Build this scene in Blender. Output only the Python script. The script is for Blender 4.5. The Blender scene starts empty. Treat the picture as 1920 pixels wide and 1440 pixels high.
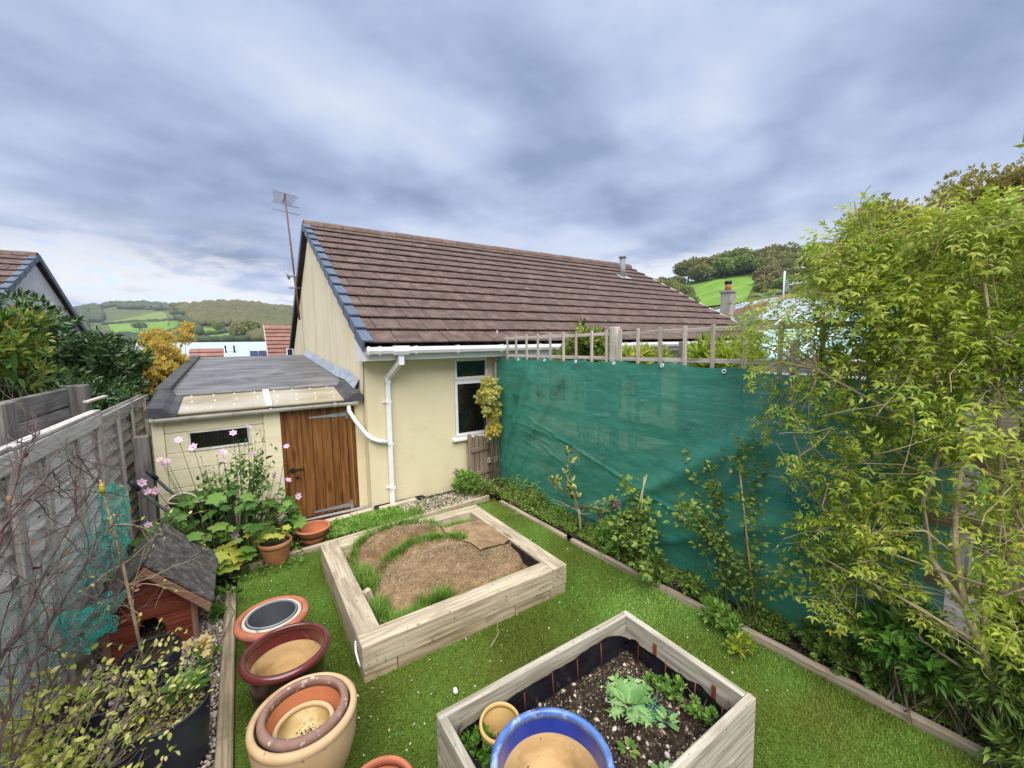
import bpy, bmesh, math, random
import numpy as np
from mathutils import Vector, Matrix, Euler

random.seed(11)
rng = np.random.default_rng(11)
SC = bpy.context.scene
COL = SC.collection
R_ = math.radians

# ------------------------------------------------------------------ camera
cam_d = bpy.data.cameras.new('camera')
cam_d.sensor_fit = 'HORIZONTAL'
cam_d.sensor_width = 36.0
cam_d.lens = 36.0 * 766.0 / 1920.0
cam_d.clip_start = 0.05
cam_d.clip_end = 9000.0
cam = bpy.data.objects.new('camera', cam_d)
COL.objects.link(cam)
CAM = Vector((0.0, 0.0, 2.6))
_yaw, _pit, _rol = R_(33.4), R_(-5.5), R_(-1.03)
_f = Vector((math.sin(_yaw) * math.cos(_pit), math.cos(_yaw) * math.cos(_pit), math.sin(_pit)))
_r = Vector((math.cos(_yaw), -math.sin(_yaw), 0.0))
_u = _r.cross(_f)
_r2 = math.cos(_rol) * _r + math.sin(_rol) * _u
_u2 = -math.sin(_rol) * _r + math.cos(_rol) * _u
cam.matrix_world = Matrix(((_r2.x, _u2.x, -_f.x, CAM.x), (_r2.y, _u2.y, -_f.y, CAM.y), (_r2.z, _u2.z, -_f.z, CAM.z), (0, 0, 0, 1)))
SC.camera = cam

# ------------------------------------------------------------------ exposure
SC.view_settings.view_transform = 'Standard'
SC.view_settings.look = 'None'
SC.view_settings.gamma = 1.0
SC.view_settings.use_curve_mapping = False
EXPO = 2.05
SC.view_settings.exposure = EXPO
try:
    SC.render.engine = 'CYCLES'
    SC.cycles.use_denoising = True
    SC.cycles.max_bounces = 6
    SC.cycles.transparent_max_bounces = 8
    SC.cycles.sample_clamp_indirect = 4.0
except Exception:
    pass

# ------------------------------------------------------------------ sun
SUN_DIR = Vector((-0.22, -0.46, 0.86)).normalized()      # towards the sun
sun_d = bpy.data.lights.new('sun', 'SUN')
sun_d.energy = 1.5
sun_d.angle = R_(66)
sun_d.color = (1.0, 0.955, 0.88)
sun = bpy.data.objects.new('sun', sun_d)
COL.objects.link(sun)
sun.rotation_euler = SUN_DIR.to_track_quat('Z', 'Y').to_euler()
SUN_EL = math.asin(SUN_DIR.z)
SUN_AZ = math.atan2(SUN_DIR.x, SUN_DIR.y)

# ------------------------------------------------------------------ world: overcast sky with breaks low down
W = bpy.data.worlds.new('World')
SC.world = W
W.use_nodes = True
wn, wl = W.node_tree.nodes, W.node_tree.links
wn.clear()
def wnode(t, **k):
    n = wn.new(t)
    for a, b in k.items():
        setattr(n, a, b)
    return n
def wmath(op, a, b=None):
    n = wnode('ShaderNodeMath', operation=op)
    for i, v in enumerate((a, b)):
        if v is None: continue
        if isinstance(v, (int, float)): n.inputs[i].default_value = v
        else: wl.new(v, n.inputs[i])
    return n.outputs[0]
def wmap(v, a, b, c=0.0, d=1.0):
    n = wnode('ShaderNodeMapRange', interpolation_type='SMOOTHSTEP')
    wl.new(v, n.inputs[0])
    for i, q in enumerate((a, b, c, d)): n.inputs[i + 1].default_value = q
    return n.outputs[0]
def wmix(fac, a, b):
    n = wnode('ShaderNodeMix', data_type='RGBA')
    if isinstance(fac, (int, float)): n.inputs[0].default_value = fac
    else: wl.new(fac, n.inputs[0])
    for i, v in ((6, a), (7, b)):
        if isinstance(v, tuple): n.inputs[i].default_value = (*v, 1.0)
        else: wl.new(v, n.inputs[i])
    return n.outputs[2]
tc = wnode('ShaderNodeTexCoord')
sep = wnode('ShaderNodeSeparateXYZ')
wl.new(tc.outputs['Generated'], sep.inputs[0])
zc = wmath('MAXIMUM', sep.outputs[2], 0.0)
den = wmath('ADD', zc, 0.16)
com = wnode('ShaderNodeCombineXYZ')
wl.new(wmath('DIVIDE', sep.outputs[0], den), com.inputs[0])
wl.new(wmath('DIVIDE', sep.outputs[1], den), com.inputs[1])
com.inputs[2].default_value = 0.0
def wnoise(scale, detail, rough, off, dist=0.0, stretch=(1, 1, 1), rot=0.0):
    m = wnode('ShaderNodeMapping')
    m.inputs['Location'].default_value = off
    m.inputs['Rotation'].default_value = (0, 0, rot)
    m.inputs['Scale'].default_value = stretch
    wl.new(com.outputs[0], m.inputs[0])
    n = wnode('ShaderNodeTexNoise')
    wl.new(m.outputs[0], n.inputs['Vector'])
    n.inputs['Scale'].default_value = scale
    n.inputs['Detail'].default_value = detail
    n.inputs['Roughness'].default_value = rough
    n.inputs['Distortion'].default_value = dist
    return n.outputs['Fac']
def E_(r, g, b):                                          # colour as it should show, before exposure
    k = 10.0 / 2 ** EXPO
    return (r * k, g * k, b * k)
SKY_OFF = (6.7, 18.2, 0.0)
n1 = wnoise(0.80, 6.0, 0.48, SKY_OFF, 0.15, (1.0, 1.3, 1.0), R_(-25))
n2 = wnoise(2.9, 6.0, 0.52, (7.3, 2.2, 0.0), 0.15)
cov = wmath('ADD', wmath('MULTIPLY', n1, 0.76), wmath('MULTIPLY', n2, 0.24))
ramp = wnode('ShaderNodeValToRGB')
wl.new(cov, ramp.inputs[0])
cr = ramp.color_ramp
cr.elements[0].position = 0.31; cr.elements[0].color = (*E_(0.20, 0.272, 0.43), 1)
cr.elements[1].position = 0.67; cr.elements[1].color = (*E_(0.76, 0.83, 0.95), 1)
for p_, c_ in ((0.40, (0.29, 0.378, 0.575)), (0.465, (0.395, 0.49, 0.715)), (0.535, (0.53, 0.625, 0.845))):
    e_ = cr.elements.new(p_); e_.color = (*E_(*c_), 1)
sky = wnode('ShaderNodeTexSky', sky_type='NISHITA')
sky.sun_disc = False
sky.sun_elevation = SUN_EL
sky.sun_rotation = SUN_AZ
# the cloud sheet breaks up into bright cumulus and blue gaps near the horizon
GAP_OFF = (10.3, 15.9, 0.0)
nb = wnoise(1.1, 9.0, 0.60, GAP_OFF, 0.3, (1.0, 1.0, 1.0))
low = wmap(sep.outputs[2], 0.12, 0.27, 1.0, 0.0)
gap = wmath('MULTIPLY', wmap(nb, 0.38, 0.53), low)
bright = wmix(wmap(nb, 0.52, 0.66), E_(0.93, 0.95, 0.99), wmix(0.75, sky.outputs[0], E_(0.42, 0.60, 0.90)))
sheet = wmix(gap, ramp.outputs[0], bright)
# pale band right at the horizon
hz_ = wmap(sep.outputs[2], 0.0, 0.13, 0.35, 0.0)
sheet = wmix(hz_, sheet, E_(0.70, 0.77, 0.90))
bg = wnode('ShaderNodeBackground')
bg.inputs['Strength'].default_value = 0.1
wl.new(sheet, bg.inputs['Color'])
wo = wnode('ShaderNodeOutputWorld')
wl.new(bg.outputs[0], wo.inputs[0])

# ------------------------------------------------------------------ object helpers
WM = {}
def reg(o, m):
    WM[o.name] = m
def T_(loc=(0, 0, 0), rot=(0, 0, 0), sc=(1, 1, 1)):
    return Matrix.LocRotScale(Vector(loc), Euler(rot), Vector(sc))
def put(name, data, parent=None, m=None):
    """link an object whose transform is given in world space"""
    o = bpy.data.objects.new(name, data)
    COL.objects.link(o)
    m = Matrix.Identity(4) if m is None else m
    if parent is not None:
        o.parent = parent
        o.matrix_parent_inverse = WM[parent.name].inverted()
    o.matrix_basis = m
    WM[o.name] = m.copy()
    return o
def tag(o, label=None, cat=None, group=None, kind=None):
    for k, v in (('label', label), ('category', cat), ('group', group), ('kind', kind)):
        if v: o[k] = v
    return o
def thing(name, label, cat, loc=(0, 0, 0), rotz=0.0, group=None):
    o = put(name, None, None, T_(loc, (0, 0, rotz)))
    o.empty_display_size = 0.1
    return tag(o, label, cat, group)
def copy_tree(o, m=None, parent=None, label=None):
    """copy a thing with its parts; m is the new world matrix of the thing"""
    c = o.copy(); COL.objects.link(c)
    if parent is None:
        c.matrix_basis = m; WM[c.name] = m.copy()
    else:
        c.parent = parent; WM[c.name] = WM[o.name].copy()
    if label: c['label'] = label
    for ch in list(o.children):
        copy_tree(ch, None, c)
    return c

class MB:
    def __init__(s): s.v = []; s.f = []; s.sm = []
    def add(s, vs, fs, smooth=False):
        b = len(s.v)
        s.v += [tuple(x) for x in vs]
        s.f += [tuple(b + i for i in f) for f in fs]
        s.sm += [smooth] * len(fs)
        return s
    def box(s, x0, x1, y0, y1, z0, z1, m=None):
        vs = [Vector((x, y, z)) for z in (z0, z1) for y in (y0, y1) for x in (x0, x1)]
        if m is not None: vs = [m @ v for v in vs]
        return s.add(vs, [(0, 2, 3, 1), (4, 5, 7, 6), (0, 1, 5, 4), (2, 6, 7, 3), (0, 4, 6, 2), (1, 3, 7, 5)])
    def tube(s, pts, rad, n=6, cap=True, smooth=True):
        pts = [Vector(p) for p in pts]
        if not isinstance(rad, (list, tuple)): rad = [rad] * len(pts)
        up = Vector((0.13, 0.21, 1.0)).normalized()
        vs = []
        for i, p in enumerate(pts):
            d = (pts[min(i + 1, len(pts) - 1)] - pts[max(i - 1, 0)])
            d = d.normalized() if d.length > 1e-9 else Vector((0, 0, 1))
            a = d.cross(up)
            if a.length < 1e-3: a = d.cross(Vector((1, 0, 0)))
            a.normalize(); b = d.cross(a)
            for k in range(n):
                t = 2 * math.pi * k / n
                vs.append(p + rad[i] * (math.cos(t) * a + math.sin(t) * b))
        fs = []
        for i in range(len(pts) - 1):
            for k in range(n):
                k2 = (k + 1) % n
                fs.append((i * n + k, i * n + k2, (i + 1) * n + k2, (i + 1) * n + k))
        if cap:
            fs.append(tuple(range(n))[::-1]); fs.append(tuple((len(pts) - 1) * n + k for k in range(n)))
        return s.add(vs, fs, smooth)
    def lathe(s, prof, n=40, c=(0, 0, 0), smooth=True, closed=False):
        vs = []
        for r, z in prof:
            for k in range(n):
                t = 2 * math.pi * k / n
                vs.append((c[0] + r * math.cos(t), c[1] + r * math.sin(t), c[2] + z))
        fs = []
        m = len(prof)
        for i in range(m if closed else m - 1):
            j = (i + 1) % m
            for k in range(n):
                k2 = (k + 1) % n
                fs.append((i * n + k, i * n + k2, j * n + k2, j * n + k))
        return s.add(vs, fs, smooth)
    def disc(s, r, z, n=40, c=(0, 0)):
        vs = [(c[0] + r * math.cos(2 * math.pi * k / n), c[1] + r * math.sin(2 * math.pi * k / n), z) for k in range(n)]
        return s.add(vs, [tuple(range(n))])
    def prism(s, poly, a, b, ax='x'):
        """polygon extruded from a to b along ax; poly in the two other axes in order"""
        def P(q, t):
            return {'x': (t, q[0], q[1]), 'y': (q[0], t, q[1]), 'z': (q[0], q[1], t)}[ax]
        n = len(poly)
        vs = [P(q, a) for q in poly] + [P(q, b) for q in poly]
        fs = [tuple(range(n))[::-1], tuple(range(n, 2 * n))]
        fs += [(k, (k + 1) % n, n + (k + 1) % n, n + k) for k in range(n)]
        return s.add(vs, fs)
    def mesh(s, name, mat=None, fix=True):
        me = bpy.data.meshes.new(name)
        me.from_pydata(s.v, [], s.f)
        me.polygons.foreach_set('use_smooth', s.sm)
        if mat: me.materials.append(mat)
        if fix:
            bm = bmesh.new(); bm.from_mesh(me)
            bmesh.ops.recalc_face_normals(bm, faces=bm.faces)
            bm.to_mesh(me); bm.free()
        me.update()
        return me
    def build(s, name, mat, parent=None, m=None, fix=True):
        return put(name, s.mesh(name, mat, fix), parent, m)

_cache = {}
def box_mesh(L, Wd, H, mat, bev=0.0, name='piece'):
    k = (round(L, 3), round(Wd, 3), round(H, 3), mat.name, bev)
    if k not in _cache:
        me = MB().box(-L / 2, L / 2, -Wd / 2, Wd / 2, -H / 2, H / 2).mesh(name, mat)
        if bev:
            bm = bmesh.new(); bm.from_mesh(me)
            bmesh.ops.bevel(bm, geom=bm.edges[:], offset=bev, segments=1, affect='EDGES', profile=0.5)
            bm.to_mesh(me); bm.free()
        _cache[k] = me
    return _cache[k]
def piece(name, L, Wd, H, mat, parent, loc, rot=(0, 0, 0), bev=0.0):
    """a box of length L (local x), width Wd, height H centred at loc"""
    return put(name, box_mesh(L, Wd, H, mat, bev, name), parent, T_(loc, rot))
def np_mesh(name, V, F, mat, smooth=False):
    """fast mesh from numpy: V (n,3), F (m,k)"""
    me = bpy.data.meshes.new(name)
    V = np.asarray(V, dtype=np.float32); F = np.asarray(F, dtype=np.int32)
    n, k = F.shape
    me.vertices.add(len(V)); me.vertices.foreach_set('co', V.ravel())
    me.loops.add(n * k); me.loops.foreach_set('vertex_index', F.ravel())
    me.polygons.add(n)
    me.polygons.foreach_set('loop_start', np.arange(0, n * k, k, dtype=np.int32))
    me.polygons.foreach_set('loop_total', np.full(n, k, dtype=np.int32))
    if smooth: me.polygons.foreach_set('use_smooth', np.ones(n, dtype=bool))
    me.update(calc_edges=True)
    if mat: me.materials.append(mat)
    return me
def grid(nx, ny, fn):
    """fn(u, v arrays 0..1) -> (n,3); returns V, F quads"""
    u, v = np.meshgrid(np.linspace(0, 1, nx), np.linspace(0, 1, ny))
    V = fn(u.ravel(), v.ravel())
    i = np.arange((nx - 1) * (ny - 1)); r, c = i // (nx - 1), i % (nx - 1)
    a = r * nx + c
    return V, np.stack([a, a + 1, a + nx + 1, a + nx], 1)

def vnoise(x, y, seed=0, octs=4, f=1.0):
    """smooth value noise in numpy, about -1..1"""
    r = np.random.default_rng(seed)
    tab = r.uniform(-1, 1, (64, 64))
    out = np.zeros_like(np.asarray(x, float)); a, tot = 1.0, 0.0
    for o in range(octs):
        X, Y = np.asarray(x) * f + 17.3 * o, np.asarray(y) * f + 9.1 * o
        xi, yi = np.floor(X).astype(int), np.floor(Y).astype(int)
        tx, ty = X - xi, Y - yi
        tx = tx * tx * (3 - 2 * tx); ty = ty * ty * (3 - 2 * ty)
        g = lambda i, j: tab[(i) % 64, (j) % 64]
        out += a * ((g(xi, yi) * (1 - tx) + g(xi + 1, yi) * tx) * (1 - ty) + (g(xi, yi + 1) * (1 - tx) + g(xi + 1, yi + 1) * tx) * ty)
        tot += a; a *= 0.5; f *= 2.03
    return out / tot

# ------------------------------------------------------------------ materials
def pmat(name, cols, scale=4.0, stretch=(1, 1, 1), detail=6.0, rough=0.8, spec=0.3, bump=0.3, bscale=None, bdist=0.01,
         rnd=0.12, coord='obj', spots=None, spots2=None, metal=0.0, dist=0.0, lohi=(0.36, 0.64), coat=0.0, bstretch=None, nrough=0.55, knots=False, transl=0.0):
    m = bpy.data.materials.new(name)
    m.use_nodes = True
    N, L = m.node_tree.nodes, m.node_tree.links
    N.clear()
    out = N.new('ShaderNodeOutputMaterial')
    b = N.new('ShaderNodeBsdfPrincipled')
    L.new(b.outputs[0], out.inputs[0])
    b.inputs['Roughness'].default_value = rough
    b.inputs['Specular IOR Level'].default_value = spec
    b.inputs['Metallic'].default_value = metal
    b.inputs['Coat Weight'].default_value = coat
    if coord == 'obj':
        t = N.new('ShaderNodeTexCoord'); src = t.outputs['Object']
        oi = N.new('ShaderNodeObjectInfo')
        mul = N.new('ShaderNodeMath'); mul.operation = 'MULTIPLY'; mul.inputs[1].default_value = 53.0
        L.new(oi.outputs['Random'], mul.inputs[0])
        ad = N.new('ShaderNodeVectorMath'); ad.operation = 'ADD'
        L.new(src, ad.inputs[0]); L.new(mul.outputs[0], ad.inputs[1])
        src = ad.outputs[0]
    else:
        t = N.new('ShaderNodeNewGeometry'); src = t.outputs['Position']
        oi = N.new('ShaderNodeObjectInfo')
    def noise(sc, st, det, off=0.0, di=0.0, ro=0.55):
        mp = N.new('ShaderNodeMapping')
        mp.inputs['Scale'].default_value = st
        mp.inputs['Location'].default_value = (off, off * 1.7, off * 0.6)
        L.new(src, mp.inputs[0])
        n = N.new('ShaderNodeTexNoise')
        n.inputs['Scale'].default_value = sc; n.inputs['Detail'].default_value = det
        n.inputs['Distortion'].default_value = di; n.inputs['Roughness'].default_value = ro
        L.new(mp.outputs[0], n.inputs['Vector'])
        return n.outputs['Fac']
    nz = noise(scale, stretch, detail, 0.0, dist, nrough)
    rp = N.new('ShaderNodeValToRGB')
    L.new(nz, rp.inputs[0])
    cr = rp.color_ramp
    k = len(cols)
    lo, hi = lohi
    cr.elements[0].position = lo; cr.elements[0].color = (*cols[0], 1)
    cr.elements[1].position = hi; cr.elements[1].color = (*cols[-1], 1)
    for i in range(1, k - 1):
        e = cr.elements.new(lo + (hi - lo) * i / (k - 1)); e.color = (*cols[i], 1)
    colr = rp.outputs[0]
    for q, sp in enumerate((spots, spots2)):
        if sp:
            c_, sc_, lo_, hi_ = sp[:4]
            st_ = sp[4] if len(sp) > 4 else (1, 1, 1)
            f_ = noise(sc_, st_, 4.0, 11.0 + 7 * q)
            mr = N.new('ShaderNodeMapRange'); mr.inputs[1].default_value = lo_; mr.inputs[2].default_value = hi_
            L.new(f_, mr.inputs[0])
            mx = N.new('ShaderNodeMix'); mx.data_type = 'RGBA'
            L.new(mr.outputs[0], mx.inputs[0]); L.new(colr, mx.inputs[6]); mx.inputs[7].default_value = (*c_, 1)
            colr = mx.outputs[2]
    if knots:
        mp = N.new('ShaderNodeMapping'); mp.inputs['Scale'].default_value = (1.3, 5.0, 5.0)
        L.new(src, mp.inputs[0])
        vo = N.new('ShaderNodeTexVoronoi'); vo.inputs['Scale'].default_value = 1.0; vo.inputs['Randomness'].default_value = 1.0
        L.new(mp.outputs[0], vo.inputs['Vector'])
        mr = N.new('ShaderNodeMapRange'); mr.inputs[1].default_value = 0.09; mr.inputs[2].default_value = 0.19
        mr.inputs[3].default_value = 0.75; mr.inputs[4].default_value = 0.0
        L.new(vo.outputs['Distance'], mr.inputs[0])
        mx = N.new('ShaderNodeMix'); mx.data_type = 'RGBA'
        L.new(mr.outputs[0], mx.inputs[0]); L.new(colr, mx.inputs[6]); mx.inputs[7].default_value = (cols[0][0] * 0.45, cols[0][1] * 0.38, cols[0][2] * 0.3, 1)
        colr = mx.outputs[2]
    if rnd:
        hs = N.new('ShaderNodeHueSaturation')
        mr = N.new('ShaderNodeMapRange')
        mr.inputs[3].default_value = 1 - rnd; mr.inputs[4].default_value = 1 + rnd
        L.new(oi.outputs['Random'], mr.inputs[0]); L.new(mr.outputs[0], hs.inputs['Value']); L.new(colr, hs.inputs['Color'])
        colr = hs.outputs[0]
    L.new(colr, b.inputs['Base Color'])
    if bump:
        bn = noise(bscale or scale * 3, bstretch or stretch, 5.0, 3.0)
        bp = N.new('ShaderNodeBump'); bp.inputs['Strength'].default_value = bump; bp.inputs['Distance'].default_value = bdist
        L.new(bn, bp.inputs['Height']); L.new(bp.outputs[0], b.inputs['Normal'])
    if transl:
        tr = N.new('ShaderNodeBsdfTranslucent'); L.new(colr, tr.inputs[0])
        ms = N.new('ShaderNodeMixShader'); ms.inputs[0].default_value = transl
        L.new(b.outputs[0], ms.inputs[1]); L.new(tr.outputs[0], ms.inputs[2]); L.new(ms.outputs[0], out.inputs[0])
    return m
def lmat(name, cols, rough=0.5, transl=0.3, spec=0.35, wn_=None, pos=None):
    """leaf material: each separate leaf takes its own colour from the ramp; wn_ = (scale, amount) adds a slow drift over the place"""
    m = bpy.data.materials.new(name); m.use_nodes = True
    N, L = m.node_tree.nodes, m.node_tree.links
    N.clear()
    out = N.new('ShaderNodeOutputMaterial'); b = N.new('ShaderNodeBsdfPrincipled')
    b.inputs['Roughness'].default_value = rough; b.inputs['Specular IOR Level'].default_value = spec
    g = N.new('ShaderNodeNewGeometry'); oi = N.new('ShaderNodeObjectInfo')
    ad = N.new('ShaderNodeMath'); ad.operation = 'ADD'
    L.new(g.outputs['Random Per Island'], ad.inputs[0]); L.new(oi.outputs['Random'], ad.inputs[1])
    fr = N.new('ShaderNodeMath'); fr.operation = 'FRACT'; L.new(ad.outputs[0], fr.inputs[0])
    val = fr.outputs[0]
    if wn_:
        n = N.new('ShaderNodeTexNoise'); n.inputs['Scale'].default_value = wn_[0]; n.inputs['Detail'].default_value = 3
        L.new(g.outputs['Position'], n.inputs['Vector'])
        mr = N.new('ShaderNodeMapRange'); mr.inputs[1].default_value = 0.3; mr.inputs[2].default_value = 0.7
        L.new(n.outputs['Fac'], mr.inputs[0])
        mx = N.new('ShaderNodeMix'); mx.inputs[0].default_value = wn_[1]
        L.new(val, mx.inputs[2]); L.new(mr.outputs[0], mx.inputs[3]); val = mx.outputs[0]
    rp = N.new('ShaderNodeValToRGB'); L.new(val, rp.inputs[0])
    cr = rp.color_ramp; k = len(cols)
    pos = pos or [i / (k - 1) for i in range(k)]
    cr.elements[0].position = pos[0]; cr.elements[0].color = (*cols[0], 1)
    cr.elements[1].position = pos[-1]; cr.elements[1].color = (*cols[-1], 1)
    for i in range(1, k - 1):
        e = cr.elements.new(pos[i]); e.color = (*cols[i], 1)
    L.new(rp.outputs[0], b.inputs['Base Color'])
    if transl:
        t = N.new('ShaderNodeBsdfTranslucent'); L.new(rp.outputs[0], t.inputs[0])
        ms = N.new('ShaderNodeMixShader'); ms.inputs[0].default_value = transl
        L.new(b.outputs[0], ms.inputs[1]); L.new(t.outputs[0], ms.inputs[2]); L.new(ms.outputs[0], out.inputs[0])
    else:
        L.new(b.outputs[0], out.inputs[0])
    return m
def glass(name, col, rough=0.03):
    m = pmat(name, [col, col], rough=rough, spec=0.7, bump=0.0, rnd=0.0, coat=0.0)
    return m

M = {}
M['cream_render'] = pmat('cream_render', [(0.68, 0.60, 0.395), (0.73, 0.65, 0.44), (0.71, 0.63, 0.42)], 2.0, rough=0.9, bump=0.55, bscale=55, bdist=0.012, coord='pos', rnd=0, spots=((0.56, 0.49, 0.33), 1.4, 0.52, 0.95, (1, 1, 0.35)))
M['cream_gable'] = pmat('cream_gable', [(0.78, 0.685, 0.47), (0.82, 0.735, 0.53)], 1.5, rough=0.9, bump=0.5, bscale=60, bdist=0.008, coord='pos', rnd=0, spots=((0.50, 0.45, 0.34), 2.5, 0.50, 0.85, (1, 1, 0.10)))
M['cream_paint'] = pmat('cream_paint', [(0.70, 0.63, 0.43), (0.77, 0.70, 0.50)], 6, (0.5, 4, 4), rough=0.75, bump=0.25, bscale=40, bdist=0.003, rnd=0.05, spots=((0.36, 0.33, 0.22), 7, 0.62, 0.8))
M['white_plastic'] = pmat('white_plastic', [(0.74, 0.75, 0.77), (0.80, 0.80, 0.81)], 3, rough=0.35, spec=0.5, bump=0.03, rnd=0.02, spots=((0.55, 0.55, 0.50), 4, 0.62, 0.9))
M['gutter_dirty'] = pmat('gutter_dirty', [(0.55, 0.52, 0.46), (0.68, 0.66, 0.62)], 5, rough=0.5, bump=0.05, rnd=0.02, spots=((0.30, 0.25, 0.18), 6, 0.55, 0.8))
M['roof_tile'] = pmat('roof_tile', [(0.085, 0.056, 0.048), (0.122, 0.082, 0.070), (0.16, 0.112, 0.096)], 5, (1, 1, 1), rough=0.85, bump=0.35, bscale=60, bdist=0.004, rnd=0.11, spots=((0.42, 0.38, 0.33), 7.5, 0.69, 0.74), spots2=((0.085, 0.068, 0.055), 2.5, 0.5, 0.75))
M['ridge_tile'] = pmat('ridge_tile', [(0.125, 0.082, 0.068), (0.165, 0.115, 0.097)], 6, rough=0.85, bump=0.3, rnd=0.14, spots=((0.4, 0.36, 0.3), 8, 0.68, 0.76))
M['verge_cap'] = pmat('verge_cap', [(0.085, 0.115, 0.165), (0.12, 0.155, 0.21)], 6, rough=0.5, spec=0.4, bump=0.1, rnd=0.08)
M['dark_gap'] = pmat('dark_gap', [(0.02, 0.018, 0.018), (0.03, 0.028, 0.027)], 6, rough=0.9, bump=0)
M['black_glass'] = glass('black_glass', (0.006, 0.007, 0.008))
M['felt'] = pmat('felt', [(0.10, 0.10, 0.103), (0.145, 0.145, 0.15), (0.20, 0.20, 0.205)], 1.5, (0.7, 2.0, 1), rough=0.5, bump=1.0, bscale=2.2, bdist=0.10, bstretch=(0.7, 2.2, 1), dist=1.2, coord='pos', rnd=0, spots=((0.07, 0.065, 0.06), 1.6, 0.55, 0.72))
M['felt_roll'] = pmat('felt_roll', [(0.045, 0.047, 0.052), (0.085, 0.085, 0.088)], 5, rough=0.6, bump=0.3, bscale=30, rnd=0, spots=((0.12, 0.11, 0.055), 5, 0.58, 0.75))
M['polycarb'] = pmat('polycarb', [(0.29, 0.245, 0.16), (0.38, 0.335, 0.25), (0.43, 0.40, 0.335)], 2.2, (0.6, 1.4, 1), rough=0.35, spec=0.5, bump=0.05, rnd=0, coord='pos', spots=((0.36, 0.28, 0.13), 2.5, 0.52, 0.8))
M['flue_grey'] = pmat('flue_grey', [(0.20, 0.215, 0.225), (0.27, 0.285, 0.295)], 6, rough=0.6, bump=0.05, rnd=0)
M['lead'] = pmat('lead', [(0.30, 0.34, 0.40), (0.45, 0.50, 0.56)], 12, rough=0.5, metal=0.2, bump=0.4, bscale=18, bdist=0.01, rnd=0.1)
M['door_wood'] = pmat('door_wood', [(0.115, 0.044, 0.012), (0.185, 0.076, 0.020), (0.24, 0.108, 0.033)], 3.0, (0.7, 9, 9), detail=8, rough=0.45, spec=0.4, bump=0.12, rnd=0.10, knots=True)
M['door_dark'] = pmat('door_dark', [(0.10, 0.035, 0.010), (0.17, 0.065, 0.018)], 3.0, (0.7, 9, 9), rough=0.5, bump=0.12, rnd=0.10)
M['ochre_filler'] = pmat('ochre_filler', [(0.42, 0.24, 0.07), (0.5, 0.3, 0.1)], 9, rough=0.8, bump=0.1)
M['zinc'] = pmat('zinc', [(0.30, 0.33, 0.34), (0.42, 0.44, 0.44)], 14, rough=0.45, metal=0.6, bump=0.1, rnd=0.04)
M['black_iron'] = pmat('black_iron', [(0.015, 0.015, 0.016), (0.03, 0.03, 0.03)], 10, rough=0.5, metal=0.3, bump=0.1)
M['grey_fence'] = pmat('grey_fence', [(0.32, 0.285, 0.255), (0.43, 0.395, 0.36), (0.54, 0.505, 0.47)], 3.0, (0.6, 22, 22), detail=8, rough=0.9, bump=0.35, bdist=0.004, rnd=0.16, knots=True, spots=((0.20, 0.18, 0.16), 4, 0.56, 0.8, (0.6, 3, 3)))
M['pale_fence'] = pmat('pale_fence', [(0.46, 0.42, 0.38), (0.63, 0.59, 0.545), (0.76, 0.72, 0.67)], 3.0, (0.6, 22, 22), detail=8, rough=0.9, bump=0.35, bdist=0.004, rnd=0.12, spots=((0.27, 0.24, 0.225), 4, 0.56, 0.8, (0.6, 3, 3)))
M['dark_fence'] = pmat('dark_fence', [(0.14, 0.13, 0.12), (0.23, 0.215, 0.20), (0.32, 0.305, 0.29)], 3.0, (0.7, 16, 16), detail=8, rough=0.9, bump=0.35, bdist=0.005, rnd=0.2, spots=((0.05, 0.045, 0.04), 3, 0.55, 0.8))
M['trellis_wood'] = pmat('trellis_wood', [(0.33, 0.285, 0.24), (0.46, 0.41, 0.36), (0.55, 0.505, 0.455)], 3.0, (0.6, 24, 24), detail=8, rough=0.9, bump=0.35, bdist=0.004, rnd=0.15, knots=True)
M['brown_fence'] = pmat('brown_fence', [(0.15, 0.105, 0.075), (0.23, 0.17, 0.125), (0.31, 0.24, 0.185)], 3.0, (0.7, 20, 20), detail=8, rough=0.9, bump=0.35, bdist=0.004, rnd=0.18)
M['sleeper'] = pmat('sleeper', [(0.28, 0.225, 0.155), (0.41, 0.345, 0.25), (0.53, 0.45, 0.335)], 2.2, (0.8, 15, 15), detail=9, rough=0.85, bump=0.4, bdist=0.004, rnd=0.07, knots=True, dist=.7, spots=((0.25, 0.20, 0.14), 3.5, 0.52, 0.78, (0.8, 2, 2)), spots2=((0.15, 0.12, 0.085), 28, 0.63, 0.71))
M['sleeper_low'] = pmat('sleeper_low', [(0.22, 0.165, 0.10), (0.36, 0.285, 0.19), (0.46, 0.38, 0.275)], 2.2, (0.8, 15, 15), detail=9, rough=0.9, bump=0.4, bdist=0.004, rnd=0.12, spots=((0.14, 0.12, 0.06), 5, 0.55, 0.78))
M['bed_board'] = pmat('bed_board', [(0.24, 0.215, 0.165), (0.37, 0.34, 0.27), (0.48, 0.445, 0.375)], 2.2, (0.8, 16, 16), detail=9, rough=0.85, bump=0.4, bdist=0.004, rnd=0.09, knots=True, dist=.7, spots2=((0.15, 0.13, 0.10), 26, 0.64, 0.72), spots=((0.23, 0.19, 0.135), 4, 0.56, 0.8, (0.7, 2, 2)))
M['edging'] = pmat('edging', [(0.17, 0.135, 0.08), (0.27, 0.215, 0.14), (0.38, 0.31, 0.225)], 3, (0.7, 16, 16), detail=9, rough=0.9, bump=0.4, bdist=0.005, rnd=0.12, spots=((0.12, 0.13, 0.045), 5, 0.54, 0.78))
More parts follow.
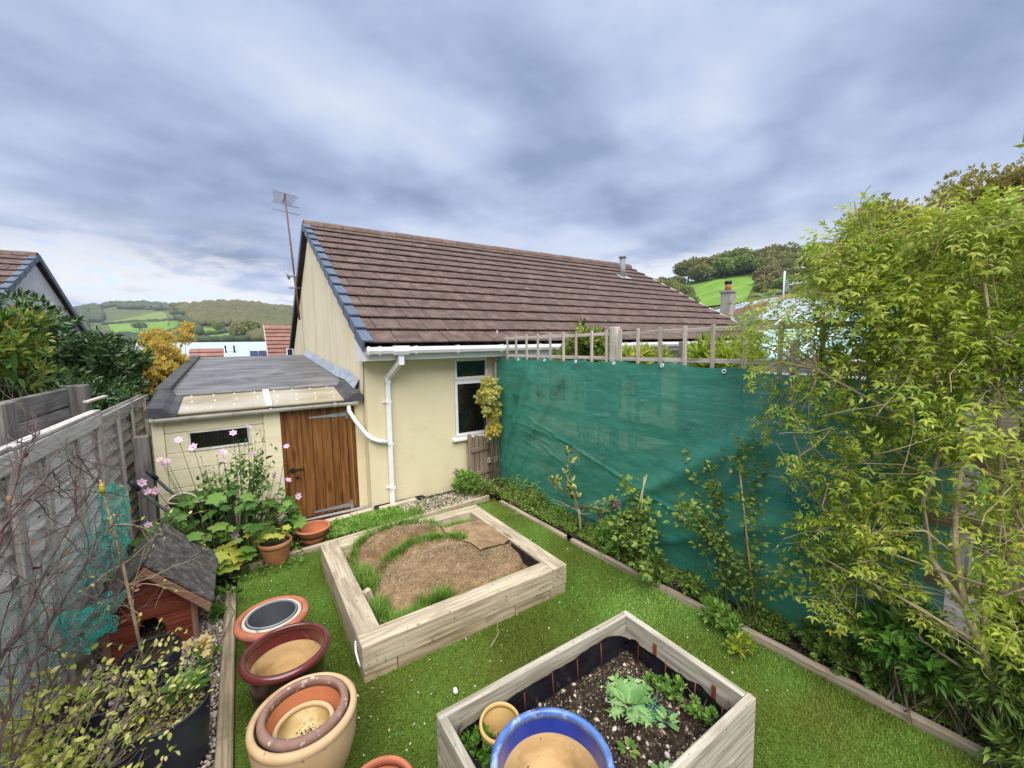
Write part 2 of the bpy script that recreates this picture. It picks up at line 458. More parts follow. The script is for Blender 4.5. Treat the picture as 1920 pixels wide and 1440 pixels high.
M['edging_pale'] = pmat('edging_pale', [(0.22, 0.175, 0.12), (0.36, 0.295, 0.21), (0.47, 0.395, 0.30)], 3, (0.7, 16, 16), detail=9, rough=0.9, bump=0.4, bdist=0.005, rnd=0.12, spots=((0.16, 0.16, 0.06), 4, 0.56, 0.8))
M['stone_lip'] = pmat('stone_lip', [(0.42, 0.34, 0.25), (0.52, 0.45, 0.36)], 5, rough=0.9, bump=0.4, rnd=0.08, spots=((0.25, 0.2, 0.14), 6, 0.58, 0.75))
M['concrete'] = pmat('concrete', [(0.26, 0.25, 0.235), (0.36, 0.345, 0.325)], 5, rough=0.9, bump=0.3, coord='pos', rnd=0)
M['soil'] = pmat('soil', [(0.014, 0.009, 0.006), (0.030, 0.020, 0.013), (0.055, 0.038, 0.026)], 14, rough=0.95, bump=1.0, bscale=45, bdist=0.02, coord='pos', rnd=0, spots=((0.30, 0.25, 0.2), 60, 0.70, 0.74))
M['coir'] = pmat('coir', [(0.12, 0.070, 0.034), (0.22, 0.14, 0.073), (0.32, 0.215, 0.12)], 5, detail=9, rough=0.95, bump=1.0, bscale=70, bdist=0.012, coord='pos', rnd=0, nrough=0.7, spots=((0.12, 0.075, 0.035), 2.8, 0.52, 0.72))
M['liner'] = pmat('liner', [(0.008, 0.009, 0.014), (0.016, 0.017, 0.026)], 6, rough=0.28, spec=0.5, bump=0.5, bscale=12, bdist=0.03, rnd=0)
M['turf_base'] = pmat('turf_base', [(0.065, 0.095, 0.010), (0.095, 0.145, 0.018), (0.10, 0.19, 0.026)], 1.3, rough=0.9, bump=0.8, bscale=90, bdist=0.02, coord='pos', rnd=0)
M['terracotta'] = pmat('terracotta', [(0.36, 0.115, 0.060), (0.45, 0.16, 0.09)], 5, rough=0.7, bump=0.12, rnd=0.04, spots=((0.48, 0.30, 0.23), 7, 0.56, 0.78), spots2=((0.22, 0.09, 0.055), 16, 0.62, 0.72))
M['terracotta_in'] = pmat('terracotta_in', [(0.33, 0.105, 0.042), (0.42, 0.15, 0.065)], 4, rough=0.7, bump=0.1, rnd=0.04)
M['terracotta_aged'] = pmat('terracotta_aged', [(0.30, 0.12, 0.05), (0.42, 0.19, 0.085)], 5, (1, 1, 2), rough=0.8, bump=0.2, rnd=0.05, spots=((0.20, 0.16, 0.07), 5, 0.55, 0.75))
M['rim_aged'] = pmat('rim_aged', [(0.20, 0.115, 0.09), (0.29, 0.18, 0.145)], 8, rough=0.85, bump=0.3, rnd=0.03, spots=((0.55, 0.45, 0.36), 22, 0.60, 0.68), spots2=((0.13, 0.10, 0.085), 9, 0.55, 0.75))
M['maroon_glaze'] = pmat('maroon_glaze', [(0.075, 0.012, 0.014), (0.125, 0.022, 0.022)], 4, rough=0.22, spec=0.55, bump=0.05, rnd=0, coat=0.4, spots=((0.30, 0.13, 0.11), 9, 0.62, 0.85))
M['maroon_dark'] = pmat('maroon_dark', [(0.022, 0.008, 0.009), (0.045, 0.013, 0.013)], 4, rough=0.25, spec=0.5, bump=0.05, rnd=0, coat=0.3)
M['buff_clay'] = pmat('buff_clay', [(0.42, 0.27, 0.12), (0.53, 0.36, 0.175)], 4, (1, 1, 3), rough=0.75, bump=0.15, rnd=0, spots=((0.26, 0.16, 0.07), 6, 0.54, 0.76), spots2=((0.10, 0.07, 0.04), 30, 0.66, 0.72))
M['cream_clay'] = pmat('cream_clay', [(0.47, 0.315, 0.17), (0.58, 0.41, 0.24)], 4, rough=0.7, bump=0.12, rnd=0, spots=((0.34, 0.22, 0.11), 4, 0.52, 0.75), spots2=((0.20, 0.14, 0.08), 26, 0.66, 0.73))
M['pale_rim'] = pmat('pale_rim', [(0.50, 0.42, 0.33), (0.62, 0.55, 0.46)], 9, rough=0.8, bump=0.25, rnd=0, spots=((0.22, 0.2, 0.18), 14, 0.56, 0.7))
M['stained_in'] = pmat('stained_in', [(0.26, 0.185, 0.06), (0.46, 0.34, 0.15), (0.58, 0.46, 0.25)], 5, rough=0.8, bump=0.1, rnd=0, spots=((0.16, 0.12, 0.05), 14, 0.60, 0.74))
M['grey_plastic'] = pmat('grey_plastic', [(0.055, 0.06, 0.068), (0.085, 0.09, 0.10)], 5, rough=0.4, spec=0.4, bump=0.04, rnd=0)
M['grey_rim'] = pmat('grey_rim', [(0.16, 0.175, 0.20), (0.22, 0.235, 0.26)], 5, rough=0.4, spec=0.4, bump=0.04, rnd=0)
M['black_plastic'] = pmat('black_plastic', [(0.018, 0.021, 0.032), (0.030, 0.034, 0.048)], 3, rough=0.42, spec=0.4, bump=0.06, rnd=0.03, spots=((0.075, 0.075, 0.08), 4, 0.58, 0.85))
M['blue_glaze'] = pmat('blue_glaze', [(0.010, 0.022, 0.19), (0.02, 0.05, 0.30)], 4, rough=0.15, spec=0.6, bump=0.03, rnd=0, coat=0.5)
M['blue_rim'] = pmat('blue_rim', [(0.05, 0.13, 0.42), (0.11, 0.22, 0.52)], 9, rough=0.35, spec=0.5, bump=0.12, rnd=0, coat=0.25, spots=((0.30, 0.40, 0.60), 18, 0.54, 0.70), spots2=((0.03, 0.05, 0.16), 11, 0.60, 0.74))
M['yellow_clay'] = pmat('yellow_clay', [(0.50, 0.33, 0.12), (0.58, 0.40, 0.165)], 5, rough=0.55, bump=0.05, rnd=0)
M['kennel_red'] = pmat('kennel_red', [(0.17, 0.033, 0.018), (0.25, 0.058, 0.032), (0.30, 0.080, 0.046)], 3, (0.7, 16, 16), rough=0.65, bump=0.3, rnd=0.07, knots=True)
M['kennel_trim'] = pmat('kennel_trim', [(0.22, 0.115, 0.075), (0.32, 0.185, 0.125)], 3, (0.7, 16, 16), rough=0.75, bump=0.3, rnd=0.08)
M['kennel_felt'] = pmat('kennel_felt', [(0.035, 0.033, 0.031), (0.085, 0.080, 0.074), (0.19, 0.18, 0.165)], 13, detail=10, rough=0.95, bump=0.6, bscale=90, bdist=0.006, rnd=0, nrough=0.75, spots=((0.55, 0.53, 0.48), 22, 0.71, 0.75))
M['bark'] = pmat('bark', [(0.10, 0.075, 0.055), (0.20, 0.155, 0.11)], 8, (6, 6, 1), rough=0.9, bump=0.5, rnd=0.1)
M['pale_stem'] = pmat('pale_stem', [(0.33, 0.255, 0.15), (0.47, 0.39, 0.25)], 10, rough=0.8, bump=0.3, rnd=0.12)
M['twig_dark'] = pmat('twig_dark', [(0.060, 0.038, 0.036), (0.125, 0.088, 0.080)], 12, rough=0.8, bump=0.2, rnd=0.1)
M['twig_grey'] = pmat('twig_grey', [(0.20, 0.16, 0.13), (0.32, 0.27, 0.225)], 12, rough=0.85, bump=0.2, rnd=0.1)
M['green_stem'] = pmat('green_stem', [(0.06, 0.085, 0.025), (0.11, 0.14, 0.045)], 8, rough=0.7, bump=0.1, rnd=0.1)
M['cane'] = pmat('cane', [(0.45, 0.33, 0.17), (0.56, 0.44, 0.25)], 14, rough=0.6, bump=0.1, rnd=0.1)
M['rust'] = pmat('rust', [(0.16, 0.09, 0.07), (0.25, 0.15, 0.12)], 14, rough=0.8, metal=0.2, bump=0.1)
M['red_pin'] = pmat('red_pin', [(0.17, 0.04, 0.025), (0.22, 0.06, 0.035)], 10, rough=0.7, bump=0.05)
# ================================================================== SETTING: ground sheets
def sheet(name, poly, z, mat, parent=None, kind='structure'):
    o = MB().add([(x, y, z) for x, y in poly], [tuple(range(len(poly)))]).build(name, mat)
    return tag(o, kind=kind)
M['ground_soil'] = pmat('ground_soil', [(0.035, 0.026, 0.018), (0.07, 0.055, 0.035), (0.06, 0.075, 0.02)], 2.5, rough=0.95, bump=0.8, bscale=30, bdist=0.02, coord='pos', rnd=0)
M['lawn'] = pmat('lawn', [(0.055, 0.11, 0.015), (0.08, 0.15, 0.02)], 2, rough=0.9, bump=0.8, bscale=60, bdist=0.03, coord='pos', rnd=0)
M['field'] = pmat('field', [(0.10, 0.21, 0.018), (0.13, 0.25, 0.025), (0.17, 0.28, 0.04)], 0.06, (1, 3, 1), rough=0.9, bump=0, coord='pos', rnd=0)
M['field_pale'] = pmat('field_pale', [(0.14, 0.20, 0.045), (0.18, 0.235, 0.065)], 0.02, rough=0.9, bump=0, coord='pos', rnd=0)
M['hill_floor'] = pmat('hill_floor', [(0.06, 0.085, 0.025), (0.10, 0.125, 0.035)], 0.02, rough=0.95, bump=0, coord='pos', rnd=0)

turf_poly = [(-0.21, -0.6), (3.68, -0.6), (3.60, 0.6), (3.52, 2.2), (3.45, 3.6), (3.40, 5.72), (-0.21, 5.56)]
tag(sheet('artificial_turf', turf_poly, 0.0, M['turf_base']))
tag(sheet('gravel_path', [(-1.26, -0.5), (-0.31, -0.5), (-0.31, 5.2), (-1.26, 5.2)], -0.012, M['ground_soil']))
tag(sheet('border_soil', [(3.77, -0.6), (4.02, -0.6), (4.02, 6.55), (3.45, 6.55), (3.52, 5.62), (3.56, 3.6), (3.62, 2.2)], 0.012, M['soil']))
tag(sheet('flower_bed', [(-1.26, 5.2), (-0.31, 5.2), (-0.31, 5.64), (3.36, 5.85), (3.36, 6.6), (-1.26, 6.83)], -0.004, M['soil']))
tag(sheet('neighbour_lawn', [(4.1, -3), (14, -3), (14, 5.9), (4.1, 5.9)], -0.02, M['lawn']))

# ================================================================== MAIN HOUSE
def slope_frame(y0, z0, y1, z1):
    ang = math.atan2(z1 - z0, y1 - y0)
    return ang, math.hypot(y1 - y0, z1 - z0)
def roof_tiles(parent, x0, x1, y0, z0, y1, z1, courses, ncol, mat, nmax=300):
    """courses of flat interlocking tiles, broken bond, each tile its own object; the farthest past nmax are joined"""
    ang, ln = slope_frame(y0, z0, y1, z1)
    g = ln / courses
    w = (x1 - x0) / ncol
    L = g + 0.07
    tilt = math.atan2(0.052, L)
    todo = []
    for c in range(courses):
        d = c * g + L / 2 - 0.02
        nrm = 0.026 + 0.014
        cy = y0 + math.cos(ang) * d - math.sin(ang) * nrm
        cz = z0 + math.sin(ang) * d + math.cos(ang) * nrm
        if c % 2 == 0:
            xs = [(x0 + (k + .5) * w, w) for k in range(ncol)]
        else:
            xs = [(x0 + w / 4, w / 2)] + [(x0 + (k + 1) * w, w) for k in range(ncol - 1)] + [(x1 - w / 4, w / 2)]
        for cx, ww in xs:
            j = random.uniform(-.0025, .0025)
            todo.append(((cx, cy, cz + j), ww, (ang - tilt + random.uniform(-.004, .004), random.uniform(-.003, .003), 0)))
    todo.sort(key=lambda t: (Vector(t[0]) - CAM).length)
    for loc, ww, rot in todo[:nmax]:
        put('roof_tile', box_mesh(ww - 0.011, L, 0.026, mat, 0.004, 'roof_tile'), parent, T_(loc, rot))
    rest = MB()
    for loc, ww, rot in todo[nmax:]:
        rest.box(-(ww - .006) / 2, (ww - .006) / 2, -L / 2, L / 2, -.013, .013, T_(loc, rot))
    if rest.v:
        tag(rest.build('roof_tiles', mat, parent), kind='stuff')
def verge_caps(parent, x, side, y0, z0, y1, z1, courses):
    """stepped dry verge: one L shaped cap to each course; side = -1 when the gable faces -x"""
    ang, ln = slope_frame(y0, z0, y1, z1)
    g = ln / courses
    L = g + 0.06
    tilt = math.atan2(0.052, L)
    mb = MB()
    a, b = sorted((0.0, -side * 0.13))
    mb.box(a, b, -L / 2, L / 2, -.012, .014)
    a, b = sorted((0.0, side * 0.022))
    mb.box(a, b, -L / 2, L / 2, -.15, .014)
    mb.box(a - .004, b + .004, -L / 2 - .006, -L / 2 + .018, -.155, .02)
    me = mb.mesh('verge_cap', M['verge_cap'])
    for c in range(courses):
        d = c * g + L / 2 - 0.035
        nrm = 0.064
        put('verge_cap', me, parent, T_((x, y0 + math.cos(ang) * d - math.sin(ang) * nrm, z0 + math.sin(ang) * d + math.cos(ang) * nrm), (ang - tilt, 0, 0)))
def ridge_tiles(parent, x0, x1, y, z, n, mat):
    w = (x1 - x0) / n
    prof = [(-.17, -.10), (-.13, -.02), (-.06, .035), (.06, .035), (.13, -.02), (.17, -.10), (.15, -.115), (.11, -.04), (.05, .012), (-.05, .012), (-.11, -.04), (-.15, -.115)]
    me = MB().prism(prof, -w / 2 + .006, w / 2 - .006, 'x').mesh('ridge_tile', mat)
    for k in range(n):
        put('ridge_tile', me, parent, T_((x0 + (k + .5) * w, y, z + random.uniform(-.006, .006)), (0, random.uniform(-.01, .01), 0)))

GX = 1.60           # gable plane of the bungalow
FY = 6.60           # front wall plane
house = thing('bungalow', 'cream rendered bungalow with brown tiled roof behind the garden', 'house', (GX, FY, 0))
wins = [(3.12, 3.83, 0.95, 2.385), (4.02, 4.86, 0.05, 2.385), (6.25, 7.45, 0.95, 2.30), (8.1, 8.9, 1.2, 2.30), (10.2, 11.6, 0.95, 2.30)]
X1 = 13.35
mb = MB()
xs = GX
for a, b, c, d in wins:
    mb.box(xs, a, FY, FY + .26, -.1, 2.42); xs = b
    if c > 0.06: mb.box(a, b, FY, FY + .26, -.1, c)
    mb.box(a, b, FY, FY + .26, d, 2.42)
mb.box(xs, X1, FY, FY + .26, -.1, 2.42)
mb.build('front_wall', M['cream_render'], house)
RY, RZ = 11.6, 5.65
EY, EZ = 6.2, 2.62
MB().prism([(FY + .26, -.1), (16.9, -.1), (16.9, 2.42), (RY, RZ - .22), (FY + .26, 2.88)], GX, GX + .25, 'x').build('gable_wall', M['cream_gable'], house)
MB().prism([(FY, 2.42), (FY + .26, 2.42), (FY + .26, 2.88), (FY, 2.72)], GX, GX + .25, 'x').build('gable_wall', M['cream_gable'], house)
MB().prism([(FY, -.1), (16.9, -.1), (16.9, 2.42), (RY, RZ - .22), (FY, 2.68)], X1, X1 + .2, 'x').build('end_wall', M['cream_render'], house)
MB().box(GX, X1, 16.66, 16.9, -.1, 2.4).build('back_wall', M['cream_render'], house)
# roof
ang, ln = slope_frame(EY, EZ, RY, RZ)
MB().prism([(EY + .04, EZ - .03), (RY, RZ - .02), (RY, RZ - .16), (EY + .06, EZ - .14)], 1.56, 13.48, 'x').build('roof_deck', M['dark_gap'], house)
MB().prism([(17.05, EZ - .03), (RY + .001, RZ - .02), (RY + .001, RZ + .02), (17.05, EZ + .03)], 1.50, 13.5, 'x').build('back_roof', M['roof_tile'], house)
roof_tiles(house, 1.58, 13.47, EY, EZ, RY, RZ, 14, 28, M['roof_tile'])
verge_caps(house, 1.50, -1, EY, EZ, RY, RZ, 14)
vm = MB()
vm.prism([(17.0, EZ - .12), (RY, RZ - .10), (RY, RZ + .05), (17.0, EZ + .05)], 1.475, 1.50, 'x')
vm.build('back_verge', M['verge_cap'], house)
MB().prism([(EY, EZ - .10), (RY, RZ - .10), (RY, RZ + .06), (EY, EZ + .06)], 13.475, 13.52, 'x').build('verge_trim', M['white_plastic'], house)
ridge_tiles(house, 1.50, 13.5, RY, RZ + .08, 26, M['ridge_tile'])
# eaves: fascia, soffit, box end, gutter with brackets
MB().box(1.53, 13.5, 6.262, 6.285, 2.395, 2.585).build('fascia', M['white_plastic'], house)
MB().box(1.56, 13.5, 6.286, FY - .003, 2.40, 2.415).build('soffit', M['white_plastic'], house)
MB().prism([(6.262, 2.39), (6.75, 2.39), (6.75, 2.84), (6.262, 2.60)], 1.505, 1.53, 'x').build('box_end', M['white_plastic'], house)
prof = [(6.13, 2.60), (6.122, 2.545), (6.14, 2.50), (6.19, 2.485), (6.245, 2.50), (6.258, 2.545), (6.258, 2.60), (6.246, 2.60), (6.243, 2.55), (6.19, 2.50), (6.145, 2.55), (6.14, 2.60)]
gut = MB().prism(prof, 1.53, 13.5, 'x').build('gutter', M['white_plastic'], house)
bp_ = [(6.116, 2.612), (6.108, 2.54), (6.13, 2.485), (6.19, 2.470), (6.25, 2.485), (6.258, 2.54), (6.258, 2.612)]
me = MB().prism(bp_, -.014, .014, 'x').mesh('gutter_bracket', M['white_plastic'])
for x in (1.555, 1.72, 2.28, 3.0, 3.85, 4.7, 5.6, 6.5, 7.4, 8.3, 9.2, 10.1, 11.0):
    put('gutter_bracket', me, gut, T_((x, 0, 0)))
MB().prism([(6.112, 2.615), (6.104, 2.53), (6.13, 2.475), (6.25, 2.475), (6.258, 2.615)], 1.92, 2.16, 'x').build('gutter_outlet', M['white_plastic'], gut)
# downpipe: outlet, swan neck back to the wall, square pipe with clips
dp = MB()
def sqpipe(mb, pts, w=.036):
    for a, b in zip(pts[:-1], pts[1:]):
        a, b = Vector(a), Vector(b); d = (b - a)
        q = d.to_track_quat('Z', 'X').to_matrix().to_4x4()
        mb.box(-w, w, -w, w, -.012, d.length + .012, Matrix.Translation(a) @ q)
sqpipe(dp, [(2.04, 6.19, 2.49), (2.04, 6.19, 2.335)], .042)
sqpipe(dp, [(2.04, 6.19, 2.37), (1.935, 6.545, 2.10)], .036)
sqpipe(dp, [(1.935, 6.545, 2.10), (1.925, 6.55, 0.02)], .036)
pipe = dp.build('downpipe', M['white_plastic'], house)
for z in (1.72, 1.03, 0.30):
    pc = MB().box(1.925 - .044, 1.925 + .044, 6.506, 6.598, z - .022, z + .022).box(1.84, 1.885, 6.575, 6.598, z - .012, z + .012)
    pc.build('pipe_clip', M['white_plastic'], pipe)
MB().box(1.885, 1.972, 6.508, 6.59, 2.02, 2.10).build('pipe_socket', M['white_plastic'], pipe)
# vent flue on the far end of the roof
fl = MB().tube([(11.60, 10.25, 4.75), (11.58, 10.25, 5.62)], .10, 16)
fl.tube([(11.58, 10.25, 5.60), (11.578, 10.25, 5.68)], .125, 16)
flue = fl.build('flue', M['flue_grey'], house)
MB().box(-.25, .25, -.22, .18, 0, .012, T_((11.62, 10.22, 4.945), (ang, 0, 0))).build('flashing_skirt', M['lead'], flue)

def window(parent, x0, x1, z0, z1, top=None, sill=True, y=FY):
    """white upvc window set back in the wall, with an opening top light"""
    f = .055
    fr = MB()
    ya, yb = y + .03, y + .10
    fr.box(x0, x0 + f, ya, yb, z0, z1).box(x1 - f, x1, ya, yb, z0, z1)
    fr.box(x0 + f, x1 - f, ya, yb, z1 - f, z1).box(x0 + f, x1 - f, ya, yb, z0, z0 + f)
    if top: fr.box(x0 + f, x1 - f, ya, yb, top - .03, top + .03)
    w = fr.build('window', M['white_plastic'], parent)
    def sash(a, b, c, d):
        s = MB(); q = .052; y0_, y1_ = y + .005, y + .045
        s.box(a, a + q, y0_, y1_, c, d).box(b - q, b, y0_, y1_, c, d).box(a + q, b - q, y0_, y1_, c, c + q).box(a + q, b - q, y0_, y1_, d - q, d)
        s.build('sash', M['white_plastic'], w)
        tl = R_(9) if (top and c > top - .1) else 0
        MB().box(-(b - a) / 2 + q, (b - a) / 2 - q, -.003, .003, -(d - c) / 2 + q - .01, (d - c) / 2 - q + .01).build('pane', M['black_glass'], w, T_(((a + b) / 2, y + .030, (c + d) / 2), (tl * .25, 0, 0)))
    if top:
        sash(x0 + .012, x1 - .012, top + .012, z1 - .012)
        sash(x0 + .012, x1 - .012, z0 + .012, top - .012)
    else:
        sash(x0 + .012, x1 - .012, z0 + .012, z1 - .012)
    if sill:
        s_ = MB().prism([(y - .075, z0 - .055), (y + .02, z0 - .055), (y + .02, z0 - .002), (y + .03, z0 - .002), (y - .065, z0 - .018), (y - .075, z0 - .025)], x0 - .075, x1 + .075, 'x')
        s_.build('sill', M['white_plastic'], w)
    return w
M['room_dark'] = M['dark_gap']
for i, (a, b, c, d) in enumerate(wins):
    window(house, a, b, c, d, 1.975 if c > .06 and i == 0 else None, sill=c > .06)
MB().box(GX + .3, X1 - .1, FY + .9, FY + .95, 0, 2.4).build('room_back', M['dark_gap'], house)
# cable down the corner
MB().tube([(1.592, 6.62, 2.40), (1.594, 6.70, 2.0), (1.592, 6.77, 1.70)], .006, 5).build('cable', M['black_iron'], house)

# wall foot: channel and stone lip
d_ = MB().box(1.63, 2.46, 6.50, 6.515, -.05, .045).box(1.63, 2.46, 6.57, 6.585, -.05, .045).box(1.63, 2.46, 6.515, 6.57, -.05, .005)
tag(d_.build('drain_channel', M['black_plastic']), 'black plastic drain channel along the foot of the cream wall', 'drain')
lip = thing('kerb', 'pale stone edging row in front of the brown garage door', 'kerb', (1.0, 6.4, 0))
for x, y, L in ((0.66, 6.36, .36), (1.04, 6.40, .36), (1.40, 6.44, .34), (1.98, 6.44, .62)):
    piece('kerb_stone', L, .11, .09, M['stone_lip'], lip, (x, y, .02), (0, 0, .08), .008)
door_slab = MB().box(.40, 1.58, 6.50, 6.83, -.05, -.012).build('door_step', M['concrete'])
tag(door_slab, kind='structure')

# ------------------------------------------------------------------ TV aerial strapped to the gable
ae = thing('tv_aerial', 'old rusty television aerial on a thin mast against the gable', 'aerial', (1.50, 13.7, 3.4))
mast = MB().tube([(1.52, 13.7, 3.45), (1.36, 13.8, 7.05)], [.028, .024], 8)
mast.tube([(1.50, 13.66, 3.5), (1.46, 13.5, 4.62)], .018, 6)
mast.build('mast', M['rust'], ae)
br = MB().box(1.30, 1.60, 13.66, 13.80, 4.36, 4.40).box(1.30, 1.60, 13.66, 13.80, 4.70, 4.74).tube([(1.33, 13.72, 4.62), (1.24, 13.72, 4.86)], .035, 8)
br.build('bracket', M['lead'], ae)
MB().tube([(1.36, 13.55, 6.98), (1.37, 14.45, 7.0)], .014, 6).build('boom', M['rust'], ae)
for k in range(6):
    y = 13.58 + k * .165; hw = .36 - .02 * k
    MB().tube([(1.36 - hw * .9, y - .1, 6.99), (1.36 + hw * .9, y + .1, 6.97)], .009, 5).build('element', M['rust'], ae)
for dz in (-.22, -.42):
    MB().tube([(1.02, 13.72, 6.98 + dz), (1.72, 13.84, 6.94 + dz)], .009, 5).build('element', M['rust'], ae)

# ================================================================== GARAGE / lean-to
GY = 6.85
gar = thing('garage', 'cream boarded lean-to garage with flat felt roof against the gable', 'garage', (.2, GY, 0))
bx0, bx1 = -.90, .20
rows = [(-.06, .30), (.30, .54), (.54, .78), (.78, 1.02), (1.02, 1.255), (1.255, 1.525), (1.525, 1.70)]
for a, b in rows:
    segs = [(bx0, bx1)]
    if abs(a - 1.255) < .01: segs = [(bx0, -.665), (.025, bx1)]
    for s0, s1 in segs:
        piece('board', s1 - s0, .022, b - a - .007, M['cream_paint'], gar, ((s0 + s1) / 2, GY + .015 + random.uniform(-.002, .002), (a + b) / 2), (R_(1.2), 0, 0), .004)
MB().box(-1.02, -.903, GY - .015, GY + .10, -.06, 1.70).build('corner_post', M['cream_paint'], gar)
MB().box(.203, .412, GY - .02, GY + .14, -.06, 1.73).build('pier', M['cream_paint'], gar)
MB().box(-1.02, .2, GY + .04, GY + .06, -.06, 1.70).build('backing', M['dark_gap'], gar)
MB().box(-1.03, -.98, GY + .10, 13.5, -.06, 1.85).build('side_wall', M['cream_paint'], gar)
# garage window
wf = MB().box(-.665, .025, GY - .012, GY + .035, 1.500, 1.525).box(-.665, .025, GY - .012, GY + .035, 1.255, 1.280)
wf.box(-.665, -.640, GY - .012, GY + .035, 1.280, 1.500).box(0, .025, GY - .012, GY + .035, 1.280, 1.500)
gw = wf.build('window', M['gutter_dirty'], gar)
MB().box(-.640, 0, GY + .02, GY + .026, 1.280, 1.500).build('pane', M['black_glass'], gw)
# door
MB().box(.415, 1.46, GY + .05, GY + .07, -.03, 1.72).build('door_back', M['dark_gap'], gar)
MB().box(.415, .458, GY - .012, GY + .045, -.03, 1.72).build('door_jamb', M['door_dark'], gar)
dr = MB().box(.462, 1.335, GY + .030, GY + .045, -.012, 1.70).build('door', M['door_dark'], gar)
px_ = [.462, .685, .835, .965, 1.10, 1.215, 1.335]
me_c = {}
for a, b in zip(px_[:-1], px_[1:]):
    # plank length lies along local x, stood upright
    piece('plank', 1.70, b - a - .007, .024, M['door_wood'], dr, ((a + b) / 2, GY + .016 + random.uniform(-.0015, .0015), .842), (0, R_(-90), R_(90)), .004)
piece('plank', 1.72, .055, .03, M['door_wood'], gar, (1.367, GY + .010, .845), (0, R_(-90), R_(90)), .004)
piece('plank', 1.72, .062, .03, M['door_dark'], gar, (1.432, GY + .008, .845), (0, R_(-90), R_(90)), .004)
piece('filler_strip', 1.60, .008, .008, M['ochre_filler'], gar, (1.3975, GY - .006, .83), (0, R_(-90), R_(90)))
for z in (1.545, .055):
    h = MB().prism([(1.325, z - .030), (1.325, z + .030), (.80, z + .012), (.785, z), (.80, z - .012)], GY - .006, GY + .003, 'y')
    h.box(1.325, 1.362, GY - .008, GY + .003, z - .075, z + .075)
    h.build('strap_hinge', M['zinc'], dr)
lt = MB().box(.485, .68, GY - .016, GY + .002, .765, .785).box(.50, .55, GY - .02, GY + .002, .745, .805).tube([(.66, GY - .02, .775), (.665, GY - .06, .772)], .009, 8)
lt.tube([(.585, GY - .02, .690), (.585, GY - .03, .64)], .020, 8)
lt.build('latch', M['black_iron'], dr)
MB().box(1.463, 1.597, GY - .01, GY + .10, -.06, 1.78).build('end_strip', M['cream_render'], gar)
# clear strip of roof, gutter, rolls, felt
def zf(y): return 1.985 + .073 * (y - 7.62)
pcx0, pcx1 = -.74, 1.30
def polyz(y): return 1.775 + .17 * (y - 6.78)
pl = MB().prism([(6.76, polyz(6.76)), (7.66, polyz(7.66)), (7.66, polyz(7.66) + .02), (6.76, polyz(6.76) + .02)], pcx0 - .06, pcx1 + .06, 'x').build('clear_sheet', M['polycarb'], gar)
jb = MB().prism([(6.75, polyz(6.75) + .021), (7.60, polyz(7.60) + .021), (7.60, polyz(7.60) + .05), (6.75, polyz(6.75) + .05)], .245, .325, 'x')
jb.build('joint_strip', M['white_plastic'], pl)
scm = MB().lathe([(.015, 0), (.014, .006), (.007, .010), (.001, .012)], 10).mesh('screw_cap', M['white_plastic'])
for r_, y in enumerate((6.95, 7.25, 7.56)):
    for k in range(8):
        x = pcx0 + .09 + k * .262 + (.03 if r_ == 1 else 0)
        if abs(x - .285) > .07:
            put('screw_cap', scm, pl, T_((x, y, polyz(y) + .02)))
fr_ = MB().prism([(7.60, zf(7.6) - .10), (7.635, zf(7.6) - .10), (13.5, zf(13.5) - .07), (13.5, zf(13.5)), (7.66, zf(7.66)), (7.60, zf(7.6) + .005), (7.575, zf(7.6) - .03)], -1.06, 1.56, 'x')
fr_.build('felt_roof', M['felt'], gar)
def roll(xa, xb, flip):
    pts = [(xa, 0.0), (xb, 0.0), (xb, .035), (xb + (xa - xb) * .25, .055), (xb + (xa - xb) * .45, .115), (xa + (xb - xa) * .12, .125), (xa, .09)]
    mb = MB()
    ys = (6.72, 7.66)
    vs = []
    for y in ys:
        for p in pts: vs.append((p[0], y, polyz(y) + p[1] - .005))
    n = len(pts)
    fs = [tuple(range(n)), tuple(range(n, 2 * n))] + [(k, (k + 1) % n, n + (k + 1) % n, n + k) for k in range(n)]
    mb.add(vs, fs)
    return mb
roll(-1.06, -.74, 0).build('roof_edge', M['felt_roll'], gar)
roll(1.575, 1.30, 1).build('roof_edge', M['felt_roll'], gar)
MB().prism([(7.66, zf(7.66)), (13.5, zf(13.5)), (13.5, zf(13.5) + .05), (7.66, zf(7.66) + .07)], -1.07, -.90, 'x').build('roof_edge', M['felt_roll'], gar)
MB().box(-1.03, 1.5, 6.90, 6.93, 1.70, 1.775).build('eaves_board', M['cream_paint'], gar)
# half round dirty gutter
n_ = 9
prof = [(6.775 + .06 * math.cos(t), 1.745 + .06 * math.sin(t)) for t in np.linspace(math.pi, 2 * math.pi, n_)]
prof += [(6.775 + .052 * math.cos(t), 1.745 + .052 * math.sin(t)) for t in np.linspace(2 * math.pi, math.pi, n_)]
gg = MB().prism(prof, -1.02, 1.50, 'x').build('gutter', M['gutter_dirty'], gar)
for x in (-1.0, .30, 1.16, 1.44):
    pr = [(6.775 + .067 * math.cos(t), 1.745 + .067 * math.sin(t)) for t in np.linspace(math.pi, 2 * math.pi, n_)] + [(6.845, 1.752), (6.705, 1.752)]
    MB().prism(pr, x - .018, x + .018, 'x').build('gutter_bracket', M['gutter_dirty'], gg)
MB().tube([(1.36, 6.775, 1.70), (1.365, 6.76, 1.60), (1.44, 6.70, 1.44), (1.58, 6.60, 1.21), (1.64, 6.565, 1.15), (1.74, 6.55, 1.10), (1.90, 6.55, 1.06)], .034, 12).build('downpipe', M['white_plastic'], gar)
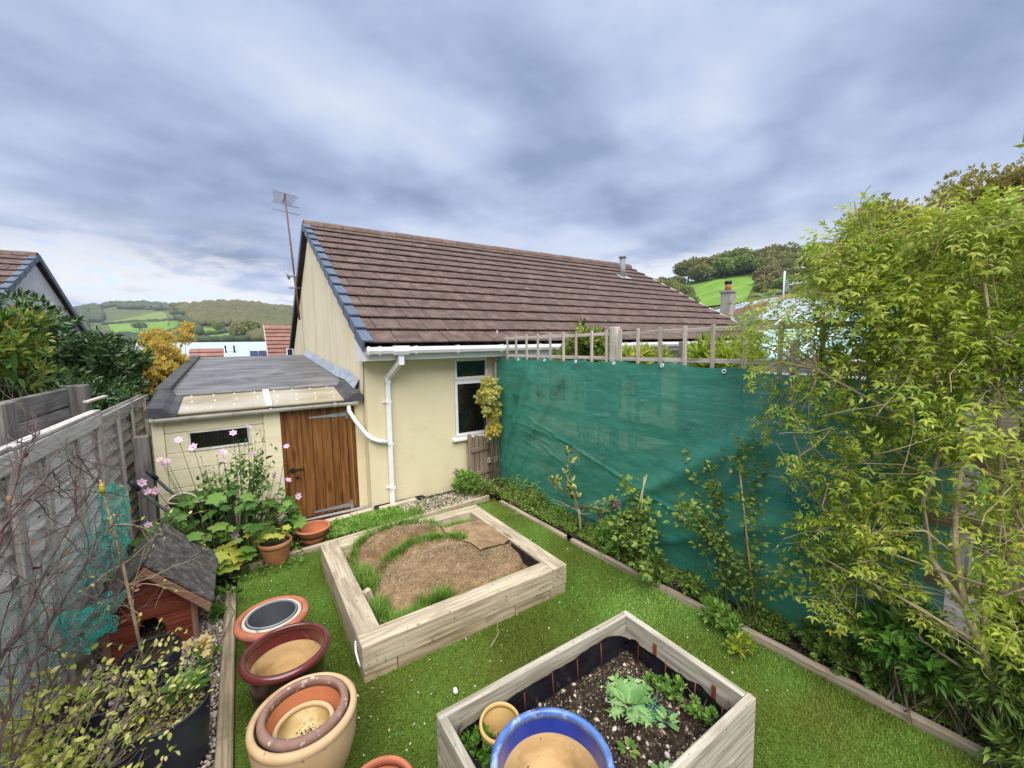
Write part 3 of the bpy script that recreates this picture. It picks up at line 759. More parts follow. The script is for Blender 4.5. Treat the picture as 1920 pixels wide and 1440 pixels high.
# lead flashing up the gable, in separate lengths
for k in range(9):
    ya, yb = 6.98 + k * .70, 6.98 + (k + 1) * .70 - .015
    mb = MB()
    zz = lambda y: (zf(y) if y > 7.7 else polyz(y) + .10 + .0 * y)
    za, zb = zz(ya), zz(yb)
    mb.add([(1.592, ya, za - .01), (1.592, yb, zb - .01), (1.590, yb, zb + .17), (1.590, ya, za + .17),
            (1.50, ya, za + .012), (1.50, yb, zb + .012), (1.582, ya, za + .16), (1.582, yb, zb + .16)],
           [(4, 5, 1, 0), (0, 1, 3, 2)][:1] + [(4, 5, 7, 6), (6, 7, 2, 3)])
    mb.build('flashing', M['lead'], gar)

# ================================================================== LEFT BOUNDARY FENCE
FX = -1.28
lf = thing('panel_fence', 'weathered grey lap panel fence along the left side of the garden', 'fence', (FX, 3.0, 0))
def fence_panel(ya, yb, ztop, mat, nb, bats, cap):
    h = (ztop - .12) / nb
    for k in range(nb):
        piece('board', yb - ya - .01, .018, h + .035, mat, lf, (FX - .03 + random.uniform(-.004, .004), (ya + yb) / 2, .12 + h * (k + .5)), (R_(-13) + random.uniform(-.02, .02), 0, R_(90) + random.uniform(-.004, .004)), .003)
    for y in bats:
        piece('batten', ztop - .10, .045, .03, mat if not cap else M['grey_fence'], lf, (FX + .026, y, ztop / 2 + .02), (0, R_(90), 0), .004)
    if cap:
        piece('rail', yb - ya, .028, .13, mat, lf, (FX + .028, (ya + yb) / 2, ztop - .06), (0, 0, R_(90)), .005)
        piece('capping', yb - ya, .075, .03, mat, lf, (FX, (ya + yb) / 2, ztop + .025), (0, 0, R_(90)), .006)
    else:
        piece('rail', yb - ya, .02, .075, mat, lf, (FX + .02, (ya + yb) / 2, ztop - .035), (0, 0, R_(90)), .004)
fence_panel(-.4, 1.9, 2.00, M['pale_fence'], 12, (-.3, .4, 1.1, 1.8), True)
fence_panel(1.95, 3.85, 1.985, M['pale_fence'], 12, (2.0, 2.6, 3.2, 3.8), True)
fence_panel(3.92, 5.78, 1.975, M['pale_fence'], 12, (4.35, 5.05, 5.70), True)
fence_panel(5.84, 8.4, 1.93, M['grey_fence'], 12, (6.52, 7.25, 8.1), False)
for y in (1.925, 3.885, 5.81):
    piece('post', 2.02, .075, .075, M['grey_fence'], lf, (FX - .005, y, 1.0), (0, R_(90), 0), .005)
piece('loose_slat', .34, .05, .02, M['trellis_wood'], lf, (FX + .03, 5.72, 2.13), (0, R_(-3), R_(78)), .003)
# dark post between fence and garage
gp = put('garage_post', box_mesh(1.62, .16, .16, M['dark_fence'], .008, 'garage_post'), None, T_((-1.13, 6.86, .72), (0, R_(90), 0)))
tag(gp, 'short dark timber post in the gap between fence and garage', 'post')

# sleeper wall of the neighbour, standing behind the fence
sw = thing('sleeper_wall', 'dark grey sleeper wall with square posts rising behind the left fence', 'wall', (-1.62, 4, 0))
for ya, yb in ((2.9, 4.55), (4.80, 6.42), (1.1, 2.7)):
    for k in range(3):
        piece('sleeper', yb - ya + .02, .075, .195, M['dark_fence'], sw, (-1.66 + random.uniform(-.006, .006), (ya + yb) / 2, 1.70 + k * .205), (0, random.uniform(-.006, .006), R_(90)), .008)
for y in (4.66, 6.53, 2.8):
    piece('post', 2.25, .19, .19, M['dark_fence'], sw, (-1.58, y, 1.11), (0, R_(90), 0), .01)

# ================================================================== RIGHT BOUNDARY: trellis topped fence with green netting
TX = 3.95
rf = thing('trellis_fence', 'weathered square trellis fence behind the green screen', 'fence', (TX, 3.6, 0))
slats_y = [6.46, 6.12, 5.84, 5.53, 5.22, 4.91, 4.60, 4.33, 4.02, 3.75, 3.52, 3.25, 2.94, 2.63, 2.32, 2.01, 1.7, 1.39, 1.08]
for i, y in enumerate(slats_y):
    piece('slat', 1.0 if i else 1.2, .038, .024, M['trellis_wood'], rf, (TX + .0, y, 2.265), (0, R_(90), R_(random.uniform(-3, 3))), .003)
for z in (2.715, 2.40, 1.95):
    for ya, yb in ((6.48, 3.74), (3.54, 0.90)):
        piece('rail', ya - yb, .022, .045, M['trellis_wood'], rf, (TX + .026, (ya + yb) / 2, z + random.uniform(-.004, .004)), (0, 0, R_(90)), .003)
for y in (6.52, 3.64, 0.78):
    piece('post', 2.80, .095, .095, M['trellis_wood'], rf, (TX + .03, y, 1.40), (0, R_(90), 0), .006)
for z in (.35, .75, 1.15, 1.55):
    for ya, yb in ((6.48, 3.70), (3.58, 0.84)):
        piece('board', ya - yb, .02, .15, M['trellis_wood'], rf, (TX + .045, (ya + yb) / 2, z), (0, 0, R_(90)), .004)
# open rail fence going on toward the camera side
of = thing('rail_fence', 'old brown post and rail fence under the jasmine at the right edge', 'fence', (TX, 0, 0))
for y in (.30, -.25, -1.1):
    piece('post', 2.1, .09, .09, M['brown_fence'], of, (TX + .02, y, 1.05), (0, R_(90), 0), .006)
for z in (.50, .95, 1.38, 1.80):
    piece('rail', 2.0, .03, .10, M['brown_fence'], of, (TX - .03, -.22, z), (R_(random.uniform(-3, 3)), R_(random.uniform(-1.5, 1.5)), R_(90)), .004)

# the netting
M['net'] = None
def net_mat():
    m = bpy.data.materials.new('green_netting'); m.use_nodes = True
    N, L = m.node_tree.nodes, m.node_tree.links
    N.clear()
    out = N.new('ShaderNodeOutputMaterial')
    g = N.new('ShaderNodeNewGeometry')
    mp = N.new('ShaderNodeMapping'); mp.inputs['Scale'].default_value = (1, 1, 1); L.new(g.outputs['Position'], mp.inputs[0])
    n1 = N.new('ShaderNodeTexNoise'); n1.inputs['Scale'].default_value = 2.0; n1.inputs['Detail'].default_value = 5; L.new(mp.outputs[0], n1.inputs['Vector'])
    mp2 = N.new('ShaderNodeMapping'); mp2.inputs['Scale'].default_value = (1, 30, 150); L.new(g.outputs['Position'], mp2.inputs[0])
    n2 = N.new('ShaderNodeTexNoise'); n2.inputs['Scale'].default_value = 1.0; n2.inputs['Detail'].default_value = 3; L.new(mp2.outputs[0], n2.inputs['Vector'])
    mp3 = N.new('ShaderNodeMapping'); mp3.inputs['Scale'].default_value = (1, 140, 45); L.new(g.outputs['Position'], mp3.inputs[0])
    n3 = N.new('ShaderNodeTexNoise'); n3.inputs['Scale'].default_value = 1.0; n3.inputs['Detail'].default_value = 2; L.new(mp3.outputs[0], n3.inputs['Vector'])
    a = N.new('ShaderNodeMath'); a.operation = 'ADD'; L.new(n2.outputs['Fac'], a.inputs[0]); L.new(n3.outputs['Fac'], a.inputs[1])
    b0 = N.new('ShaderNodeMath'); b0.operation = 'MULTIPLY_ADD'; L.new(a.outputs[0], b0.inputs[0]); b0.inputs[1].default_value = 0.62; L.new(n1.outputs['Fac'], b0.inputs[2])
    rp = N.new('ShaderNodeValToRGB'); L.new(b0.outputs[0], rp.inputs[0])
    cr = rp.color_ramp
    cr.elements[0].position = 0.82; cr.elements[0].color = (0.004, 0.078, 0.057, 1)
    cr.elements[1].position = 1.36; cr.elements[1].color = (0.050, 0.265, 0.195, 1)
    b = N.new('ShaderNodeBsdfPrincipled'); b.inputs['Roughness'].default_value = 0.45; b.inputs['Specular IOR Level'].default_value = 0.4
    L.new(rp.outputs[0], b.inputs['Base Color'])
    bp = N.new('ShaderNodeBump'); bp.inputs['Strength'].default_value = 0.35; bp.inputs['Distance'].default_value = 0.004
    mp4 = N.new('ShaderNodeMapping'); mp4.inputs['Scale'].default_value = (1, 2.2, 13); mp4.inputs['Rotation'].default_value = (R_(14), 0, 0); L.new(g.outputs['Position'], mp4.inputs[0])
    n4 = N.new('ShaderNodeTexNoise'); n4.inputs['Scale'].default_value = 1.0; n4.inputs['Detail'].default_value = 5; n4.inputs['Distortion'].default_value = .6; L.new(mp4.outputs[0], n4.inputs['Vector'])
    hm_ = N.new('ShaderNodeMath'); hm_.operation = 'MULTIPLY_ADD'; L.new(n4.outputs['Fac'], hm_.inputs[0]); hm_.inputs[1].default_value = 9.0; L.new(a.outputs[0], hm_.inputs[2])
    L.new(hm_.outputs[0], bp.inputs['Height']); L.new(bp.outputs[0], b.inputs['Normal'])
    tl = N.new('ShaderNodeBsdfTranslucent'); L.new(rp.outputs[0], tl.inputs[0])
    m1 = N.new('ShaderNodeMixShader'); m1.inputs[0].default_value = 0.22; L.new(b.outputs[0], m1.inputs[1]); L.new(tl.outputs[0], m1.inputs[2])
    tp = N.new('ShaderNodeBsdfTransparent')
    m2 = N.new('ShaderNodeMixShader'); m2.inputs[0].default_value = 0.06; L.new(m1.outputs[0], m2.inputs[1]); L.new(tp.outputs[0], m2.inputs[2])
    L.new(m2.outputs[0], out.inputs[0])
    return m
M['net'] = net_mat()
scr = thing('netting_screen', 'large green shade netting screen tied along the right hand fence', 'screen', (TX - .06, 3.5, 0))
NY0, NY1 = 6.44, 0.60
def netfn(u, v):
    y = NY0 + (NY1 - NY0) * u
    top = 2.385 - .035 * np.abs(np.sin(u * math.pi * 8)) - .10 * np.clip((u - .62) / .38, 0, 1)
    bot = .02 + .28 * np.clip((u - .80) / .2, 0, 1) ** 1.3 + .02 * np.sin(u * 40)
    z = bot + (top - bot) * v
    x = np.full_like(y, TX - .045)
    s = (1 - v)
    # sagging belly, then creases pulled from the bottom left corner up to the eyelets and across the cloth
    x -= .03 * np.sin(np.pi * v) + .012 * s ** 3 + .02 * np.sin(u * 17 + 3 * v) * s * v
    def crease(y0, z0, y1, z1, wd, amp, fade=1.0):
        d = np.array([y1 - y0, z1 - z0]); ln_ = np.hypot(*d); d /= ln_
        t = (y - y0) * d[0] + (z - z0) * d[1]
        q = -(y - y0) * d[1] + (z - z0) * d[0]
        env = np.clip(t / .35, 0, 1) * np.clip((ln_ - t) / .35, 0, 1)
        w2 = wd * (.4 + .6 * np.clip(t / ln_, 0, 1))
        return amp * env * np.exp(-(q / w2) ** 2)
    for c in ((6.4, .15, 5.2, 2.38, .10, .055), (6.35, .05, 5.75, 1.4, .035, .03), (6.2, .1, 5.55, 1.2, .03, .028), (5.9, .05, 5.35, 1.0, .04, .03), (5.5, .9, 4.35, 2.36, .13, .04), (5.0, .5, 4.1, 2.36, .12, .03),
              (5.6, 1.45, 2.2, .62, .022, .022), (5.3, 1.10, 4.4, .80, .02, .02), (5.9, 1.3, 4.6, 1.18, .018, .016), (5.9, 1.2, 4.7, 1.05, .018, .014), (5.6, 1.6, 4.9, 1.55, .018, .012), (5.8, 1.05, 5.0, .9, .02, .014),
              (3.6, .45, 1.6, 1.9, .14, .06), (3.0, .2, 1.4, 1.1, .10, .05), (2.6, .15, 1.2, .6, .09, .05), (4.6, .2, 3.0, .55, .10, .04), (4.9, .1, 3.4, .25, .07, .05), (2.2, .9, 1.7, 2.3, .08, .04), (1.5, .4, 1.35, 2.2, .06, .05), (1.1, .4, 1.0, 2.2, .05, .05)):
        x -= crease(*c) * np.clip(z / .5, .22, 1)
    x -= .020 * vnoise(y * 1.0, z * 1.4, 3, 4, 1.6) + .006 * vnoise(y, z * 2.2, 8, 3, 7.0)
    # the free end is rolled back towards the fence
    x += .10 * np.clip((u - .975) / .025, 0, 1)
    return np.stack([x, y, z], 1)
V, F = grid(300, 130, netfn)
me = np_mesh('net_cloth', V, F, M['net'], True)
put('net_cloth', me, scr)
em = MB().lathe([(.024, -.004), (.024, .004), (.011, .004), (.011, -.004)], 12, closed=True).mesh('eyelet', M['white_plastic'])
for k in range(9):
    u_ = k / 8.0
    p = netfn(np.array([u_ * .965 + .008]), np.array([.985]))[0]
    put('eyelet', em, scr, T_((p[0] - .012, p[1], p[2]), (0, R_(90), 0)))
    MB().tube([(p[0] - .01, p[1], p[2]), (TX, p[1] + .02, p[2] + .06)], .004, 4).build('tie', M['black_iron'], scr)
for z in (.45, .95, 1.5):
    put('eyelet', em, scr, T_((TX - .11, 6.42, z), (0, R_(90), 0)))

# little slatted gate between the house and the screen
gt = thing('gate', 'low brown slatted gate with curved top beside the green screen', 'gate', (3.6, 6.48, 0))
for k in range(6):
    x = 3.37 + k * .098; h = .86 - .05 * k * (1 if k < 4 else .9) + (.16 if k == 5 else 0)
    h = (.95, .97, .95, .90, .84, .80)[k]
    piece('slat', h, .085, .02, M['brown_fence'], gt, (x, 6.47 + random.uniform(-.004, .004), h / 2), (0, R_(-90), R_(90)), .003)
for z, t in ((.72, -4), (.28, -4)):
    piece('rail', .58, .022, .075, M['brown_fence'], gt, (3.62, 6.445, z), (0, R_(t), 0), .003)
for z in (1.55, .86, .48):
    piece('rail', .26, .022, .10, M['trellis_wood'], gt, (3.78, 6.41, z), (0, R_(4), 0), .003)
piece('post', 1.0, .06, .06, M['brown_fence'], gt, (3.335, 6.48, .5), (0, R_(90), 0), .004)
piece('post', 2.3, .045, .045, M['trellis_wood'], gt, (3.885, 6.44, 1.15), (0, R_(90), 0), .004)
# ================================================================== EDGING TIMBERS
el = thing('edging_board', 'mossy timber edging between the gravel strip and the turf', 'edging', (-.26, 3, 0))
for ya, yb in ((-.5, 2.3), (2.31, 5.16)):
    piece('board', yb - ya, .095, .10, M['edging'], el, (-.262, (ya + yb) / 2, .012), (0, 0, R_(90)), .008)
er = thing('edging_board', 'long weathered timber edging along the right planting border', 'edging', (3.6, 3, 0))
pts = [(3.44, 5.60), (3.485, 4.02), (3.50, 3.92), (3.60, 2.05), (3.61, 1.98), (3.76, -.6)]
for (xa, ya), (xb, yb) in ((pts[0], pts[1]), (pts[2], pts[3]), (pts[4], pts[5])):
    d = Vector((xb - xa, yb - ya))
    piece('board', d.length, .062, .12, M['edging_pale'], er, ((xa + xb) / 2 - .015, (ya + yb) / 2, -.022 + random.uniform(-.006, .004)), (R_(random.uniform(-3, 3)), 0, math.atan2(d.y, d.x)), .007)
eb = thing('edging_board', 'timber edging at the far end of the turf below the house', 'edging', (1.6, 5.7, 0))
for xa, xb in ((-.30, 1.30), (1.32, 3.36)):
    ya, yb = 5.60 + .075 * (xa + .3), 5.60 + .075 * (xb + .3)
    piece('board', xb - xa, .06, .10, M['edging_pale'], eb, ((xa + xb) / 2, (ya + yb) / 2, .005), (0, 0, math.atan2(yb - ya, xb - xa)), .006)

# ================================================================== RAISED BED 1 (sleepers)
b1 = thing('raised_bed', 'large square sleeper raised bed filled with brown coir matting', 'raised bed', (1.655, 4.09, 0))
BX0, BX1, BY0, BY1, BZ = .62, 2.69, 3.10, 5.09, .31
sw_ = .185
zt = BZ - .105
def sl(name, L, mat, loc, rz, H=.205, W=sw_):
    return piece(name, L, W, H, mat, b1, loc, (random.uniform(-.004, .004), random.uniform(-.002, .002), rz), .007)
sl('sleeper', BX1 - sw_ - BX0 - .003, M['sleeper'], ((BX0 + BX1 - sw_) / 2, BY0 + sw_ / 2, zt), 0)
sl('sleeper', BY1 - sw_ - BY0 - .003, M['sleeper'], (BX1 - sw_ / 2, (BY0 + BY1 - sw_) / 2, zt), R_(90))
sl('sleeper', BX1 - BX0 - sw_ - .003, M['sleeper'], ((BX0 + sw_ + BX1) / 2, BY1 - sw_ / 2, zt), 0)
sl('sleeper', .92, M['sleeper'], (BX0 + sw_ / 2, BY0 + sw_ + .003 + .46, zt), R_(90))
sl('sleeper', BY1 - BY0 - sw_ - .93, M['sleeper'], (BX0 + sw_ / 2, BY0 + sw_ + .928 + (BY1 - BY0 - sw_ - .93) / 2, zt), R_(90))
zl = .042
i_ = .008
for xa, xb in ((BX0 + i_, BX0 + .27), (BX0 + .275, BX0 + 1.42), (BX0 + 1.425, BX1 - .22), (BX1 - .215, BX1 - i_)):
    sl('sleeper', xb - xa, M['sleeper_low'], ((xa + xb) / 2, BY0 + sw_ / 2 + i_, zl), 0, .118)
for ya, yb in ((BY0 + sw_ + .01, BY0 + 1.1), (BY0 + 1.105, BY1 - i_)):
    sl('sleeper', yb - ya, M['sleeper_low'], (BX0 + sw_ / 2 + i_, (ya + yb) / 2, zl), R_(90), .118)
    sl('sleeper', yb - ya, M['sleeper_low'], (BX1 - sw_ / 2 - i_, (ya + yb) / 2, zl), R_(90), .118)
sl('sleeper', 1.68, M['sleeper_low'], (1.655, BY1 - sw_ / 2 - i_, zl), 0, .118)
piece('block', .16, .055, .06, M['sleeper'], b1, (.845, 3.78, .275), (0, R_(75), R_(20)), .005)
MB().tube([(.614, 3.30, .235), (.600, 3.235, .200), (.604, 3.18, .150), (.612, 3.16, .11)], .008, 6).build('pull_strap', M['white_plastic'], b1)
MB().box(2.488, 2.502, 3.30, 3.86, .05, .285).build('liner', M['liner'], b1)
def bump_(x, y, cx, cy, rx, ry, h, p=2.0):
    q = ((x - cx) / rx) ** 2 + ((y - cy) / ry) ** 2
    return h * np.clip(1 - q, 0, 1) ** (1 / p)
def z1(x, y):
    z = np.full_like(x, .15)
    back = bump_(x, y, 1.46, 4.68, .64, .46, .25)
    front = bump_(x, y, 1.74, 3.86, .82, .60, .205, 2.2)
    side = bump_(x, y, 2.18, 4.28, .56, .56, .165, 2.6)
    z = np.maximum(z, .15 + np.maximum(np.maximum(back, front), side) - .05 * np.exp(-((y - 4.40 - .12 * np.sin((x - 1.1) * 2)) / .05) ** 2) * (x < 2.05))
    z += .022 * vnoise(x, y, 4, 4, 3.0) + .008 * vnoise(x, y, 5, 3, 14)
    return z
def soilfn(u, v):
    x = .80 + 1.70 * u; y = 3.28 + 1.63 * v
    return np.stack([x, y, z1(x, y)], 1)
V, F = grid(120, 116, soilfn)
tag(put('coir_matting', np_mesh('coir_matting', V, F, M['coir'], True), b1), kind=None)
# second mat: a loose square lying over the far right corner
M['coir_pale'] = pmat('coir_pale', [(0.18, 0.11, 0.058), (0.27, 0.18, 0.10), (0.36, 0.255, 0.155)], 5, detail=9, rough=0.95, bump=1.0, bscale=70, bdist=0.012, coord='pos', rnd=0, nrough=0.7)
A_, B_, C_, D_ = np.array([1.95, 4.66]), np.array([2.05, 3.79]), np.array([2.56, 3.93]), np.array([2.50, 4.60])
def matfn(u, v, th=0.0):
    P = (A_[None] * ((1 - u) * (1 - v))[:, None] + B_[None] * (u * (1 - v))[:, None] + C_[None] * (u * v)[:, None] + D_[None] * ((1 - u) * v)[:, None])
    x, y = P[:, 0], P[:, 1]
    x = x + .012 * vnoise(u, v, 6, 3, 9); y = y + .012 * vnoise(u, v, 7, 3, 9)
    z = np.maximum(z1(x, y) + .020, .295) + .008 * vnoise(x, y, 9, 3, 6) + .05 * np.clip(u * v - .72, 0, 1)
    return np.stack([x, y, z - th], 1)
V, F = grid(44, 44, matfn); V2, F2 = grid(44, 44, lambda u, v: matfn(u, v, .016))
edge = []
n = 44
per = [i for i in range(n)] + [i * n + n - 1 for i in range(1, n)] + [n * n - 1 - i for i in range(1, n)] + [(n - 1 - i) * n for i in range(1, n - 1)]
edge = np.array([(per[i], per[(i + 1) % len(per)], per[(i + 1) % len(per)] + n * n, per[i] + n * n) for i in range(len(per))])
put('coir_mat', np_mesh('coir_mat', np.concatenate([V, V2]), np.concatenate([F, F2 + n * n, edge]), M['coir_pale'], False), b1)

# ================================================================== grass blades
def blades(P, H, Wd, lean, ang, bend=0.5):
    """three-section blades; returns V (n*5,3) and triangles"""
    n = len(P)
    dx, dy = np.cos(ang), np.sin(ang)
    sx, sy = -dy, dx
    w = Wd / 2
    base = P
    mid = P + np.stack([dx * lean * H * .35, dy * lean * H * .35, H * .6 * np.ones(n)], 1)
    tip = P + np.stack([dx * lean * H, dy * lean * H, H * (1 - bend * .3)], 1)
    S = np.stack([sx, sy, np.zeros(n)], 1)
    V = np.empty((n, 5, 3))
    V[:, 0] = base - S * w[:, None]; V[:, 1] = base + S * w[:, None]
    V[:, 2] = mid - S * (w * .8)[:, None]; V[:, 3] = mid + S * (w * .8)[:, None]; V[:, 4] = tip
    b = (np.arange(n) * 5)[:, None]
    F = np.concatenate([b + [0, 1, 3], b + [0, 3, 2], b + [2, 3, 4]])
    return V.reshape(-1, 3), F
M['turf_blade'] = lmat('turf_blade', [(0.095, 0.105, 0.014), (0.17, 0.21, 0.025), (0.165, 0.335, 0.042), (0.30, 0.48, 0.10), (0.64, 0.67, 0.34)], 0.55, 0.25, 0.3, (0.62, 0.68), [0, .33, .56, .86, 1])
M['grass'] = lmat('grass', [(0.07, 0.18, 0.014), (0.12, 0.27, 0.025), (0.19, 0.36, 0.05), (0.32, 0.42, 0.10)], 0.5, 0.35, 0.3)
def tri(n): return rng.random(n)
N = 330000
xy = np.stack([rng.uniform(-.2, 3.75, N), rng.uniform(.15, 5.8, N)], 1)
# keep near blades dense and thin them with distance
d = np.hypot(xy[:, 0], xy[:, 1])
keep = rng.random(N) < np.clip(3.4 / np.maximum(d, .1), .35, 1.0)
ex = np.interp(xy[:, 1], [-.6, .6, 2.2, 3.6, 5.72], [3.68, 3.60, 3.52, 3.45, 3.40])
keep &= (xy[:, 0] < ex) & (xy[:, 1] < 5.58 + .075 * (xy[:, 0] + .2))
keep &= ~((xy[:, 0] > .625) & (xy[:, 0] < 2.685) & (xy[:, 1] > 3.105) & (xy[:, 1] < 5.085))
keep &= ~((xy[:, 0] > .80) & (xy[:, 0] < 2.385) & (xy[:, 1] > 1.09) & (xy[:, 1] < 2.045))
for cx, cy, r in ((.071, 3.843, .17), (.128, 3.269, .2), (.17, 2.582, .2), (.43, 1.926, .13), (.19, 5.588, .13)):
    keep &= np.hypot(xy[:, 0] - cx, xy[:, 1] - cy) > r
xy = xy[keep]; n = len(xy)
nz = vnoise(xy[:, 0], xy[:, 1], 21, 3, 1.6)
ang = 2.2 * vnoise(xy[:, 0], xy[:, 1], 22, 2, .9) + rng.normal(0, .9, n) - 1.2
Hh = .020 * (1 + .25 * nz) * rng.uniform(.6, 1.25, n)
V, F = blades(np.c_[xy, np.zeros(n)], Hh, rng.uniform(.0030, .0052, n), rng.uniform(.3, 1.3, n), ang)
tag(put('turf_blades', np_mesh('turf_blades', V, F, M['turf_blade'])), 'short bright green artificial grass blades covering the lawn', 'grass', kind='stuff')

# tufts of real grass in the sleeper bed
def strip_pts(path, width, n):
    path = np.array(path); seg = np.diff(path, axis=0); L = np.hypot(seg[:, 0], seg[:, 1]); c = np.r_[0, np.cumsum(L)]
    t = rng.uniform(0, c[-1], n); i = np.clip(np.searchsorted(c, t) - 1, 0, len(L) - 1)
    f = (t - c[i]) / L[i]
    p = path[i] + seg[i] * f[:, None]
    return p + rng.normal(0, width, (n, 2))
PP, HH = [], []
for path, wd, n, h in (
    ([(1.12, 4.32), (1.31, 4.35), (1.5, 4.41), (1.7, 4.45), (1.9, 4.47), (2.03, 4.33), (2.06, 4.2)], .028, 3600, .11),
    ([(.83, 4.50), (.93, 4.70), (1.08, 4.86)], .03, 1500, .12), ([(1.05, 4.86), (1.5, 4.88), (2.0, 4.87)], .03, 2200, .15),
    ([(1.95, 4.68), (2.25, 4.75), (2.42, 4.86)], .05, 900, .08),
    ([(.86, 4.38), (.90, 4.15), (.86, 3.98)], .045, 3800, .22), ([(.86, 3.75), (.89, 3.4)], .04, 4200, .19),
    ([(.87, 3.40), (1.15, 3.36), (1.45, 3.34)], .04, 5000, .18), ([(1.5, 3.33), (1.75, 3.33)], .015, 250, .05), ([(1.93, 3.32), (2.12, 3.32)], .02, 450, .06),
    ([(2.1, 4.78), (2.45, 4.7)], .05, 500, .1), ([(1.9, 4.75), (1.7, 4.45)], .02, 350, .05)):
    p = strip_pts(path, wd, n)
    ok = (p[:, 0] > .812) & (p[:, 0] < 2.49) & (p[:, 1] > 3.295) & (p[:, 1] < 4.895)
    p = p[ok]
    p = p[vnoise(p[:, 0], p[:, 1], 91, 2, 9.0) > rng.uniform(-.75, .25, len(p))]
    PP.append(p); HH.append(h * .8 * rng.uniform(.3, 1.25, len(p)))
p = np.concatenate(PP); h = np.concatenate(HH)
V, F = blades(np.c_[p, z1(p[:, 0], p[:, 1]) - .01], h, rng.uniform(.003, .006, len(p)), rng.uniform(.2, .9, len(p)), rng.uniform(0, 6.28, len(p)))
tag(put('grass_tufts', np_mesh('grass_tufts', V, F, M['grass'])), 'tufts of fresh green grass growing round the coir mats in the sleeper bed', 'grass', kind='stuff')
# loose coir fibres
M['fibre'] = lmat('fibre', [(0.11, 0.07, 0.04), (0.22, 0.155, 0.085), (0.36, 0.27, 0.165), (0.52, 0.44, 0.31)], 0.8, 0.0)
n = 14000
p = np.stack([rng.uniform(.86, 2.46, n), rng.uniform(3.34, 4.86, n)], 1)
zz = z1(p[:, 0], p[:, 1]); ok = zz > .22; p, zz = p[ok], zz[ok]; n = len(p)
V, F = blades(np.c_[p, zz - .002], rng.uniform(.006, .020, n), rng.uniform(.002, .0050, n), rng.uniform(1.0, 3.5, n), rng.uniform(0, 6.28, n))
tag(put('coir_fibres', np_mesh('coir_fibres', V, F, M['fibre']), b1), kind='stuff')

# ================================================================== RAISED BED 2 (boards)
b2 = thing('raised_bed', 'smaller raised bed of grey boards lined with black plastic and planted', 'raised bed', (1.59, 1.57, 0))
QX0, QX1, QY0, QY1, QZ = .79, 2.39, 1.075, 2.055, .505
tk = .048
for k, (za, zb) in enumerate(((.0, .248), (.253, QZ))):
    H = zb - za; zc = (za + zb) / 2
    def bb(L, loc, rz):
        piece('board', L, tk, H, M['bed_board'], b2, loc, (random.uniform(-.004, .004), random.uniform(-.002, .002), rz), .004)
    bb(QX1 - QX0 - tk - .003, ((QX0 + QX1 - tk) / 2, QY1 - tk / 2, zc), 0)
    bb(QX1 - QX0 - tk - .003, ((QX0 + tk + QX1) / 2 + .002, QY0 + tk / 2, zc), 0)
    bb(QY1 - QY0 - tk - .003, (QX0 + tk / 2, (QY0 + QY1 - tk) / 2, zc), R_(90))
    bb(QY1 - QY0 - tk - .003, (QX1 - tk / 2, (QY0 + tk + QY1) / 2 + .002, zc), R_(90))
# the liner: wavy sheet hung round the inside
ix0, ix1, iy0, iy1 = QX0 + tk + .004, QX1 - tk - .004, QY0 + tk + .004, QY1 - tk - .004
def linerfn(u, v):
    t = u * 4; s = np.floor(np.clip(t, 0, 3.9999)); f = t - s
    cx = np.array([ix0, ix1, ix1, ix0]); cy = np.array([iy1, iy1, iy0, iy0])
    s = s.astype(int); e = (s + 1) % 4
    x = cx[s] * (1 - f) + cx[e] * f; y = cy[s] * (1 - f) + cy[e] * f
    nx = np.array([0, -1, 0, 1])[s]; ny = np.array([-1, 0, 1, 0])[s]
    o = (.006 + .016 * (vnoise(u * 40, v * 2, 31, 3, 1.0) + 1) * (.3 + v) + .025 * np.clip(v - .85, 0, 1) * 6 * (vnoise(u * 24, v, 33, 2, 1.0) + .6))
    o = np.clip(o, .003, .09)
    corner = np.minimum(f, 1 - f)
    o += .05 * np.exp(-(corner / .03) ** 2) * v
    top = .43 + .025 * vnoise(u * 30, u * 0, 35, 3, 1.0) - .10 * np.exp(-((t - 1.02) / .07) ** 2) + .02 * np.sin(u * 6)
    top = np.where(s == 1, top - .03 - .03 * f, top)
    z = .12 + (top - .12) * v
    return np.stack([x + nx * o, y + ny * o, z], 1)
V, F = grid(260, 16, linerfn)
put('liner', np_mesh('liner', V, F, M['liner'], True), b2)
for x in (1.10, 1.35, 1.58, 1.80, 2.03):
    MB().tube([(x, iy1 - .030, .44), (x + .004, iy1 - .040, .22)], .0035, 5).build('pin', M['red_pin'], b2)
for y in (1.85, 1.62, 1.40, 1.22):
    MB().tube([(ix1 - .040, y, .41), (ix1 - .05, y + .004, .22)], .0035, 5).build('pin', M['red_pin'], b2)
for y in (1.74, 1.30):
    MB().box(ix1 - .008, ix1 + .003, y - .012, y + .012, .25, .445).build('cleat', M['red_pin'], b2)
def z2(x, y):
    return .235 + .03 * vnoise(x, y, 41, 3, 2.5) + .016 * vnoise(x, y, 42, 4, 14)
V, F = grid(130, 80, lambda u, v: np.stack([ix0 + (ix1 - ix0) * u, iy0 + (iy1 - iy0) * v, z2(ix0 + (ix1 - ix0) * u, iy0 + (iy1 - iy0) * v)], 1))
put('soil', np_mesh('soil', V, F, M['soil'], True), b2)

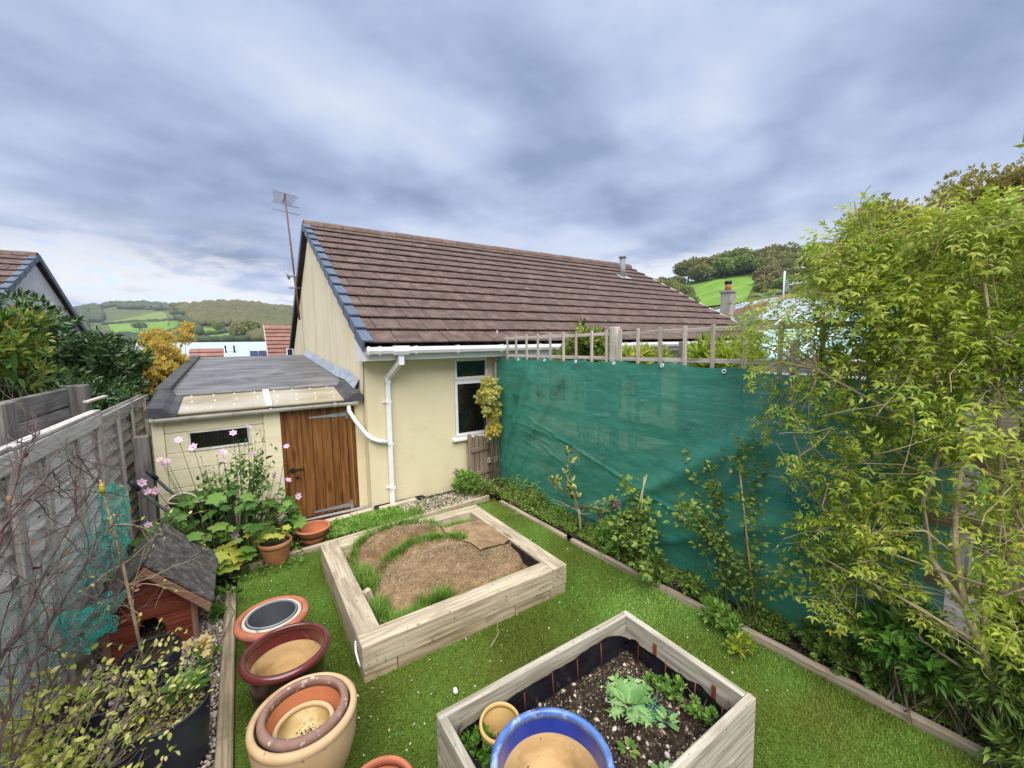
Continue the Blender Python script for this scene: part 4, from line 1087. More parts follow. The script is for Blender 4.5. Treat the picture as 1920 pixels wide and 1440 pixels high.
# pebbles by numpy: squashed, knobbly icosahedra
def ico(sub=0):
    bm = bmesh.new(); bmesh.ops.create_icosphere(bm, subdivisions=sub + 1, radius=1.0)
    V = np.array([v.co[:] for v in bm.verts]); F = np.array([[v.index for v in f.verts] for f in bm.faces]); bm.free()
    return V, F
ICO0, ICO1, ICO2 = ico(0), ico(1), ico(2)
def rotm(n, full=True):
    q = rng.normal(size=(n, 4)); q /= np.linalg.norm(q, axis=1)[:, None]
    w, x, y, z = q.T
    return np.stack([np.stack([1 - 2 * (y * y + z * z), 2 * (x * y - z * w), 2 * (x * z + y * w)], 1),
                     np.stack([2 * (x * y + z * w), 1 - 2 * (x * x + z * z), 2 * (y * z - x * w)], 1),
                     np.stack([2 * (x * z - y * w), 2 * (y * z + x * w), 1 - 2 * (x * x + y * y)], 1)], 1)
def pebbles(P, S, tmpl=ICO0, squash=(1, .75, .5)):
    n = len(P); V0, F0 = tmpl
    jit = 1 + rng.uniform(-.22, .22, (n, len(V0), 1))
    loc = V0[None] * jit * np.array(squash)[None, None] * S[:, None, None]
    Rm = rotm(n)
    a = rng.uniform(0, 6.28, n); tl = rng.normal(0, .35, n)
    V = np.einsum('nij,nkj->nki', Rm, loc) + P[:, None]
    F = (np.arange(n) * len(V0))[:, None, None] + F0[None]
    return V.reshape(-1, 3), F.reshape(-1, 3)
M['pebble'] = lmat('pebble', [(0.10, 0.08, 0.065), (0.22, 0.18, 0.145), (0.36, 0.32, 0.27), (0.52, 0.47, 0.40), (0.60, 0.57, 0.52), (0.30, 0.15, 0.08), (0.24, 0.22, 0.21)], 0.75, 0.0, 0.3)
n = 9500
xy = np.stack([rng.uniform(-1.22, -.315, n), rng.uniform(.6, 5.15, n)], 1)
V, F = pebbles(np.c_[xy, rng.uniform(-.008, .014, n)], rng.uniform(.009, .023, n))
tag(put('gravel', np_mesh('gravel', V, F, M['pebble'])), 'loose pale brown gravel strip between left fence and turf', 'gravel', kind='stuff')
n = 2600
xy = np.stack([rng.uniform(1.75, 3.3, n), rng.uniform(5.86, 6.46, n)], 1)
V, F = pebbles(np.c_[xy, rng.uniform(-.004, .02, n)], rng.uniform(.010, .024, n))
tag(put('gravel', np_mesh('gravel', V, F, M['pebble'])), 'grey gravel patch at the foot of the cream house wall', 'gravel', kind='stuff')
M['chip'] = lmat('chip', [(0.10, 0.07, 0.05), (0.25, 0.18, 0.13), (0.45, 0.38, 0.31), (0.62, 0.56, 0.50)], 0.8, 0.0, 0.3)
n = 1700
xy = np.stack([rng.uniform(ix0 + .02, ix1 - .02, n), rng.uniform(iy0, iy1 - .02, n)], 1)
s_ = rng.uniform(.003, .008, n) * np.where(rng.random(n) < .10, 3.0, 1)
V, F = pebbles(np.c_[xy, z2(xy[:, 0], xy[:, 1]) + s_ * .2], s_)
tag(put('soil_chips', np_mesh('soil_chips', V, F, M['chip']), b2), kind='stuff')
M['dark_chip'] = lmat('dark_chip', [(0.012, 0.008, 0.006), (0.03, 0.02, 0.014), (0.06, 0.042, 0.03), (0.13, 0.095, 0.07)], 0.9, 0.0, 0.2)
n = 3500
xy = np.stack([rng.uniform(ix0 + .02, ix1 - .02, n), rng.uniform(iy0, iy1 - .02, n)], 1)
V, F = pebbles(np.c_[xy, z2(xy[:, 0], xy[:, 1])], rng.uniform(.005, .018, n))
tag(put('soil_crumbs', np_mesh('soil_crumbs', V, F, M['dark_chip']), b2), kind='stuff')
n = 9000
t = rng.random(n); yy = rng.uniform(.0, 6.5, n)
xa = np.interp(yy, [0, 2.2, 3.6, 5.6, 6.5], [3.80, 3.66, 3.6, 3.5, 3.45])
xy = np.stack([xa + t * (3.92 - xa), yy], 1)
V, F = pebbles(np.c_[xy, np.full(n, .012)], rng.uniform(.005, .02, n))
tag(put('border_crumbs', np_mesh('border_crumbs', V, F, M['dark_chip'])), 'dark crumbly soil along the right hand planting border', 'soil', kind='stuff')

# ================================================================== POTS
def pot(name, label, loc, R, H, rb, rim_h, rim_o, wall, mb_, mr_, mi_, group=None, tilt=(0, 0, 0), floor=.03, bulge=0.0, mglaze=None, glaze_h=0.0, n=56):
    m = T_(loc, tilt)
    t = thing(name, label, 'pot', loc, 0, group)
    hb = H - rim_h
    ks = np.linspace(0, 1, 9)
    prof = [(.001, 0), (rb * .96, 0)] + [(rb + (R - rim_o - rb) * k ** .9 + bulge * math.sin(math.pi * min(1, k * 1.02)), .008 + (hb - .008) * k) for k in ks]
    MB().lathe(prof, n).build('body', mb_, t, m)
    ri = R - wall
    rr = min(.014, rim_h * .4)
    rim = [(R - rim_o - .002, hb - .004), (R - .006, hb), (R, hb + rr), (R - .002, H - rr), (R - .5 * wall, H), (ri + .004, H - .004), (ri, H - rr), (ri, hb - .004)]
    MB().lathe(rim, n, closed=True).build('rim', mr_, t, m)
    z_in = hb - .002
    if mglaze:
        z2_ = H - glaze_h
        rz = ri + (rb - wall - ri) * ((z_in - z2_) / max(z_in - floor, .01)) * .9
        MB().lathe([(ri, z_in), (rz, z2_)], n).build('glaze_band', mglaze, t, m)
        MB().lathe([(rz, z2_)] + [(rz + (rb - wall - rz) * k, z2_ + (floor - z2_) * k) for k in (.3, .6, .9)] + [(rb - wall - .02, floor), (.001, floor)], n).build('inner_wall', mi_, t, m)
    else:
        MB().lathe([(ri, z_in)] + [(ri + (rb - wall - ri) * k + bulge * math.sin(math.pi * k), z_in + (floor - z_in) * k) for k in (.25, .5, .75, .95)] + [(rb - wall - .02, floor), (.001, floor)], n).build('inner_wall', mi_, t, m)
    return t
pot('terracotta_pot', 'salmon terracotta pot with smaller pots nested in it, farthest in the row', (.071, 3.843, .012), .277, .368, .175, .055, .055, .052, M['terracotta'], M['terracotta'], M['terracotta_in'], floor=.05)
pot('pale_pot', 'chipped whitish pot ring nested in the farthest terracotta pot', (.071, 3.862, .07), .222, .298, .15, .03, .008, .028, M['pale_rim'], M['pale_rim'], M['stained_in'], floor=.03)
gp_ = pot('plastic_pot', 'dark grey plastic pot nested innermost in the farthest terracotta pot', (.071, 3.866, .10), .190, .275, .135, .022, .006, .016, M['grey_plastic'], M['grey_rim'], M['grey_plastic'], floor=.02)
for r_, z_ in ((.168, .17), (.16, .12)):
    MB().lathe([(r_, z_), (r_ - .006, z_ + .005), (r_ - .004, z_ + .009), (r_ + .002, z_ + .009)], 48).build('moulded_ring', M['grey_rim'], gp_, T_((.071, 3.866, .10)))
pot('glazed_pot', 'large glazed maroon pot with buff inside, second in the row', (.128, 3.269, .012), .295, .41, .21, .05, .03, .042, M['maroon_dark'], M['maroon_glaze'], M['buff_clay'], floor=.05, mglaze=M['maroon_glaze'], glaze_h=.12)
pot('cream_pot', 'tall cream clay pot with two pots inside it, nearest of the turf row', (.17, 2.582, .012), .297, .44, .20, .05, .004, .040, M['cream_clay'], M['cream_clay'], M['cream_clay'], floor=.04, bulge=.022)
pot('terracotta_pot', 'terracotta pot with lichen mottled rim set inside the cream pot', (.174, 2.607, .13), .249, .325, .17, .055, .035, .045, M['pale_rim'], M['rim_aged'], M['terracotta_in'], floor=.05)
pot('shallow_pot', 'small stained cream pot innermost of the cream pot nest', (.166, 2.60, .19), .172, .16, .13, .03, .004, .030, M['cream_clay'], M['cream_clay'], M['stained_in'], floor=.045)
pot('terracotta_pot', 'plain salmon terracotta pot rim beside the small raised bed', (.432, 1.926, .012), .178, .39, .13, .045, .018, .030, M['terracotta'], M['terracotta'], M['terracotta_in'], floor=.05)
bp_t = pot('blue_pot', 'big blue glazed pot with sandy inside standing in the small raised bed', (1.150, 1.445, .20), .308, .35, .235, .045, .012, .040, M['blue_glaze'], M['blue_rim'], M['buff_clay'], floor=.05, mglaze=M['blue_glaze'], glaze_h=.115)
pot('yellow_pot', 'small yellow clay pot leaning against the blue pot', (1.108, 1.868, .205), .120, .265, .085, .03, .004, .020, M['yellow_clay'], M['yellow_clay'], M['yellow_clay'], floor=.07, tilt=(R_(6), R_(-4), 0))
ys = MB(); Vd, Fd = ICO1
tag(put('soil_clod', np_mesh('soil_clod', *pebbles(np.c_[1.104 + rng.normal(0, .022, 220), 1.860 + rng.normal(0, .022, 220), .292 + rng.uniform(0, .025, 220)], rng.uniform(.007, .022, 220)), M['coir'])), 'crumbly brown soil left in the bottom of the yellow pot', 'soil', kind='stuff')
def crumbs(parent, c, r, n):
    a = rng.uniform(0, 6.28, n); q = r * rng.random(n) ** .8
    tag(put('crumbs', np_mesh('crumbs', *pebbles(np.c_[c[0] + q * np.cos(a) + .03, c[1] + q * np.sin(a) + .02, np.full(n, c[2])], rng.uniform(.002, .008, n)), M['dark_chip']), parent), kind='stuff')
crumbs(bp_t, (1.15, 1.445, .252), .16, 160)
for o_ in [o for o in bpy.data.objects if o.name.startswith('glazed_pot')]: crumbs(o_, (.128, 3.269, .065), .14, 90)
for o_ in [o for o in bpy.data.objects if o.name.startswith('shallow_pot')]: crumbs(o_, (.166, 2.60, .238), .09, 110)
# stone and moss at the bottom of the blue pot
st = put('stone', np_mesh('stone', *pebbles(np.array([[1.17, 1.50, .275]]), np.array([.05]), ICO1, (1, .8, .6)), M['concrete'], True)); tag(st, 'rounded grey brown stone lying inside the blue pot', 'stone')
M['moss'] = lmat('moss', [(0.06, 0.11, 0.01), (0.12, 0.19, 0.02), (0.20, 0.27, 0.04)], 0.9, 0.15)
c = np.array([1.09, 1.53, .265]); p = c + rng.normal(0, 1, (900, 3)) * np.array([.025, .02, .016])
V, F = blades(p, rng.uniform(.012, .03, 900), rng.uniform(.004, .008, 900), rng.uniform(.2, 1, 900), rng.uniform(0, 6.28, 900))
tag(put('moss', np_mesh('moss', V, F, M['moss'])), 'clump of yellow green moss inside the blue pot', 'moss', kind='stuff')
pot('terracotta_pot', 'brownish terracotta pot with a yellowing plant at the turf edge', (.19, 5.588, .0), .186, .29, .125, .055, .014, .022, M['terracotta_aged'], M['terracotta_aged'], M['soil'], floor=.24)
bw = thing('terracotta_bowl', 'low red terracotta bowl on a foot by the door step', 'bowl', (.655, 5.96, 0))
MB().lathe([(.001, 0), (.15, 0), (.155, .06), (.12, .085), (.19, .10), (.205, .17)], 44).build('body', M['terracotta_aged'], bw, T_((.655, 5.96, 0)))
MB().lathe([(.203, .165), (.218, .17), (.218, .19), (.20, .196), (.188, .188), (.188, .17)], 44, closed=True).build('rim', M['terracotta'], bw, T_((.655, 5.96, 0)))
MB().lathe([(.188, .18), (.175, .12), (.10, .105), (.001, .105)], 44).build('inner_wall', M['terracotta_in'], bw, T_((.655, 5.96, 0)))
M['red_plastic'] = pmat('red_plastic', [(0.30, 0.035, 0.025), (0.36, 0.05, 0.035)], 4, rough=0.4, bump=0.05, rnd=0)
rp_ = pot('red_pot', 'red plastic pot with white rings half hidden by the anemone', (.10, 6.22, .0), .17, .24, .12, .03, .008, .016, M['red_plastic'], M['red_plastic'], M['soil'], floor=.19)
for z_ in (.10, .135, .17):
    MB().lathe([(.138 + z_ * .12, z_), (.141 + z_ * .12, z_ + .003), (.139 + z_ * .12, z_ + .006)], 40).build('stripe', M['white_plastic'], rp_, T_((.10, 6.22, 0)))
# black tubs in the gravel
pot('black_tub', 'big black plastic tub with a sprawling yellow leaved shrub, nearest the camera', (-.548, 3.16, -.01), .240, .43, .195, .02, .004, .012, M['black_plastic'], M['black_plastic'], M['soil'], floor=.355)
pot('black_tub', 'black plastic tub holding a bare staked sapling by the kennel', (-.72, 3.93, -.01), .185, .36, .15, .02, .004, .010, M['black_plastic'], M['black_plastic'], M['soil'], floor=.265)
pot('black_tub', 'dark tub against the left fence, hidden by twigs', (-1.04, 3.52, -.01), .165, .36, .14, .02, .004, .010, M['black_plastic'], M['black_plastic'], M['soil'], floor=.30)
# green trug by the garage and two black tool handles
M['olive'] = pmat('olive', [(0.035, 0.045, 0.015), (0.055, 0.068, 0.025)], 4, rough=0.5, bump=0.1, rnd=0)
tg = thing('trug', 'dark olive oval trug with a cream handle under the garage window', 'trug', (-.55, 6.52, .45))
MB().lathe([(.001, .48), (.24, .48), (.31, .74), (.315, .76), (.30, .75), (.23, .52), (.001, .52)], 40).build('tub', M['olive'], tg, T_((-.52, 6.45, -.02), (0, 0, 0), (1.15, .8, 1)))
MB().tube([(-.72 + .15 * math.cos(t), 6.24 + .02 * math.sin(t), .74 + .13 * math.sin(t)) for t in np.linspace(0, math.pi, 12)], .012, 8).build('handle', M['pale_rim'], tg)
MB().tube([(-.52 + .36 * math.cos(t), 6.45 + .25 * math.sin(t), .745) for t in np.linspace(0, 2 * math.pi, 40)], .011, 6).build('rim', M['pale_rim'], tg)
MB().box(-.80, -.22, 6.35, 6.6, -.02, .46).build('stand', M['dark_fence'], tg)
wb = thing('barrow', 'upturned barrow with two black tube handles leaning on the left fence', 'wheelbarrow', (-1.1, 6.3, 0))
for dx, dy in ((0, 0), (.10, .38)):
    MB().tube([(-1.12 + dx, 6.02 + dy, 1.16), (-1.06 + dx, 6.06 + dy, 1.05), (-.98 + dx, 6.14 + dy, .88), (-.86 + dx, 6.22 + dy, .70), (-.75 + dx, 6.28 + dy, .30)], .020, 10).build('handle', M['zinc'], wb)
    MB().tube([(-1.125 + dx, 6.017 + dy, 1.17), (-1.06 + dx, 6.06 + dy, 1.05)], .028, 10).build('grip', M['black_plastic'], wb)
MB().prism([(-1.1, .02), (-.62, .02), (-.72, .34), (-1.0, .34)], 6.1, 6.6, 'y').build('tray', M['olive'], wb)

# ================================================================== KENNEL
kn = thing('kennel', 'small red boarded kennel with grey felt roof beside the gravel', 'kennel', (-.80, 4.9, 0))
kx, kh, kz = -.80, .28, .825
slope_ = (kz - .363) / .41
def zroof(x): return kz - slope_ * abs(x - kx) - .055
ky = 4.52
op = (-.915, -.715, .275)       # opening x0, x1, top
rows = [(.0, .148), (.150, .298), (.300, .448), (.450, .598), (.600, .74)]
for a, b in rows:
    half = lambda z: max(.02, min(kh, (kz - .075 - z) / slope_))
    segs = [(-kh, kh)] if a > .27 else [(-kh, op[0] - kx), (op[1] - kx, kh)]
    for s0, s1 in segs:
        pts = [(max(s0, -half(a)), a), (min(s1, half(a)), a), (min(s1, half(b)), b), (max(s0, -half(b)), b)]
        if pts[1][0] - pts[0][0] < .03: continue
        mb = MB().prism([(q[0], q[1] + .002) for q in pts[:2]] + [(q[0], q[1] - .004) for q in pts[2:]], -.012, .010, 'y')
        me = mb.mesh('plank', M['kennel_red'])
        bm = bmesh.new(); bm.from_mesh(me); bmesh.ops.bevel(bm, geom=bm.edges[:], offset=.004, segments=1, affect='EDGES'); bm.to_mesh(me); bm.free()
        put('plank', me, kn, T_((kx, ky, 0)))
MB().prism([(op[0] - .01, .10), (op[0] + .05, .298), (op[0] - .01, .298)], ky - .008, ky + .008, 'y').build('corner_fillet', M['kennel_red'], kn)
MB().prism([(op[1] + .01, .20), (op[1] + .01, .298), (op[1] - .06, .298)], ky - .008, ky + .008, 'y').build('corner_fillet', M['kennel_red'], kn)
MB().box(kx - kh + .02, kx + kh - .02, ky + .03, ky + .74, .005, .012).build('floor', M['kennel_trim'], kn)
for s in (-1, 1):
    for a, b in rows[:3]:
        piece('plank', .76, .022, b - a - .003, M['kennel_red'], kn, (kx + s * (kh + .002), ky + .395, (a + b) / 2), (0, 0, R_(90)), .004)
    piece('corner_post', .42, .05, .045, M['kennel_trim'], kn, (kx + s * (kh + .010), ky - .008, .215), (0, R_(90), 0), .004)
MB().prism([(-kh, 0), (kh, 0), (kh, .43), (0, .74), (-kh, .43)], ky + .76, ky + .78, 'y').build('back_wall', M['kennel_red'], kn, T_((kx, 0, 0)))
for s in (-1, 1):
    L = math.hypot(.43, .43 * slope_)
    a_ = math.atan(slope_)
    mb = MB().prism([(0, 0), (s * .43, -.43 * slope_), (s * .43 + s * .012, -.43 * slope_ + .02), (0, .026)], 4.425, 5.42, 'y')
    mb.build('roof_panel', M['kennel_felt'], kn, T_((kx, 0, kz - .005)))
    fb = MB().prism([(0, -.012), (s * .425, -.425 * slope_ - .010), (s * .405, -.425 * slope_ - .075), (0, -.088)], 4.405, 4.424, 'y')
    fb.build('barge_board', M['kennel_trim'], kn, T_((kx, 0, kz - .006)))
MB().tube([(kx, 4.42, kz + .022), (kx, 5.42, kz + .022)], .012, 8).build('ridge_roll', M['kennel_felt'], kn)
# ================================================================== VEGETATION helpers
def tmpl_oval(w=.5, droop=.12, fold=.10):
    V = np.array([(0, 0, 0), (-w * .42, .28, fold * .8), (w * .42, .28, fold * .8), (-w * .40, .62, fold * .6 - droop * .4), (w * .40, .62, fold * .6 - droop * .4), (0, 1, -droop), (0, .45, 0.02 - droop * .15)], float)
    F = np.array([(0, 2, 6), (0, 6, 1), (1, 6, 3), (2, 4, 6), (6, 4, 5), (6, 5, 3)])
    return V, F
def tmpl_lance(w=.26, droop=.2):
    V = np.array([(0, 0, 0), (-w / 2, .38, .03), (w / 2, .38, .03), (0, .42, 0.0), (0, 1, -droop)], float)
    F = np.array([(0, 2, 3), (0, 3, 1), (3, 2, 4), (3, 4, 1)])
    return V, F
def tmpl_lobed(lobes=5, depth=.42, droop=.15):
    pts = [(0, 0, 0)]
    a0, a1 = R_(-155), R_(155)
    n = lobes * 4
    for i in range(n + 1):
        t = a0 + (a1 - a0) * i / n
        ph = (i % 4) / 4.0
        r = 1.0 - depth * abs(math.sin(math.pi * (i / 4.0) + math.pi / 2)) ** .7 if True else 1
        r *= .62 + .38 * math.cos(t * .5) ** 1.5
        r *= 1 + (.07 if i % 2 else -.03)
        x, y = r * math.sin(t) * .62, .42 + r * math.cos(t) * .62
        pts.append((x, y, -droop * (x * x + max(0, y - .3) ** 2) * 1.4 + .05 * math.cos(t * 5)))
    c = len(pts); pts.append((0, .40, .03))
    V = np.array(pts); F = [(c, i, i + 1) for i in range(1, n + 1)] + [(c, 0, 1), (c, n + 1, 0)]
    return V, np.array(F)
def merge_t(parts):
    """parts: list of (V, F); one template"""
    vs, fs, b = [], [], 0
    for V, F in parts:
        vs.append(V); fs.append(F + b); b += len(V)
    return np.concatenate(vs), np.concatenate(fs)
def xf(t, loc=(0, 0, 0), rot=(0, 0, 0), s=1.0):
    m = T_(loc, rot, (s, s, s)); V, F = t
    V4 = np.c_[V, np.ones(len(V))] @ np.array(m).T
    return V4[:, :3], F
def tmpl_spray(n=7, leaf=None, ln=1.0, sp=.42, droop=.35, seed=0):
    """a compound leaf: a thin stalk along +Y with pairs of leaflets and one at the tip"""
    r = random.Random(seed)
    leaf = leaf or tmpl_lance(.40, .15)
    parts = []
    k = (n - 1) // 2
    for i in range(k):
        y = .22 + .62 * i / max(1, k - 1) if k > 1 else .5
        for s in (-1, 1):
            parts.append(xf(leaf, (0, y, -droop * y * y), (R_(-12 + r.uniform(-15, 15)), R_(r.uniform(-20, 20)), -s * R_(55 + r.uniform(-12, 12))), sp * r.uniform(.8, 1.1)))
    parts.append(xf(leaf, (0, .84, -droop * .7), (R_(-25), 0, R_(r.uniform(-10, 10))), sp * 1.15))
    a = np.array([(-.012, 0, 0), (.012, 0, 0), (.008, .5, -droop * .25), (-.008, .5, -droop * .25), (0, .9, -droop * .8)])
    parts.append((a, np.array([(0, 1, 2), (0, 2, 3), (3, 2, 4)])))
    return merge_t(parts)
def tmpl_whorl(n=7, leaf=None, tilt=25, seed=0, up=.3):
    """a shoot tip: leaves set round a short stem along +Y"""
    r = random.Random(seed)
    leaf = leaf or tmpl_oval(.42, .15)
    parts = []
    for i in range(n):
        a = i * 2.4 + r.uniform(-.3, .3)
        y = up * i / n
        m = Matrix.Rotation(a, 4, 'Y') @ Matrix.Rotation(R_(90 - tilt - 35 * i / n + r.uniform(-10, 10)), 4, 'X') @ Matrix.Rotation(R_(r.uniform(-20, 20)), 4, 'Y')
        s = r.uniform(.75, 1.05) * (1 - .35 * i / n)
        V, F = leaf
        V4 = np.c_[V * s, np.ones(len(V))] @ np.array(m).T
        parts.append((V4[:, :3] + np.array([0, y, 0]), F))
    return merge_t(parts)
def frames(D, Nn):
    D = D / np.linalg.norm(D, axis=1)[:, None]
    X = np.cross(D, Nn); l = np.linalg.norm(X, axis=1)[:, None]
    X = np.where(l < 1e-4, np.array([[1.0, 0, 0]]), X / np.maximum(l, 1e-6))
    Z = np.cross(X, D)
    return np.stack([X, D, Z], 2)
def inst(t, P, D, Nn, S):
    V0, F0 = t
    Rm = frames(D, Nn)
    V = np.einsum('nij,kj->nki', Rm, V0) * S[:, None, None] + P[:, None]
    F = (np.arange(len(P)) * len(V0))[:, None, None] + F0[None]
    return V.reshape(-1, 3), F.reshape(-1, 3)
def foliage(parent, part, t, P, D, Nn, S, mat, nparts=0, stuff='foliage'):
    """the nparts nearest clusters become parts of their own (shared mesh), the rest one joined part"""
    P, D, Nn, S = map(np.asarray, (P, D, Nn, S))
    d = np.linalg.norm(P - np.array(CAM), axis=1)
    o = np.argsort(d)
    P, D, Nn, S = P[o], D[o], Nn[o], S[o]
    k = min(nparts, len(P))
    if k:
        me = np_mesh(part, t[0], t[1], mat)
        Rm = frames(D[:k], Nn[:k])
        for i in range(k):
            m = Matrix([[*(Rm[i][j] * S[i]), P[i][j]] for j in range(3)] + [[0, 0, 0, 1]])
            put(part, me, parent, m)
    if len(P) > k:
        V, F = inst(t, P[k:], D[k:], Nn[k:], S[k:])
        tag(put(stuff, np_mesh(stuff, V, F, mat), parent), kind='stuff')
def shell(c, r, n, inner=.55, zlo=-1.0):
    """points in an ellipsoid shell with their outward directions"""
    q = rng.normal(size=(int(n * 1.8) + 8, 3)); q /= np.linalg.norm(q, axis=1)[:, None]
    q = q[q[:, 2] > zlo][:n]
    k = rng.uniform(inner, 1.0, len(q))[:, None]
    return np.array(c) + q * np.array(r) * k, q
def clumps(centres, n_each, spread, up=.4, jitter=.6):
    """cluster points round clump centres; returns positions, directions, normals"""
    P, D = [], []
    for c, r in centres:
        p, q = shell(c, np.array(r) * spread, n_each, .35)
        P.append(p); D.append(q + np.array([0, 0, up]) + rng.normal(0, jitter, q.shape))
    P, D = np.concatenate(P), np.concatenate(D)
    D /= np.linalg.norm(D, axis=1)[:, None]
    Nn = np.array([0, 0, 1.0]) + rng.normal(0, .45, P.shape)
    return P, D, Nn
def wander(p, d, L, r0, r1, seg, wob, grav=0.0, rr=random):
    p, d = Vector(p), Vector(d).normalized()
    pts, rad = [p.copy()], [r0]
    for i in range(seg):
        d = (d + Vector((rr.gauss(0, wob), rr.gauss(0, wob), rr.gauss(0, wob) + grav))).normalized()
        p = p + d * (L / seg)
        pts.append(p.copy()); rad.append(r0 + (r1 - r0) * (i + 1) / seg)
    return pts, rad, d
def twigs(mb, p, d, L, r, depth, kids=4, wob=.15, spread=.9, ratio=.55, grav=0.0, sides=5, tips=None, rr=random, seg=6):
    pts, rad, dl = wander(p, d, L, r, r * .35, seg, wob, grav, rr)
    mb.tube(pts, rad, sides, cap=False)
    if tips is not None:
        for i in range(2, len(pts)): tips.append((pts[i], (pts[i] - pts[i - 1]).normalized(), depth))
    if depth > 0:
        for k in range(kids):
            i = rr.randint(1, seg)
            base = (pts[i] - pts[i - 1]).normalized()
            nd = (base + Vector((rr.gauss(0, spread), rr.gauss(0, spread), rr.gauss(0, spread * .8)))).normalized()
            twigs(mb, pts[i], nd, L * ratio * rr.uniform(.6, 1.2), max(rad[i] * .6, .0012), depth - 1, kids, wob, spread, ratio, grav, max(3, sides - 1), tips, rr, max(3, seg - 1))
def tip_arrays(tips, n, jit=.02):
    idx = [random.randrange(len(tips)) for _ in range(n)]
    P = np.array([tips[i][0] for i in idx]) + rng.normal(0, jit, (n, 3))
    D = np.array([tips[i][1] for i in idx]) + rng.normal(0, .6, (n, 3)) + np.array([0, 0, .15])
    Nn = np.array([0, 0, 1.0]) + rng.normal(0, .4, (n, 3))
    return P, D, Nn

# leaf colours
M['l_dark'] = lmat('leaf_dark', [(0.016, 0.05, 0.018), (0.035, 0.085, 0.024), (0.065, 0.13, 0.033), (0.12, 0.18, 0.05)], 0.32, 0.15, 0.5)
M['l_yellowish'] = lmat('leaf_yellowish', [(0.05, 0.12, 0.02), (0.10, 0.18, 0.03), (0.22, 0.28, 0.045), (0.48, 0.44, 0.09)], 0.45, 0.3)
M['l_gold'] = lmat('leaf_gold', [(0.30, 0.36, 0.04), (0.48, 0.47, 0.06), (0.62, 0.50, 0.09), (0.66, 0.42, 0.13), (0.60, 0.30, 0.13)], 0.5, 0.35)
M['l_anemone'] = lmat('leaf_anemone', [(0.035, 0.095, 0.016), (0.065, 0.16, 0.024), (0.11, 0.23, 0.036), (0.19, 0.30, 0.05)], 0.5, 0.25)
M['l_lime'] = lmat('leaf_lime', [(0.20, 0.30, 0.03), (0.36, 0.42, 0.06), (0.50, 0.48, 0.08)], 0.5, 0.3)
M['l_jasmine'] = lmat('leaf_jasmine', [(0.09, 0.165, 0.014), (0.21, 0.31, 0.026), (0.35, 0.44, 0.048), (0.54, 0.55, 0.09), (0.56, 0.38, 0.11)], 0.45, 0.35, 0.35, (2.0, .35), [0, .25, .58, .92, 1])
M['l_rose'] = lmat('leaf_rose', [(0.06, 0.135, 0.026), (0.13, 0.23, 0.042), (0.23, 0.33, 0.065), (0.38, 0.44, 0.11)], 0.45, 0.28)
M['l_camellia'] = lmat('leaf_camellia', [(0.05, 0.09, 0.025), (0.13, 0.20, 0.05), (0.30, 0.34, 0.12), (0.40, 0.36, 0.10)], 0.35, 0.2, 0.45)
M['l_cover'] = lmat('leaf_cover', [(0.06, 0.125, 0.02), (0.13, 0.23, 0.035), (0.21, 0.33, 0.055), (0.33, 0.42, 0.10)], 0.5, 0.3)
M['l_weed2'] = lmat('leaf_weed_deep', [(0.05, 0.14, 0.02), (0.10, 0.23, 0.03), (0.18, 0.33, 0.05)], 0.4, 0.25, 0.45)
M['l_weed'] = lmat('leaf_weed', [(0.10, 0.22, 0.03), (0.17, 0.33, 0.05), (0.27, 0.42, 0.09)], 0.5, 0.3)
M['l_dry'] = lmat('leaf_dry', [(0.16, 0.11, 0.05), (0.28, 0.21, 0.10), (0.22, 0.22, 0.07), (0.36, 0.30, 0.15)], 0.7, 0.2)
M['l_oak'] = lmat('leaf_oak', [(0.15, 0.16, 0.04), (0.25, 0.26, 0.065), (0.34, 0.32, 0.085), (0.42, 0.31, 0.12), (0.31, 0.36, 0.08)], 0.5, 0.3, 0.3, (.5, .3))
M['l_shrub_yellow'] = lmat('leaf_shrub_yellow', [(0.22, 0.32, 0.04), (0.44, 0.50, 0.08), (0.62, 0.62, 0.16), (0.72, 0.66, 0.30)], 0.5, 0.35)
M['l_broad'] = lmat('leaf_broad', [(0.035, 0.10, 0.012), (0.07, 0.17, 0.02), (0.12, 0.24, 0.03)], 0.35, 0.2, 0.45)
M['l_euon'] = lmat('leaf_euonymus', [(0.78, 0.62, 0.04), (0.80, 0.68, 0.09), (0.82, 0.76, 0.36), (0.40, 0.44, 0.05)], 0.4, 0.45)
M['l_euon_white'] = lmat('leaf_euonymus_white', [(0.82, 0.80, 0.58), (0.80, 0.72, 0.16), (0.34, 0.40, 0.07), (0.66, 0.62, 0.16)], 0.4, 0.45)
M['l_thistle'] = lmat('leaf_thistle', [(0.11, 0.24, 0.06), (0.19, 0.36, 0.11), (0.32, 0.48, 0.22)], 0.5, 0.2)
M['petal_pink'] = lmat('petal_pink', [(0.72, 0.40, 0.60), (0.80, 0.54, 0.72), (0.84, 0.68, 0.80)], 0.6, 0.3)
M['petal_magenta'] = lmat('petal_magenta', [(0.42, 0.06, 0.28), (0.55, 0.12, 0.40)], 0.6, 0.3)
M['netcord'] = lmat('netcord', [(0.015, 0.33, 0.26), (0.04, 0.50, 0.40), (0.12, 0.60, 0.50)], 0.45, 0.3)
M['net_pale'] = lmat('net_pale', [(0.20, 0.42, 0.38), (0.36, 0.54, 0.50)], 0.5, 0.4)

OVAL, OVALW, LANCE = tmpl_oval(), tmpl_oval(.62, .1, .08), tmpl_lance()
